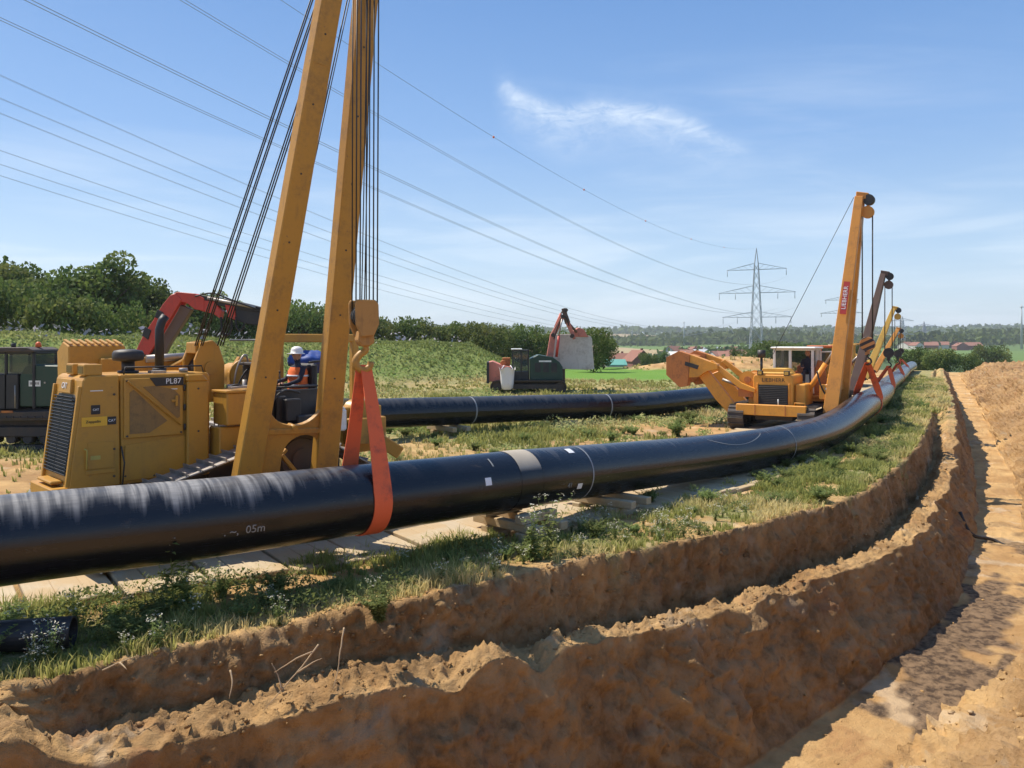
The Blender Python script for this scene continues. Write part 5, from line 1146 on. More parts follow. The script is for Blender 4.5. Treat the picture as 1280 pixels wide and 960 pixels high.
# ------------------------------------------------------------------ excavator with a big pale bucket on the meadow
def excavator():
    Y0 = 52.0; rt = empty('excavator', ((660 - 640) * .052, Y0, 0), R(0), 'dark green excavator with faded red arm raised over the meadow', 'excavator'); g = M['green']; B = M['black']
    q = lambda px, py: ((px - 660) * .052, H - (py - 425) * .052)
    def fn(a, b, d): return (a, d, b)
    W_ = [(-2.0, .42, .40), (2.0, .42, .40)]
    track(rt, W_, -1.5, -.95, .22, False, 'trackdark'); track(rt, W_, .95, 1.5, .22, False, 'trackdark')
    MB().box((-1.9, -1.0, .4), (1.9, 1.0, .85)).build('undercarriage', M['trackdark'], rt, bevel=.03)
    m = MB(); m.prism([q(662, 474), q(662, 448), q(672, 443), q(690, 446), q(698, 452), q(702, 458), q(702, 474)], fn, -1.15, 1.2); up_ = m.build('engine_housing', g, rt, bevel=.03)
    for k in range(3): MB().box((q(668 + k * 10, 0)[0], -1.175, 1.35), (q(675 + k * 10, 0)[0], -1.15, 1.95)).build('side_vent', B, up_)
    m = MB(); m.box((q(673, 0)[0], -1.17, q(0, 452)[1]), (q(688, 0)[0], -1.15, q(0, 450)[1])); m.build('white_stripe', M['white'], up_)
    # cab
    x0, x1 = q(640, 0)[0], q(661, 0)[0]; z0, z1 = q(0, 474)[1], q(0, 437)[1]; m = MB(); pw = .08
    for x in (x0, (x0 + x1) / 2, x1 - pw):
        for y in (-1.15, -.15): m.box((x, y, z0), (x + pw, y + pw, z1))
    m.box((x0, -1.15, z0), (x1, -.07, z0 + .55)); m.box((x0, -1.15, z1 - .1), (x1, -.07, z1)); cb = m.build('cab', B, rt, bevel=.02)
    MB().box((x0 - .06, -1.2, z1), (x0 + .65, -.02, z1 + .08)).build('cab_visor', M['white'], cb, bevel=.02)
    MB().box((x0 + .01, -1.06, z0 + .56), (x0 + .03, -.1, z1 - .11)).build('window', M['glass'], cb)
    for a in ((x0 + pw, (x0 + x1) / 2), ((x0 + x1) / 2 + pw, x1 - pw)): MB().box((a[0], -1.13, z0 + .56), (a[1], -1.11, z1 - .11)).build('window', M['glass'], cb)
    # rust coloured deck on the left, dozer blade
    m = MB(); m.prism([q(611, 476), q(611, 452), q(616, 451), q(628, 456), q(640, 458), q(640, 476)], fn, -1.0, 1.0); m.build('front_deck', M['pinkred'], rt, bevel=.03)
    m = MB(); m.box((q(628, 0)[0], -.4, q(0, 458)[1]), (q(638, 0)[0], .3, q(0, 447)[1])); m.cyl((-1.6, -.6, 1.9), (-1.6, .5, 1.9), .2, 12); m.build('deck_winch', M['rust'], rt, bevel=.02)
    m = MB(); m.box((q(609, 0)[0], -1.3, q(0, 478)[1]), (q(612, 0)[0], 1.3, q(0, 452)[1])); m.build('guard_plate', B, rt, bevel=.01)
    # arm: boom up, stick folded over to the bucket
    def arm(pts, y0, y1, name, mt): return MB().prism([q(*p) for p in pts], fn, y0, y1).build(name, mt, rt, bevel=.02)
    qq = lambda px, py, y: (q(px, py)[0], y, q(px, py)[1])
    for yy in (-.28, .12): MB().beam(qq(687, 447, yy), qq(691, 418, yy), .16, .42, (1, 0, 0), .16, .34).build('boom', M['pinkred'], rt, bevel=.015); MB().beam(qq(690.5, 420, yy), qq(703, 396, yy), .16, .34, (1, 0, 0), .16, .24).build('boom', M['pinkred'], rt, bevel=.015)
    for p_ in ((691, 419), (703, 396), (707, 388), (715, 420)): MB().cyl(qq(*p_, -.45), qq(*p_, .3), .13, 12).build('pin', M['trackdark'], rt)
    MB().beam(qq(704, 385.5, -.08), qq(709.5, 404, -.08), .22, .26, (1, 0, 0), .24, .36).build('stick', M['brownboom'], rt, bevel=.02); MB().beam(qq(709, 402, -.08), qq(718, 424, -.08), .24, .30, (1, 0, 0), .2, .18).build('stick', M['pinkred'], rt, bevel=.02)
    MB().cyl(qq(695, 446, -.5), qq(698, 420, -.5), .09, 12).build('boom_cylinder', M['red'], rt); MB().cyl(qq(698, 420, -.5), qq(702, 399, -.5), .05, 10).build('boom_rod', M['steel'], rt)
    MB().cyl(qq(694, 409, -.08), qq(701, 392, -.08), .085, 12).build('stick_cylinder', M['pinkred'], rt); MB().cyl(qq(701, 392, -.08), qq(704, 387, -.08), .05, 10).build('stick_rod', M['steel'], rt)
    MB().cyl(qq(708, 400, .3), qq(722, 415, .8), .08, 12).build('bucket_cylinder', M['brownboom'], rt)
    hose(rt, [qq(692, 424, -.4), qq(697, 408, -.45), qq(703, 396, -.45), qq(708, 398, -.3), qq(711, 408, -.25)], .035)
    m = MB(); m.prism([q(715, 421), q(717, 414), q(725, 409), q(732, 412), q(735, 418), q(738, 421)], fn, .9, 2.2); m.build('quick_coupler', M['pinkred'], rt, bevel=.02)
    # screening bucket: open shell of pale plates
    sh = [(690, 452), (691, 424), (694, 418), (722, 417), (740, 420), (742, 424), (742, 436), (745, 462), (738, 463), (705, 462)]
    m = MB(); m.prism([q(*p) for p in sh], fn, .95, 1.05); bk = m.build('bucket', M['grey'], rt, bevel=.02, label='big pale grey trapezoid bucket')
    MB().prism([q(*p) for p in sh], fn, 3.0, 3.1).build('bucket_side', M['grey'], bk, bevel=.02)
    T0 = [q(691, 424), q(742, 424), q(740, 420), q(694, 418)]
    MB().prism(T0, fn, 1.051, 2.999).build('bucket_top', M['grey'], bk, bevel=.01)
    MB().prism([q(691, 424), q(690, 452), q(693, 452), q(694, 424)], fn, 1.051, 2.999).build('bucket_back', M['grey'], bk); MB().prism([q(741.9, 425), q(744.9, 461), q(742, 461), q(739, 425)], fn, 1.051, 2.999).build('bucket_lip', M['grey'], bk)
    MB().prism([q(692, 452.5), q(705, 461.8), q(738, 462.8), q(738, 459), q(706, 458), q(693, 449)], fn, 1.051, 2.999).build('bucket_floor', M['grey'], bk)
    m = MB(); m.box((q(701, 0)[0], .92, q(0, 460)[1]), (q(702.5, 0)[0], .95, q(0, 419)[1])); m.build('bucket_rib', M['grey'], bk)
    MB().box((q(703, 0)[0], 1.2, 0.0), (q(708, 0)[0], 1.6, q(0, 460)[1])).build('support_leg', M['brownboom'], rt, bevel=.02)
    return rt
excavator()
def big_bag():
    x, y, z0, z1 = (634 - 640) * .05, 50.6, H - (487 - 425) * .0506, H - (460 - 425) * .0506; mb = MB(); n = 20; V = []; prof = [(.25, 0), (.36, .1), (.40, .4), (.42, .8), (.46, 1.15), (.52, 1.3)]
    s_ = (z1 - z0) / 1.3
    for i, (r, h) in enumerate(prof):
        for k in range(n):
            a = 2 * math.pi * k / n; c = max(abs(math.cos(a)), abs(math.sin(a))); rr = r / c ** .7 * (1 + .05 * math.sin(5 * a + i)); V.append((rr * math.cos(a), rr * math.sin(a), h * s_ + (.1 * math.cos(4 * a) if i == 5 else 0)))
    mb.add(V, [(i * n + k, i * n + (k + 1) % n, (i + 1) * n + (k + 1) % n, (i + 1) * n + k) for i in range(5) for k in range(n)], smooth=True); mb.add([V[k] for k in range(n)], [tuple(range(n))])
    for sx in (-1, 1): mb.tube([(sx * .35, -.3, 1.25 * s_), (sx * .2, 0, 1.45 * s_), (sx * .35, .3, 1.25 * s_)], .03, 5)
    o = mb.build('woven_bag', M['whitebag']); o.location = (x, y, z0); tag(o, 'white woven big bag hanging in front of the dark green excavator', 'bag')
big_bag()

# ------------------------------------------------------------------ dark green tracked carrier with a red loader crane, far left
def carrier():
    Y0 = 25.0; k = .025; rt = empty('tracked_carrier', ((60 - 640) * k, Y0, 0), 0, 'dark green tracked carrier with red folding loader crane at far left', 'tracked carrier'); g = M['green']; B = M['black']
    q = lambda px, py: ((px - 60) * k, H - (py - 425) * k)
    def fn(a, b, d): return (a, d, b)
    W_ = [(-2.1, .52, .48), (3.6, .52, .48)]
    track(rt, W_, -.35, .30, .22, True, 'trackdark', .05); track(rt, W_, 1.7, 2.3, .22, False, 'trackdark')
    MB().box((-2.2, .0, .7), (4.2, 2.2, 1.25)).build('chassis', M['trackdark'], rt, bevel=.03)
    m = MB(); m.prism([q(0, 525), q(0, 512), q(30, 514), q(90, 512), (4.2, 1.25), (4.2, .95)], fn, -.30, .0); m.build('deck_edge', M['trackdark'], rt, bevel=.01)
    m = MB(); m.box((q(10, 0)[0], -.33, 1.15), (q(24, 0)[0], -.30, 1.22)); m.box((-1.9, -.34, 1.12), (-1.3, -.30, 1.2)); m.build('deck_strip', M['rust'], rt)
    m = MB(); m.prism([q(28, 508), q(28, 470), q(34, 458), q(40, 456), q(92, 457), q(92, 508)], fn, -.15, 1.7); hs = m.build('engine_housing', g, rt, bevel=.03)
    m = MB(); x, z = q(40, 479); m.box((x, -.17, z - .09), (x + .36, -.15, z + .09)); pl = m.build('name_plate', M['white'], hs)
    m = MB(); 
    for i in range(7): m.box((x + .04 + i * .042, -.175, z - .035), (x + .06 + i * .042, -.17, z + .04))
    m.build('plate_lettering', M['trackdark'], pl)['kind'] = 'stuff'
    MB().cyl((q(60, 0)[0], -.18, q(0, 478)[1]), (q(60, 0)[0], -.15, q(0, 478)[1]), .03, 10).build('door_lock', M['steel'], hs)
    # cab with posts, roof and glass
    x0, x1 = q(-14, 0)[0], q(48, 0)[0]; z0, z1 = 1.25, q(0, 438)[1]; m = MB(); pw = .09
    xm = q(10, 0)[0]
    for x in (x0, xm, x1 - pw):
        for y in (-.2, 1.0): m.box((x, y, z0), (x + pw, y + pw, z1))
    zc = q(0, 467)[1]
    m.box((x0, -.2, z0), (q(27, 0)[0], 1.09, zc)); m.box((q(27, 0)[0], .2, z0), (x1, 1.09, zc)); m.box((x0, -.2, z1 - .12), (x1, 1.09, z1)); cb = m.build('cab', B, rt, bevel=.025)
    MB().prism([q(-16, 438), q(-14, 434), q(40, 434), q(48, 437), q(49, 440), q(-16, 440)], fn, -.26, 1.15).build('cab_roof', M['trackdark'], cb, bevel=.02)
    MB().box((xm + pw, -.16, zc), (x1 - pw, -.14, z1 - .13)).build('window', M['glass'], cb); MB().box((x0 + pw, -.16, zc), (xm, -.14, z1 - .13)).build('window', M['glass'], cb)
    MB().box((x1 - .04, -.1, zc), (x1 - .02, 1.0, z1 - .13)).build('window', M['glass'], cb); MB().box((x0 + .1, 1.02, zc), (x1 - .1, 1.04, z1 - .13)).build('window', M['glass'], cb)
    m = MB(); m.lathe((q(41, 0)[0], .3, q(0, 434)[1]), [(.09, 0), (.085, .10), (.05, .16), (.01, .17)], 12); m.build('beacon', M['beacon'], cb)
    m = MB(); m.cyl((q(12, 0)[0], .2, q(0, 434)[1]), (q(12, 0)[0], .2, q(0, 429)[1]), .07, 10); m.build('roof_lamp', B, cb)
    m = MB(); m.tube([(q(26, 0)[0], -.28, 1.3), (q(26, 0)[0], -.30, 2.0)], .02, 6); m.build('grab_rail', M['steel'], cb)
    m = MB(); m.prism([q(92, 508), q(92, 466), q(150, 462), q(190, 470), q(230, 470), q(230, 508)], fn, .2, 1.8); m.build('rear_body', g, rt, bevel=.03)
    # crane arm
    def arm(pts, y0, y1, name, mt, bev=.015): return MB().prism([q(*p) for p in pts], fn, y0, y1).build(name, mt, rt, bevel=bev)
    arm([(166, 470), (168, 430), (188, 430), (190, 470)], .45, .9, 'crane_column', B)
    arm([(163, 441), (168, 430), (174, 418), (186, 400), (198, 380), (208, 368), (214, 366), (222, 374), (205, 402), (187, 433), (180, 444)], .30, .44, 'main_arm', M['red']); arm([(163, 441), (168, 430), (174, 418), (186, 400), (198, 380), (208, 368), (214, 366), (222, 374), (205, 402), (187, 433), (180, 444)], .72, .86, 'main_arm', M['red'])
    arm([(180, 444), (188, 432), (214, 388), (218, 380), (232, 386), (222, 402), (204, 430), (194, 450)], .46, .70, 'lift_cylinder_housing', M['brownboom'])
    for a in ((176, 408, 184, 413, 180, 425, 172, 419), (192, 386, 200, 391, 196, 400, 188, 396)):
        arm([(a[0], a[1]), (a[2], a[3]), (a[4], a[5]), (a[6], a[7])], .27, .298, 'arm_collar', B)
    arm([(208, 368), (216, 364), (238, 366), (250, 372), (250, 388), (238, 386), (228, 378), (216, 376)], .32, .84, 'elbow', M['red'])
    arm([(228, 366), (262, 370), (300, 378), (324, 384), (324, 390), (290, 386), (252, 378), (230, 372)], .36, .80, 'folding_arm', B)
    arm([(244, 374), (262, 376), (272, 388), (270, 398), (262, 392), (246, 388)], .34, .62, 'arm_gusset', M['red']); arm([(276, 380), (288, 382), (290, 400), (280, 396)], .34, .62, 'arm_gusset', M['red'])
    arm([(284, 384), (324, 388), (326, 408), (300, 404), (286, 398)], .40, .78, 'arm_tip', B)
    MB().cyl((q(255, 0)[0], .3, q(0, 372)[1]), (q(315, 0)[0], .3, q(0, 384)[1]), .05, 10).build('extension_cylinder', M['steel'], rt)
    zq = lambda px, py, y=.3: (q(px, py)[0], y, q(px, py)[1])
    hose(rt, [zq(272, 396), zq(273, 412), zq(279, 420), zq(285, 412), zq(285, 398)], .035); hose(rt, [zq(292, 396, .2), zq(293, 408, .2), zq(298, 414, .2), zq(303, 404, .2)], .03)
    hose(rt, [zq(240, 370, .25), zq(262, 366, .25), zq(290, 376, .25), zq(318, 386, .25)], .025)
    return rt
carrier()

# ------------------------------------------------------------------ pylons and power lines
def pylon(px, Y, ztop, zbase, label, arms, w0, w1, th, name='pylon', mat='galv', rz=0.0, seg=9):
    X = (px - 640) / F * Y; rt = empty(name, (X, Y, zbase), rz, label, 'pylon'); Hh = ztop - zbase; m = MB()
    top = Hh * .86
    wd = lambda z: (w0 + (w1 - w0) * min(1, z / top)) / 2
    for sx in (-1, 1):
        for sy in (-1, 1): m.beam((sx * w0 / 2, sy * w0 / 2, 0), (sx * w1 / 2, sy * w1 / 2, top), th, th)
    for sx in (-1, 1):
        for sy in (-1, 1): m.beam((sx * w1 / 2, sy * w1 / 2, top), (0, 0, Hh), th * .8, th * .8)
    zz = [top * (1 - (1 - i / seg) ** 1.25) for i in range(seg + 1)]
    for i in range(seg):
        a, b = zz[i], zz[i + 1]
        for s1 in (-1, 1):
            for (p, q_) in ((1, -1), (-1, 1)):
                m.beam((p * wd(a), s1 * wd(a), a), (q_ * wd(b), s1 * wd(b), b), th * .5, th * .5)
                m.beam((s1 * wd(a), p * wd(a), a), (s1 * wd(b), q_ * wd(b), b), th * .5, th * .5)
    m.build('tower', M[mat], rt)
    for za, half, hgt, ins in arms:
        z = za - zbase; m = MB(); w = wd(z)
        for sx in (-1, 1):
            for sy in (-1, 1):
                m.beam((sx * w, sy * w, z), (sx * half, 0, z), th * .7, th * .7); m.beam((sx * w, sy * w, z + hgt), (sx * half, 0, z + .1), th * .55, th * .55)
            n = 5
            for i in range(n):
                f, g = i / n, (i + 1) / n; x0 = sx * (w + (half - w) * f); x1 = sx * (w + (half - w) * g)
                m.beam((x0, 0, z), (x1, 0, z + hgt * (1 - g)), th * .4, th * .4)
        ar = m.build('cross_arm', M[mat], rt)
        for off in ins:
            for sx in (-1, 1): MB().cyl((sx * off, 0, z), (sx * off, 0, z - 3.4), th * .55, 6).build('insulator', M[mat], ar)
    return rt
Dp = 430.0; PX = (945.5 - 640) / F * Dp
d2 = np.array([-100 - PX, -60 - Dp]); d2 /= np.linalg.norm(d2); a2 = np.array([-d2[1], d2[0]])
pylon(945.5, Dp, H + .115 * Dp, -11.5, 'tall grey lattice pylon with three cross arms', [(H + .088 * Dp, 15.5, 3.4, (15.3,)), (H + .059 * Dp, 20.0, 3.8, (11, 19.6)), (H + .0285 * Dp, 18.0, 2.8, (10, 17.6))], 7.5, 2.0, .28, rz=math.atan2(a2[1], a2[0]))
pylon(1052, 760, H + 46, -12, 'grey pylon half hidden behind the orange boom', [(H + 38, 15, 3, (14,)), (H + 25.5, 19, 3, (18,)), (H + 11, 17, 2.6, (16,))], 7, 2, .5, rz=-.45)
pylon(1155, 1150, H + 27, -6, 'small far pylon above the bushes at right', [(H + 20, 15, 3, ()), (H + 11, 18, 3, ()), (H + 3, 16, 2.4, ())], 7, 2, .6)
pylon(1128, 1000, H + 30, -8, 'faint far pylon right of the small booms', [(H + 24, 14, 3, ()), (H + 15, 17, 3, ()), (H + 7, 15, 2.4, ())], 7, 2, .5)
for px, Y, up_, lab in ((790, 1300, 16, 'thin far mast left of the counterweight'), (855, 1200, 28, 'thin far mast over the counterweight'), (1277, 900, 40, 'thin mast at the right edge')):
    z0 = float(field_z(np.array([(px - 640) / F * Y]), np.array([float(Y)]))[0]); rt = empty('mast', ((px - 640) / F * Y, Y, z0), 0, lab, 'mast')
    hh = H + up_ - z0; MB().tube([(0, 0, 0), (0, 0, hh * .6), (0, 0, hh)], [1.3, .9, .35], 8).build('pole', M['galv'], rt); MB().box((-1.4, -1.4, hh * .93), (1.4, 1.4, hh * .95)).build('platform', M['galv'], rt)

def wire(pts, off, zend, label, n_sub, r, gap, balls=None, grp=None):
    o = np.array([PX, Dp]) + a2 * off; T, Z = [0.0], [zend]
    def solve(px): k = (px - 640) / F; return (k * o[1] - o[0]) / (d2[0] - k * d2[1])
    for px, py in pts:
        t = solve(px); Y = o[1] + d2[1] * t; T.append(t); Z.append(H - (py - HY) / F * Y)
    wgt = np.ones(len(T)); wgt[0] = 3; c = np.polyfit(T, Z, 2, w=wgt)
    tmax = solve(max(-500, pts[0][0] - 500)); ts = np.linspace(0, tmax, 60)
    P_ = [Vector((o[0] + d2[0] * t, o[1] + d2[1] * t, float(np.polyval(c, t)))) for t in ts]
    rt = empty('power_line', P_[0], 0, label, 'power line', grp); side = Vector((a2[0], a2[1], 0))
    offs = {1: [(0, 0)], 2: [(-1, 0), (1, 0)], 4: [(-1, -1), (1, -1), (-1, 1), (1, 1)]}[n_sub]
    for a, b in offs: MB().tube([p - P_[0] + side * a * gap + Vector((0, 0, b * gap)) for p in P_], r, 5).build('conductor', M['wirealu'], rt)
    for px in balls or []:
        t = solve(px); p = Vector((o[0] + d2[0] * t, o[1] + d2[1] * t, float(np.polyval(c, t)))) - P_[0]; bb = MB().lathe(p, [(.03, -.22), (.16, -.16), (.22, 0), (.16, .16), (.03, .22)], 12); bb.build('marker_ball', M['beacon'], rt)
Wl = 'power cables high over the field'
wire([(245, 0), (470, 142), (640, 242), (700, 275), (800, 320), (905, 349)], 15.3, H + .078 * Dp, 'uppermost bundle of power cables, reaching the top pylon arm', 2, .022, .20)
wire([(65, 0), (150, 45), (300, 130), (470, 217), (600, 281), (700, 319), (800, 360), (930, 387)], 19.6, H + .040 * Dp, 'second bundle of power cables from the top of the sky', 2, .022, .20)
wire([(0, 7), (150, 83), (300, 161), (470, 243), (600, 300), (700, 336), (800, 369), (915, 386)], 11, H + .039 * Dp, 'third bundle of power cables from the top of the sky', 2, .022, .20)
wire([(0, 92), (150, 159), (300, 225), (470, 300), (600, 352), (690, 383), (800, 402)], -11, H + .022 * Dp, 'upper line of the middle three cables behind the boom', 2, .016, .12)
wire([(0, 118), (150, 184), (300, 247), (470, 313), (600, 362), (690, 389), (800, 405)], -14, H + .021 * Dp, 'centre line of the middle three cables behind the boom', 2, .016, .12)
wire([(0, 138), (150, 200), (300, 257), (470, 324), (600, 370), (680, 392), (800, 407)], -17, H + .020 * Dp, 'lower line of the middle three cables behind the boom', 2, .016, .12)
wire([(0, 185), (150, 232), (300, 288), (470, 349), (600, 388), (800, 413)], -21, H + .012 * Dp, 'upper line of the three lowest cables', 2, .014, .10)
wire([(0, 200), (150, 248), (300, 302), (470, 358), (600, 394), (800, 415)], -24, H + .011 * Dp, 'centre line of the three lowest cables', 2, .014, .10)
wire([(0, 213), (150, 262), (300, 312), (470, 367), (600, 400), (800, 417)], -27, H + .010 * Dp, 'lowest cable of all over the trees', 2, .014, .10)
wire([(440, 56), (470, 78), (617, 172), (730, 240), (807, 277), (865, 297)], 0, H + .1145 * Dp, 'thin earth wire with small orange marker balls', 1, .030, 0, balls=(440, 617, 730, 807, 864, 905))

# ------------------------------------------------------------------ trees and woods
def leaf_cloud(n, lobes, size, seed, shell=.72, up=0.25):
    r_ = np.random.default_rng(seed); w = np.array([l[3] * l[4] * l[5] for l in lobes]) ** .67; k = r_.choice(len(lobes), n, p=w / w.sum()); L = np.array(lobes)[k]
    d = r_.normal(size=(n, 3)); d /= np.linalg.norm(d, axis=1)[:, None]; rr = shell + (1 - shell) * r_.random(n) ** .5 * 1.15; rr *= 1 - .45 * (r_.random(n) < .25)
    p = L[:, :3] + d * L[:, 3:6] * rr[:, None]
    b = .17 * fbm(p[:, 0] * 6 + seed, p[:, 1] * 6, p[:, 2] * 6, 3); p = p + d * b[:, None] * L[:, 3:6] * 2.0
    u = r_.normal(size=(n, 3)); u /= np.linalg.norm(u, axis=1)[:, None]; v = np.cross(u, r_.normal(size=(n, 3))); v /= np.linalg.norm(v, axis=1)[:, None]
    sz = size * (.6 + .8 * r_.random(n))[:, None]; u = u * sz * .5; v = v * sz * .33
    V = np.stack([p - u, p - v * 1.0, p + u, p + v], 1).reshape(-1, 3); V[:, 2] = np.maximum(V[:, 2], .015)
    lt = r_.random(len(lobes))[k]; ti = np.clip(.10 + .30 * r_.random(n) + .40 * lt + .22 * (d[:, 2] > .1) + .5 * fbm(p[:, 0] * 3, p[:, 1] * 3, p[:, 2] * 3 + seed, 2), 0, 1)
    return V, np.arange(4 * n).reshape(n, 4), np.repeat(ti, 4)
def tree_proto(seed, kind):
    r_ = random.Random(seed); lobes = []
    if kind == 'tall':
        lobes.append((0, 0, .60, .20, .20, .28))
        for i in range(11): a = r_.uniform(0, 6.28); q = r_.uniform(.08, .24); z = r_.uniform(.34, .84); s_ = r_.uniform(.10, .16); lobes.append((q * math.cos(a), q * math.sin(a), z, s_, s_, s_ * .9))
        for i in range(5): a = r_.uniform(0, 6.28); lobes.append((.24 * math.cos(a), .24 * math.sin(a), .24, .12, .12, .11))
    else:
        lobes.append((0, 0, .45, .38, .38, .40))
        for i in range(10): a = r_.uniform(0, 6.28); q = r_.uniform(.2, .46); z = r_.uniform(.18, .78); s_ = r_.uniform(.13, .22); lobes.append((q * math.cos(a), q * math.sin(a), z, s_, s_, s_))
    n = 5200 if kind == 'tall' else 3600
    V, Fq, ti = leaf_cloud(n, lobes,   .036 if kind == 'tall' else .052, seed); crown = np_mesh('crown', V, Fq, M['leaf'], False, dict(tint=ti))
    m = MB(); m.tube([(0, 0, 0), (.006, 0, .2), (-.004, .004, .45), (.0, .0, .72)], [.022, .017, .012, .004], 8)
    for i in range(7): a = r_.uniform(0, 6.28); z = r_.uniform(.2, .55); q = r_.uniform(.12, .24); m.tube([(0, 0, z), (q * .5 * math.cos(a), q * .5 * math.sin(a), z + .06), (q * math.cos(a), q * math.sin(a), z + .16)], [.009, .006, .002], 5)
    return crown, m.mesh('trunk', M['bark'])
TP = {'tall': [tree_proto(i, 'tall') for i in range(4)], 'round': [tree_proto(20 + i, 'round') for i in range(4)]}
def tree(px, top, Y, kind, label, group=None, wid=1.0, name='tree', sink=0.0, i=0):
    X = (px - 640) / F * Y; z0 = float(field_z(np.array([X]), np.array([float(Y)]))[0]) - sink; h = (H + (HY - top) / F * Y - z0) * 1.09
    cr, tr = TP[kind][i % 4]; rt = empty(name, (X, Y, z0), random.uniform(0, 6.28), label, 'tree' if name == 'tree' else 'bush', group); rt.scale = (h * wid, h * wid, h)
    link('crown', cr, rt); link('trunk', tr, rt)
g1 = 'trees of the wood behind the weedy bank'
for i, (px, top, Y, wd) in enumerate([(-42, 325, 84, 1.0), (-14, 330, 86, 1.0), (8, 316, 88, .9), (30, 336, 84, 1.0), (52, 340, 90, 1.0), (74, 348, 86, 1.0), (98, 333, 88, 1.0), (126, 318, 82, 1.05), (150, 338, 84, .95), (170, 344, 90, .9), (192, 354, 88, .95), (214, 360, 92, .95), (236, 366, 92, 1), (258, 362, 96, .9), (282, 374, 98, 1), (306, 378, 100, 1)]):
    tree(px, top, Y, 'tall', 'tall dark green tree in the wood behind the weedy bank at left', g1, wd, i=i)
g2 = 'light green bushes before the wood'
for i, (px, top, Y, wd) in enumerate([(-20, 352, 66, 1.0), (18, 350, 68, 1.1), (50, 366, 66, 1.2), (84, 360, 66, 1.1), (112, 372, 67, 1.2), (136, 376, 70, 1.1), (182, 386, 74, 1.3), (222, 388, 74, 1.2)]):
    tree(px, top, Y, 'round', 'pale green bushy tree in front of the dark wood at left', g2, wd * .62, i=i + 1)
g3 = 'trees of the low wood behind the excavator'
for i, (px, top, Y, wd) in enumerate([(330, 384, 112, .9), (352, 380, 112, .9), (374, 377, 110, .9), (394, 379, 112, .9), (414, 381, 114, .9), (430, 388, 112, .9), (446, 386, 114, .9), (468, 392, 114, .9), (484, 396, 112, .9), (500, 399, 114, .9), (520, 397, 116, .9), (536, 401, 114, .9), (556, 404, 116, .9), (574, 405, 114, .9), (592, 403, 112, .95), (608, 402, 110, .95), (624, 414, 120, .9), (640, 411, 122, .9), (656, 406, 124, .9), (672, 410, 124, .9), (688, 418, 128, .9), (704, 416, 128, .9), (722, 420, 126, .9)]):
    tree(px, top, Y, 'round', 'dark green tree in the low wood beyond the meadow', g3, wd * .85, i=i)
tree(742, 410, 84, 'round', 'round dark tree right behind the pale bucket', None, .82, i=2)
tree(754, 420, 92, 'round', 'smaller tree at the right end of the low wood', None, .8, i=3)
for px, top, Y, lab, wd in ((806, 441, 170, 'small bush beside the red brick barn', .6), (833, 440, 175, 'round bush left of the counterweight', .6), (818, 444, 172, 'small shrub between the two bushes beside the barn', .55),
                            (924, 436, 150, 'dark bush left of the white roofed cab', .7), (944, 434, 145, 'light green tree just behind the white roofed cab', 1.0), (966, 426, 150, 'broad light green tree behind the white cab', 1.3), (990, 430, 155, 'pale tree between cab and orange boom', 1.0),
                            (1136, 434, 140, 'dark round tree at the far end of the pipe', 1.15), (1156, 440, 138, 'small dark tree next to the one at the pipe end', .7), (1171, 433, 135, 'largest dark round tree over the far trench', 1.15), (1186, 443, 136, 'low dark tree right of the largest round one', 1.0),
                            (1206, 441, 138, 'dark round bush over the spoil heap', 1.0), (1222, 450, 140, 'light shrub beside the dark round bush', .6), (1250, 450, 130, 'small dark bush before the stubble field', .55), (1272, 460, 128, 'low hedge bush at the right edge', .9),
                            (1234, 431, 260, 'left half of the dark hedge on the slope at right', .9), (1248, 434, 258, 'right half of the dark hedge on the slope at right', .9)):
    tree(px, top, Y, 'round', lab, None, wd, name='tree' if 'tree' in lab else 'bush', sink=.3, i=int(px) % 4)

def wood_band(name, pts, n, hgt, size, depth, label, seed):
    r_ = np.random.default_rng(seed); pts = np.array(pts, float); d = np.r_[0, np.cumsum(np.linalg.norm(np.diff(pts, axis=0), axis=1))]; t = r_.random(n) * d[-1]
    x = np.interp(t, d, pts[:, 0]) + r_.normal(size=n) * depth * .4; y = np.interp(t, d, pts[:, 1]) + r_.normal(size=n) * depth * .4
    hh = hgt * np.clip(.55 + .6 * np.abs(fbm(t / (hgt * 2.5), 1.0 * seed, 0, 3)) + .5 * fbm(t / (hgt * 9), 9.0, 0, 2), .15, 1.3) * np.clip(np.minimum(t, d[-1] - t) / (hgt * 3), .1, 1) ** .5
    z = field_z(x, y) + r_.random(n) ** .7 * hh; u = r_.normal(size=(n, 3)); u /= np.linalg.norm(u, axis=1)[:, None]; v = np.cross(u, r_.normal(size=(n, 3))); v /= np.linalg.norm(v, axis=1)[:, None]
    p = np.stack([x, y, z], 1); s_ = size * (.5 + r_.random(n))[:, None]; V = np.stack([p - u * s_, p - v * s_ * .8, p + u * s_, p + v * s_ * .8], 1).reshape(-1, 3)
    ti = np.repeat(np.clip(.25 + .4 * r_.random(n), 0, 1), 4); tag(link(name, np_mesh(name, V, np.arange(4 * n).reshape(n, 4), M['leaf'], False, dict(tint=ti))), label, kind='stuff')
W_ = lambda px, Y: ((px - 640) / F * Y, Y)
wood_band('distant_wood', [W_(870, 560), W_(905, 600), W_(960, 640), W_(1010, 560), W_(1060, 540)], 7000, 12, 1.9, 40, 'wooded strip on the far side of the valley', 3)
wood_band('distant_wood', [W_(700, 1300), W_(780, 1250), W_(860, 1350), W_(960, 1300), W_(1100, 1300)], 6000, 19, 4.0, 120, 'dark woods below the far hills', 4)
wood_band('distant_wood', [W_(1115, 1000), W_(1165, 1050), W_(1200, 1150), W_(1240, 1250), W_(1270, 1300)], 6000, 24, 3.6, 60, 'wooded hill at right', 5)
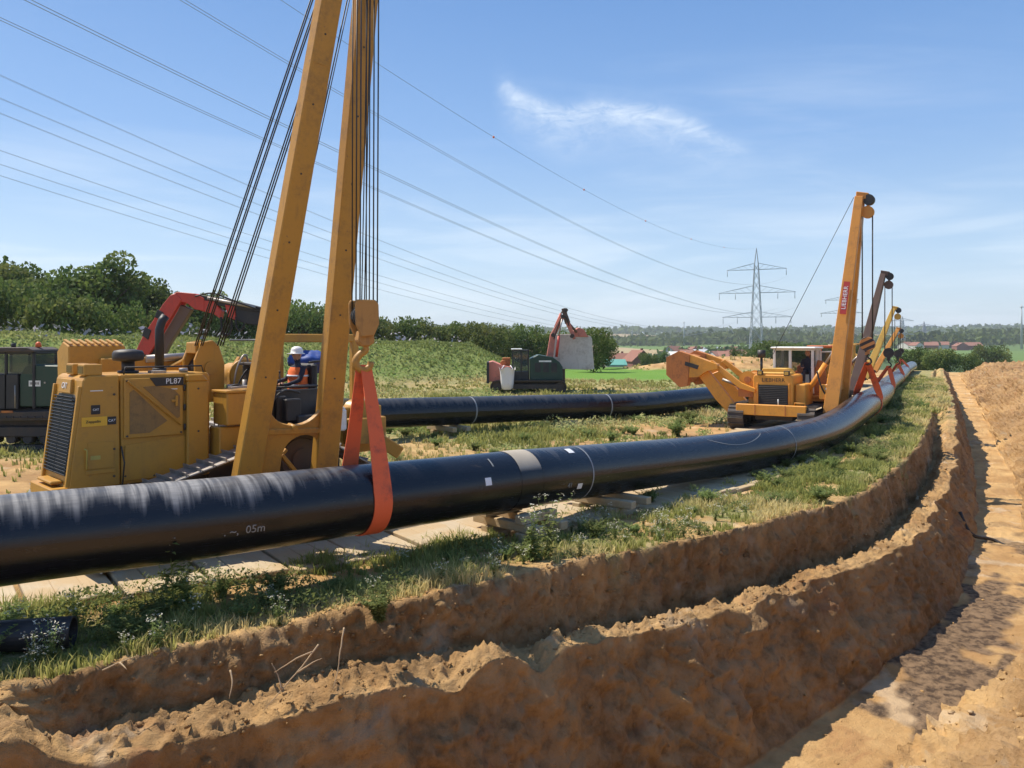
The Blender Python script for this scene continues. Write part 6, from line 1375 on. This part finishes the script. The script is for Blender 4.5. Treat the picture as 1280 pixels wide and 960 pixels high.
wood_band('distant_wood', [W_(400, 2600), W_(800, 2700), W_(1000, 2600), W_(1400, 2800)], 6000, 26, 8, 200, 'woods along the blue horizon', 6)
wood_band('hedge', [W_(740, 420), W_(800, 430), W_(870, 410)], 2500, 6, 1.0, 12, 'hedge line behind the barns', 8)

def house(px, Y, w, d, h, rh, wall, roof, label, group=None, rz=0.0, name='house', windows=True):
    X = (px - 640) / F * Y; z0 = float(field_z(np.array([X]), np.array([float(Y)]))[0]) - .3; rt = empty(name, (X, Y, z0), rz, label, 'house' if name == 'house' else 'barn', group)
    MB().prism([(-w / 2, 0), (w / 2, 0), (w / 2, h), (0, h + rh), (-w / 2, h)], lambda a, b, q: (a, q, b), -d / 2, d / 2).build('wall', M[wall], rt)
    m = MB()
    for sx in (-1, 1): m.hexa([(sx * (w / 2 + .4), -d / 2 - .4, h - .3), (0, -d / 2 - .4, h + rh + .05), (0, d / 2 + .4, h + rh + .05), (sx * (w / 2 + .4), d / 2 + .4, h - .3), (sx * (w / 2 + .4), -d / 2 - .4, h), (0, -d / 2 - .4, h + rh + .4), (0, d / 2 + .4, h + rh + .4), (sx * (w / 2 + .4), d / 2 + .4, h)])
    m.build('roof', M[roof], rt)
    if windows:
        for x in (-w * .28, w * .22): MB().box((x - .6, -d / 2 - .06, h * .45), (x + .6, -d / 2 - .01, h * .8)).build('window', M['black'], rt)
    MB().box((w * .15, -.4, h), (w * .15 + .8, .4, h + rh + 1)).build('chimney', M['brick'], rt)
house(797, 285, 7.5, 13, 4.2, 3.4, 'brick', 'rooftile', 'dark red brick barn with gable in the valley', name='barn', rz=.15)
house(777, 305, 9, 14, 3.6, 3.4, 'brick', 'rooftile', 'brick farmhouse left of the gabled barn', rz=1.3)
house(768, 250, 9, 6, 2.2, 1.2, 'render', 'roofgreen', 'low shed with pale green sheet roof', name='barn', rz=1.57, windows=False)
rs = random.Random(5)
for i in range(22): house(842 + i * 5.6 + rs.uniform(-2, 2), 560 + rs.uniform(-70, 90), rs.uniform(8, 12), rs.uniform(9, 16), rs.uniform(3.5, 5.5), rs.uniform(2.5, 4), rs.choice(['render', 'brick']), rs.choice(['rooftile', 'rooftile', 'galv']), 'small house of the far village between counterweight and cab', 'houses of the far village', rs.uniform(0, 3.1))
for i in range(7): house(1135 + i * 13 + rs.uniform(-3, 3), 880 + rs.uniform(-60, 160), rs.uniform(10, 18), rs.uniform(10, 20), 5, 3.5, rs.choice(['render', 'brick']), 'rooftile', 'small pale house on the far slope at right', 'houses on the far slope', rs.uniform(0, 3.1))

# ------------------------------------------------------------------ grass, weeds, clods
def tufts(name, x, y, z, h, K, wid, tint, label, seed, spread=.6, segs=2):
    r_ = np.random.default_rng(seed); n = len(x); N = n * K; X = np.repeat(x, K); Y = np.repeat(y, K); Z = np.repeat(z, K); Hh = np.repeat(h, K) * (.45 + .75 * r_.random(N)); Wd = np.repeat(wid, K) * (.7 + .6 * r_.random(N))
    a = r_.random(N) * 6.283; rad = np.repeat(h, K) * .35 * r_.random(N) ** .5; b = a + r_.normal(size=N) * .7; lean = spread * (.25 + r_.random(N)) * Hh
    bx, by = X + np.cos(a) * rad, Y + np.sin(a) * rad; tx, ty = np.cos(b), np.sin(b); sx, sy = -np.sin(b + r_.normal(size=N) * .8), np.cos(b + r_.normal(size=N) * .8)
    sx, sy = sx * Wd / 2, sy * Wd / 2
    v = [np.stack([bx - sx, by - sy, Z - .02], 1), np.stack([bx + sx, by + sy, Z - .02], 1)]
    mx, my, mz = bx + tx * lean * .3, by + ty * lean * .3, Z + Hh * .6
    v += [np.stack([mx - sx * .7, my - sy * .7, mz], 1), np.stack([mx + sx * .7, my + sy * .7, mz], 1), np.stack([bx + tx * lean, by + ty * lean, Z + Hh * (1 - .15 * r_.random(N))], 1)]
    V = np.stack(v, 1).reshape(-1, 3); i = np.arange(N)[:, None] * 5; Fq = np.concatenate([i + np.array([[0, 1, 3]]), i + np.array([[0, 3, 2]]), i + np.array([[2, 3, 4]])])
    ti = np.clip(np.repeat(tint, K) + r_.normal(size=N) * .10, 0, 1); tv = np.repeat(ti, 5).reshape(-1, 5); tv[:, 4] = np.clip(tv[:, 4] + .12, 0, 1)
    tag(link(name, np_mesh(name, V, Fq, M['grass'], False, dict(tint=tv.ravel()))), label, kind='stuff')
def ground_at(x, y, w=None):
    return field_z(x, y)
# strip between the mats and the trench
def clear_of_machines(x, y):
    ok = np.ones(len(x), bool)
    for rt, (x0, x1, y0, y1) in ((CATR, (-.4, 6, -1.1, 2.4)), (L2, (-.5, 4, -1.7, 1.7))):
        c, s_ = math.cos(-rt.rotation_euler[2]), math.sin(-rt.rotation_euler[2]); dx, dy = x - rt.location.x, y - rt.location.y; lx, ly = dx * c - dy * s_, dx * s_ + dy * c
        ok &= ~((lx > x0) & (lx < x1) & (ly > y0) & (ly < y1))
    return ok
n = 34000; s_r = 16 + 90 * rng.random(n) ** 1.9; w_r = -2.85 + 2.80 * rng.random(n); far_ = (at_sw(s_r, 0)[0] > 19); w_r = np.where(far_, w_r + rng.random(n) * .9, w_r); cl = fbm(s_r * .9, w_r * 1.3, 4.0, 3); lipn = np.interp(s_r, CORR['s'], CORR['e1'])
keep = (cl + .50 * rng.random(n) > .13) & ((w_r < lipn * .7 - .05) | far_) & ((w_r > -np.interp(at_sw(s_r, 0)[1], [9, 12.5, 30], [2.75, 2.0, 2.15])) | (rng.random(n) < .16)); s_r, w_r, cl = s_r[keep], w_r[keep], cl[keep]; x, y = at_sw(s_r, w_r); dd = np.hypot(x, y)
h = (.05 + .11 * rng.random(len(x)) + .24 * np.clip(cl, 0, .6)) * (1 + .5 * sstep(dd, 15, 40)); tn = np.clip(.60 + .75 * fbm(x * .8, y * .8, 7.0, 3) + .2 * sstep(w_r, -.7, -.1), .05, .98)
tufts('verge_grass', x, y, ground_at(x, y), h, 9, .006 + .0009 * dd, tn, 'rough grass on the verge between pipe and trench', 1)
# open ground behind the pipe
n = 60000; th = R(-38) + R(72) * rng.random(n); r = 9 * (100 / 9) ** (rng.random(n) ** .85); x, y = r * np.sin(th), r * np.cos(th); S_, W2 = sw(x, y); at = ground_attrs(x, y, np.where(W2 > 0, -30, W2))
cl = fbm(x * .45, y * .45, 9.0, 3); keep = ((W2 < -6.3) | ((W2 < -2.3) & (rng.random(n) < .035))) & (rng.random(n) > at['soil'] * .85) & (cl + .6 * rng.random(n) > .0) & clear_of_machines(x, y) & (berm(x, y) < .6) & (at['crop'] < .5)
x, y, r, cl = x[keep], y[keep], r[keep], cl[keep]; h = (.06 + .10 * rng.random(len(x)) + .22 * np.clip(cl, 0, .6)) * (1 + .012 * r); tn = np.clip(.60 + .6 * fbm(x * .22, y * .22, 3.0, 3) + .12 * rng.random(len(x)), .05, .98)
tufts('meadow_grass', x, y, ground_at(x, y), h, 6, .007 + .0013 * r, tn, 'dry and green grass over the working strip and meadow', 2, .5)
# weeds on the bank
n = 15000; t_ = -6 + 98 * rng.random(n); p_ = rng.normal(size=n) * 4.8; d = (BB - BA) / np.linalg.norm(BB - BA); x = BA[0] + d[0] * t_ - d[1] * p_ ; y = BA[1] + d[1] * t_ + d[0] * p_
cl = fbm(x * .3, y * .3, 1.0, 3); keep = (berm(x, y) > .5) & (y > 8) & (cl + rng.random(n) * .6 > -.05); x, y, cl = x[keep], y[keep], cl[keep]
h = .30 + .35 * rng.random(len(x)) + .5 * np.clip(cl, 0, 1); tn = np.clip(.38 + .45 * fbm(x * .18, y * .18, 5.0, 3) + .12 * sstep(berm(x, y), 3.4, 4.3), 0, .9)
nb = 60000; t_ = -6 + 98 * rng.random(nb); p_ = rng.normal(size=nb) * 5.0; qx = BA[0] + d[0] * t_ - d[1] * p_; qy = BA[1] + d[1] * t_ + d[0] * p_; kb = (berm(qx, qy) > .3) & (qy > 8); qx, qy = qx[kb], qy[kb]; nb = len(qx)
bush = np.clip(fbm(qx * .55, qy * .55, 2.0, 3), -.3, .8); qz = field_z(qx, qy) + (.1 + .9 * rng.random(nb)) * (.16 + .6 * np.clip(bush, 0, 1)); u = rng.normal(size=(nb, 3)); u /= np.linalg.norm(u, axis=1)[:, None]; v = np.cross(u, rng.normal(size=(nb, 3))); v /= np.linalg.norm(v, axis=1)[:, None]
pc = np.stack([qx, qy, qz], 1); sz = (.06 + .08 * rng.random(nb))[:, None]; Vb = np.stack([pc - u * sz, pc - v * sz * .6, pc + u * sz, pc + v * sz * .6], 1).reshape(-1, 3)
tb = np.repeat(np.clip(.52 + .5 * fbm(qx * .2, qy * .2, 5.0, 3) + .2 * rng.random(nb) - .1, 0, .8), 4)
tag(link('bank_weeds', np_mesh('bank_weeds', Vb, np.arange(4 * nb).reshape(nb, 4), M['weed'], False, dict(tint=tb))), 'dense green weeds covering the earth bank', kind='stuff')
tufts('bank_grass', x[::2], y[::2], ground_at(x[::2], y[::2]), h[::2] * .45, 6, .05 + 0 * x[::2], tn[::2] * .55, 'grass between the weeds on the earth bank', 3, .6)
# lilac bloom scattered along the crest of the bank
k = rng.random(len(x)) < .14 * sstep(berm(x, y), 2.6, 3.9); bx, by, bh = x[k], y[k], h[k]; N = len(bx) * 3; p = np.stack([np.repeat(bx, 3), np.repeat(by, 3), np.repeat(field_z(bx, by) + bh * .85, 3)], 1) + rng.normal(size=(N, 3)) * .18; u = rng.normal(size=(N, 3)) * .07; v = rng.normal(size=(N, 3)) * .07
V = np.stack([p - u, p - v, p + u, p + v], 1).reshape(-1, 3); tag(link('bank_blossom', np_mesh('bank_blossom', V, np.arange(4 * N).reshape(N, 4), M['lilac'])), 'pale lilac bloom along the top of the bank', kind='stuff')

def leaf_cover(name, x, y, z, hgt, size, tint, label, mat='weed'):
    n = len(x); u = rng.normal(size=(n, 3)); u /= np.linalg.norm(u, axis=1)[:, None]; v = np.cross(u, rng.normal(size=(n, 3))); v /= np.linalg.norm(v, axis=1)[:, None]
    p = np.stack([x, y, z + hgt * rng.random(n) ** .8], 1); s_ = size[:, None] * (.6 + .8 * rng.random(n))[:, None]; V = np.stack([p - u * s_, p - v * s_ * .45, p + u * s_, p + v * s_ * .45], 1).reshape(-1, 3)
    tag(link(name, np_mesh(name, V, np.arange(4 * n).reshape(n, 4), M[mat], False, dict(tint=np.repeat(np.clip(tint + .12 * rng.normal(size=n), 0, 1), 4)))), label, kind='stuff')
n = 150000; s_r = 16 + 75 * rng.random(n) ** 1.7; w_r = -2.7 + 2.7 * rng.random(n); x, y = at_sw(s_r, w_r); pn = fbm(x * 1.3, y * 1.3, 21.0, 3) + .35 * np.exp(-((w_r + 1.1) / .7) ** 2) * (s_r < 34); k = (pn > .12) & (w_r < -.12) & (w_r > -np.interp(y, [9, 12.5, 30], [2.75, 2.0, 2.15])); x, y, pn, w_r = x[k], y[k], pn[k], w_r[k]; dd = np.hypot(x, y)
leaf_cover('verge_weeds', x, y, field_z(x, y), np.clip((pn - .08) * .75, .03, .30), .014 + .0011 * dd, np.clip(.45 + .9 * fbm(x * .6, y * .6, 31.0, 2), .05, .95), 'low leafy weeds on the verge beside the trench')
n = 90000; th = R(-12) + R(38) * rng.random(n); r = 17 + 36 * rng.random(n); x, y = r * np.sin(th), r * np.cos(th); S_, W2 = sw(x, y); pn = fbm(x * .55, y * .55, 41.0, 3); k = (pn > .13) & (W2 < -6.6) & clear_of_machines(x, y); x, y, pn, r = x[k], y[k], pn[k], r[k]
leaf_cover('meadow_weeds', x, y, field_z(x, y), np.clip((pn - .1) * 1.1, .04, .5), .012 + .0013 * r, np.clip(.5 + .9 * fbm(x * .3, y * .3, 51.0, 2), .05, .95), 'leafy weeds around the second pipe and the meadow')

# single weeds: a few kinds, each plant a thing (stems and leaves, with flower heads as a part)
def weed_mesh(seed, hgt, n_stem, leafy, spreadf, flower, fsize):
    r_ = random.Random(seed); V = []; Fs = []; Ti = []; FV = []
    def tri(a, b, c, t): i = len(V); V.extend([a, b, c]); Fs.append((i, i + 1, i + 2)); Ti.extend([t] * 3)
    for s_ in range(n_stem):
        a = r_.uniform(0, 6.28); ln = r_.uniform(.1, 1) * spreadf; hh = hgt * r_.uniform(.55, 1); top = Vector((math.cos(a) * ln * hh, math.sin(a) * ln * hh, hh)); K = 9
        pts = [Vector((top.x * (q / K) ** 1.5, top.y * (q / K) ** 1.5, hh * q / K)) for q in range(K + 1)]
        for q in range(K):
            w = .007 * (1 - .6 * q / K) * hgt ** .5 * 1.4
            sd = Vector((-math.sin(a), math.cos(a), 0)) * w; s2 = Vector((math.cos(a), math.sin(a), 0)) * w
            for ss in (sd, s2): tri(pts[q] - ss, pts[q] + ss, pts[q + 1], .55)
            for _ in range(leafy):
                b = r_.uniform(0, 6.28); L = (hgt if flower else hgt * 1.5) * r_.uniform(.07, .15) * (1.2 - .5 * q / K); o = pts[q].lerp(pts[q + 1], r_.random()); dv = Vector((math.cos(b), math.sin(b), r_.uniform(.0, .8))).normalized(); wd = dv.cross(Vector((0, 0, 1))).normalized() * L * r_.uniform(.13, .22); mid = o + dv * L * .5; e = o + dv * L - Vector((0, 0, L * .25)); t = r_.uniform(.05, .6)
                tri(o, mid - wd, e, t); tri(o, e, mid + wd, t)
        if flower:
            for _ in range(r_.randint(3, 6)):
                c = pts[-1] + Vector((r_.gauss(0, 1), r_.gauss(0, 1), r_.gauss(0, .5))) * fsize * 1.1
                for _2 in range(4): u = Vector((r_.gauss(0, 1), r_.gauss(0, 1), r_.gauss(0, .6))) * fsize * .45; v = Vector((r_.gauss(0, 1), r_.gauss(0, 1), r_.gauss(0, .6))) * fsize * .45; FV.append((c, c + u, c + v))
    me = np_mesh('weed', np.array([tuple(v) for v in V]), np.array(Fs), M['weed'], False, dict(tint=np.array(Ti)))
    fm = None
    if FV: fm = np_mesh('flower_heads', np.array([tuple(v) for t in FV for v in t]), np.arange(len(FV) * 3).reshape(-1, 3), M['bloom'])
    return me, fm
WP = {'tall': [weed_mesh(1, .95, 6, 3, .38, True, .030), weed_mesh(2, .80, 8, 3, .32, True, .026)],
      'flower': [weed_mesh(10 + i, .36, 9, 3, .42, True, .020) for i in range(4)], 'clump': [weed_mesh(30 + i, .30, 34, 7, 1.25, False, 0) for i in range(3)]}
def weed(px, py, kind, label, group=None, i=0, sc=1.0, zc=0.0):
    Y = (H - zc) / max(1e-3, (py - HY) / F); X = (px - 640) / F * Y; me, fm = WP[kind][i % len(WP[kind])]; z = float(field_z(np.array([X]), np.array([Y]))[0])
    o = link('weed', me, None, (X, Y, z - .01), (0, 0, random.uniform(0, 6.28))); o.scale = (sc, sc, sc * random.uniform(.85, 1.15)); tag(o, label, 'weed', group)
    if fm: link('flower_heads', fm, o)['kind'] = 'stuff'
weed(216, 765, 'tall', 'tall thin weed standing before the left end of the near pipe', sc=1.3)
weed(232, 762, 'tall', 'second tall weed beside the tallest at left', i=1, sc=1.15)
weed(666, 705, 'tall', 'tall grey weed in front of the timber crib', i=1, sc=1.35)
weed(686, 700, 'tall', 'tall feathery weed right of the timber crib', sc=1.15)
weed(655, 700, 'clump', 'low dark weed clump at the foot of the timber crib', i=2, sc=1.0)
weed(474, 775, 'clump', 'bright bushy weed clump near the bank below the sling', sc=1.25)
weed(845, 545, 'clump', 'green weed clump behind the pipe near the counterweight', i=1, sc=2.2); weed(862, 530, 'clump', 'pale weed clump under the counterweight', i=2, sc=2.0)
gw = 'small white flowered weeds along the trench edge'
r2 = random.Random(3)
for i in range(110):
    s0 = 17.5 + 26 * r2.random() ** 1.3; w0 = -.18 - 1.5 * r2.random() ** 1.6; x, y = at_sw(s0, w0); x, y = float(x), float(y); me, fm = WP['flower'][i % 4]; z = float(field_z(np.array([x]), np.array([y]))[0])
    o = link('flowering_weed', me, None, (x, y, z - .01), (0, 0, r2.uniform(0, 6.28))); sc = r2.uniform(.6, 1.15); o.scale = (sc, sc, sc); tag(o, 'small white flowered weed on the verge above the trench', 'weed', gw); link('flower_heads', fm, o)['kind'] = 'stuff'
gc = 'leafy weed clumps on the verge'
for i in range(85):
    s0 = 16.5 + 60 * r2.random() ** 1.4; w0 = -.3 - 2.4 * r2.random(); x, y = at_sw(s0, w0); x, y = float(x), float(y); me, fm = WP['clump'][i % 3]; z = float(field_z(np.array([x]), np.array([y]))[0])
    o = link('weed_clump', me, None, (x, y, z - .02), (0, 0, r2.uniform(0, 6.28))); sc = r2.uniform(.5, 1.1) * (1 + .012 * math.hypot(x, y)); o.scale = (sc, sc, sc); tag(o, 'leafy green weed clump on the verge below the pipe', 'weed', gc)
for i in range(75):
    s0 = 20.0 + 13 * r2.random(); w0 = -.45 - 1.3 * r2.random(); x, y = at_sw(s0, w0); x, y = float(x), float(y); me, fm = (WP['clump'] + WP['flower'])[i % 7]; z = float(field_z(np.array([x]), np.array([y]))[0])
    o = link('weed_clump', me, None, (x, y, z - .02), (0, 0, r2.uniform(0, 6.28))); sc = r2.uniform(.8, 1.35); o.scale = (sc, sc, sc); tag(o, 'dense weed clump in the shade of the near pipe', 'weed', 'dense weeds in the shade of the near pipe')
    if fm: link('flower_heads', fm, o)['kind'] = 'stuff'
gm = 'leafy weed clumps around the second pipe'
for i in range(60):
    px = r2.uniform(470, 900); Y = 22 + 14 * r2.random() + max(0, (px - 700) * .03); X = (px - 640) / F * Y; S0, W0 = sw(np.array([X]), np.array([Y]))
    if W0[0] > -7.2: continue
    me, fm = WP['clump'][i % 3]; z = float(field_z(np.array([X]), np.array([Y]))[0]); o = link('weed_clump', me, None, (X, Y, z - .02), (0, 0, r2.uniform(0, 6.28))); sc = r2.uniform(.6, 1.5); o.scale = (sc, sc, sc * .9); tag(o, 'leafy weed clump in the grass around the second pipe', 'weed', gm)

def clods():
    r_ = np.random.default_rng(4); base = np.array([(1, 0, 0), (-1, 0, 0), (0, 1, 0), (0, -1, 0), (0, 0, 1), (0, 0, -1), (.6, .6, .6), (-.6, .6, .6), (.6, -.6, .6), (-.6, -.6, .6), (.6, .6, -.6), (-.6, .6, -.6), (.6, -.6, -.6), (-.6, -.6, -.6)]) 
    F0 = []
    for sx in (1, -1):
        for sy in (1, -1):
            for sz in (1, -1):
                X_, Y_, Z_ = (0 if sx > 0 else 1), (2 if sy > 0 else 3), (4 if sz > 0 else 5); c = 6 + (0 if sx > 0 else 1) + (0 if sy > 0 else 2) + (0 if sz > 0 else 4)
                t = [(X_, Y_, c), (Y_, Z_, c), (Z_, X_, c)]; F0 += t if sx * sy * sz > 0 else [q[::-1] for q in t]
    F0 = np.array(F0); K = CORR['K']; X, Y, Z, Wm = CORR['X'], CORR['Y'], CORR['Z'], CORR['W']; D = np.hypot(X, Y)
    pr = (K == 2) * 1.0 + (K == 5) * .9 + (K == 4) * .10 + (K == 6) * .7 + (K == 1) * .8 + ((K == 0) & (Wm > -.35)) * 2.0 + (K == 3) * .10; pr = pr * (D < 32) * (Y > 4) * (.15 + np.maximum(0, fbm(X * 1.2, Y * 1.2, 2.0, 3) + .25)); pr = pr.ravel() / pr.sum()
    idx = r_.choice(K.size, 13000, p=pr); P_ = np.stack([X.ravel()[idx], Y.ravel()[idx], Z.ravel()[idx]], 1) + r_.normal(size=(13000, 3)) * np.array([.03, .03, 0]); n = len(idx)
    sz = .008 + .034 * r_.random(n) ** 4; sz *= np.where(K.ravel()[idx] == 5, 1.3, 1.0)
    V = base[None] * (sz[:, None, None] * (.5 + .9 * r_.random((n, 14, 1)))); V = V * (.6 + .8 * r_.random((n, 1, 3))) * np.array([1, 1, .7]); V = V + P_[:, None] + np.array([0, 0, 0]) ; V = V.reshape(-1, 3); Fq = (F0[None] + (np.arange(n) * 14)[:, None, None]).reshape(-1, 3)
    pale = np.repeat(np.where(K.ravel()[idx] >= 4, .8, .3) + .3 * r_.random(n), 14)
    tag(link('soil_clods', np_mesh('soil_clods', V, Fq, M['ground'], False, dict(soil=np.ones(len(V)), pale=np.clip(pale, 0, 1)))), 'loose clods and crumbs of soil on the bench and spoil', kind='stuff')
clods()

# roots hanging from the bank
def root_thing(strands, label):
    o0 = P(*strands[0][0]); mb = MB()
    for st in strands:
        pts = np.array([tuple(P(*q)) for q in st]); q, _ = spline(pts, .03, 0); q = q + np.stack([.006 * fbm(q[:, 0] * 20, q[:, 2] * 20, i, 2) for i in range(3)], 1); n = len(q); mb.tube([Vector(v) - o0 for v in q], [.011 * (1 - .75 * i / n) for i in range(n)], 6)
    o = mb.build('root', M['root']); o.location = o0; tag(o, label, 'root')
root_thing([[(398, 806, 8.95), (380, 830, 8.8), (352, 862, 8.65), (328, 890, 8.55)], [(390, 815, 8.85), (372, 822, 8.75), (350, 836, 8.7), (340, 842, 8.68)], [(352, 862, 8.65), (348, 846, 8.7), (338, 826, 8.72)], [(372, 840, 8.7), (392, 828, 8.72), (404, 822, 8.8)]], 'forked pale root hanging down the bank')
root_thing([[(288, 838, 8.6), (290, 855, 8.5), (286, 876, 8.42)]], 'short straight root left of the forked one')
root_thing([[(430, 785, 9.2), (426, 810, 9.05), (422, 838, 8.95), (416, 862, 8.85)]], 'long thin root right of the forked one')
root_thing([[(128, 838, 8.3), (150, 828, 8.3), (176, 818, 8.35)], [(150, 828, 8.3), (160, 838, 8.2)]], 'dry twig lying on the lip of the bank at left')
# short dark pipe piece in the weeds, dark hose over the trench floor
def short_pipe():
    a, b = Vector((-7.2, 8.35, .17)), Vector((-4.86, 8.86, .17)); r0 = .17; d = (b - a).normalized(); sd = d.cross(Vector((0, 0, 1))); up = sd.cross(d); n = 28; V = []
    for p, r in ((a, r0), (b, r0), (b, r0 - .02), (a, r0 - .02)):
        for k in range(n): t = 2 * math.pi * k / n; V.append(p - a + (sd * math.cos(t) + up * math.sin(t)) * r)
    mb = MB().add(V, [(i * n + k, i * n + (k + 1) % n, ((i + 1) % 4) * n + (k + 1) % n, ((i + 1) % 4) * n + k) for i in range(4) for k in range(n)], smooth=False)
    o = mb.build('short_pipe', M['black']); o.location = a; tag(o, 'short dark pipe piece lying in the weeds at the left edge', 'pipe')
short_pipe()
mb = MB(); a = P(1206, 662, 22.5); q, _ = spline([tuple(P(*v) - a) for v in ((1200, 640, 22.9), (1214, 668, 22.6), (1240, 674, 22.7), (1262, 684, 22.4), (1290, 680, 22.6), (1320, 660, 22.8))], .1, 0); mb.tube([Vector(v) for v in q], .05, 8); o = mb.build('hose', M['rubber']); o.location = a; tag(o, 'dark hose lying across the trench floor at right', 'hose')

# ------------------------------------------------------------------ haze: one even box of air round everything
def haze():
    m = bpy.data.materials.new('haze_air'); m.use_nodes = True; t = NT(m.node_tree); t.n.remove(t.n['Principled BSDF']); v = t.new('ShaderNodeVolumePrincipled'); v.inputs['Color'].default_value = (.90, .96, 1.0, 1); v.inputs['Density'].default_value = HAZE_D; v.inputs['Anisotropy'].default_value = 0.2
    t.l.new(v.outputs[0], t.n['Material Output'].inputs['Volume']); o = MB().box((-9400, -9400, -24), (9400, 9400, 92)).build('haze', m); tag(o, 'thin pale summer haze', kind='stuff')
HAZE_D = 0.00015
haze()
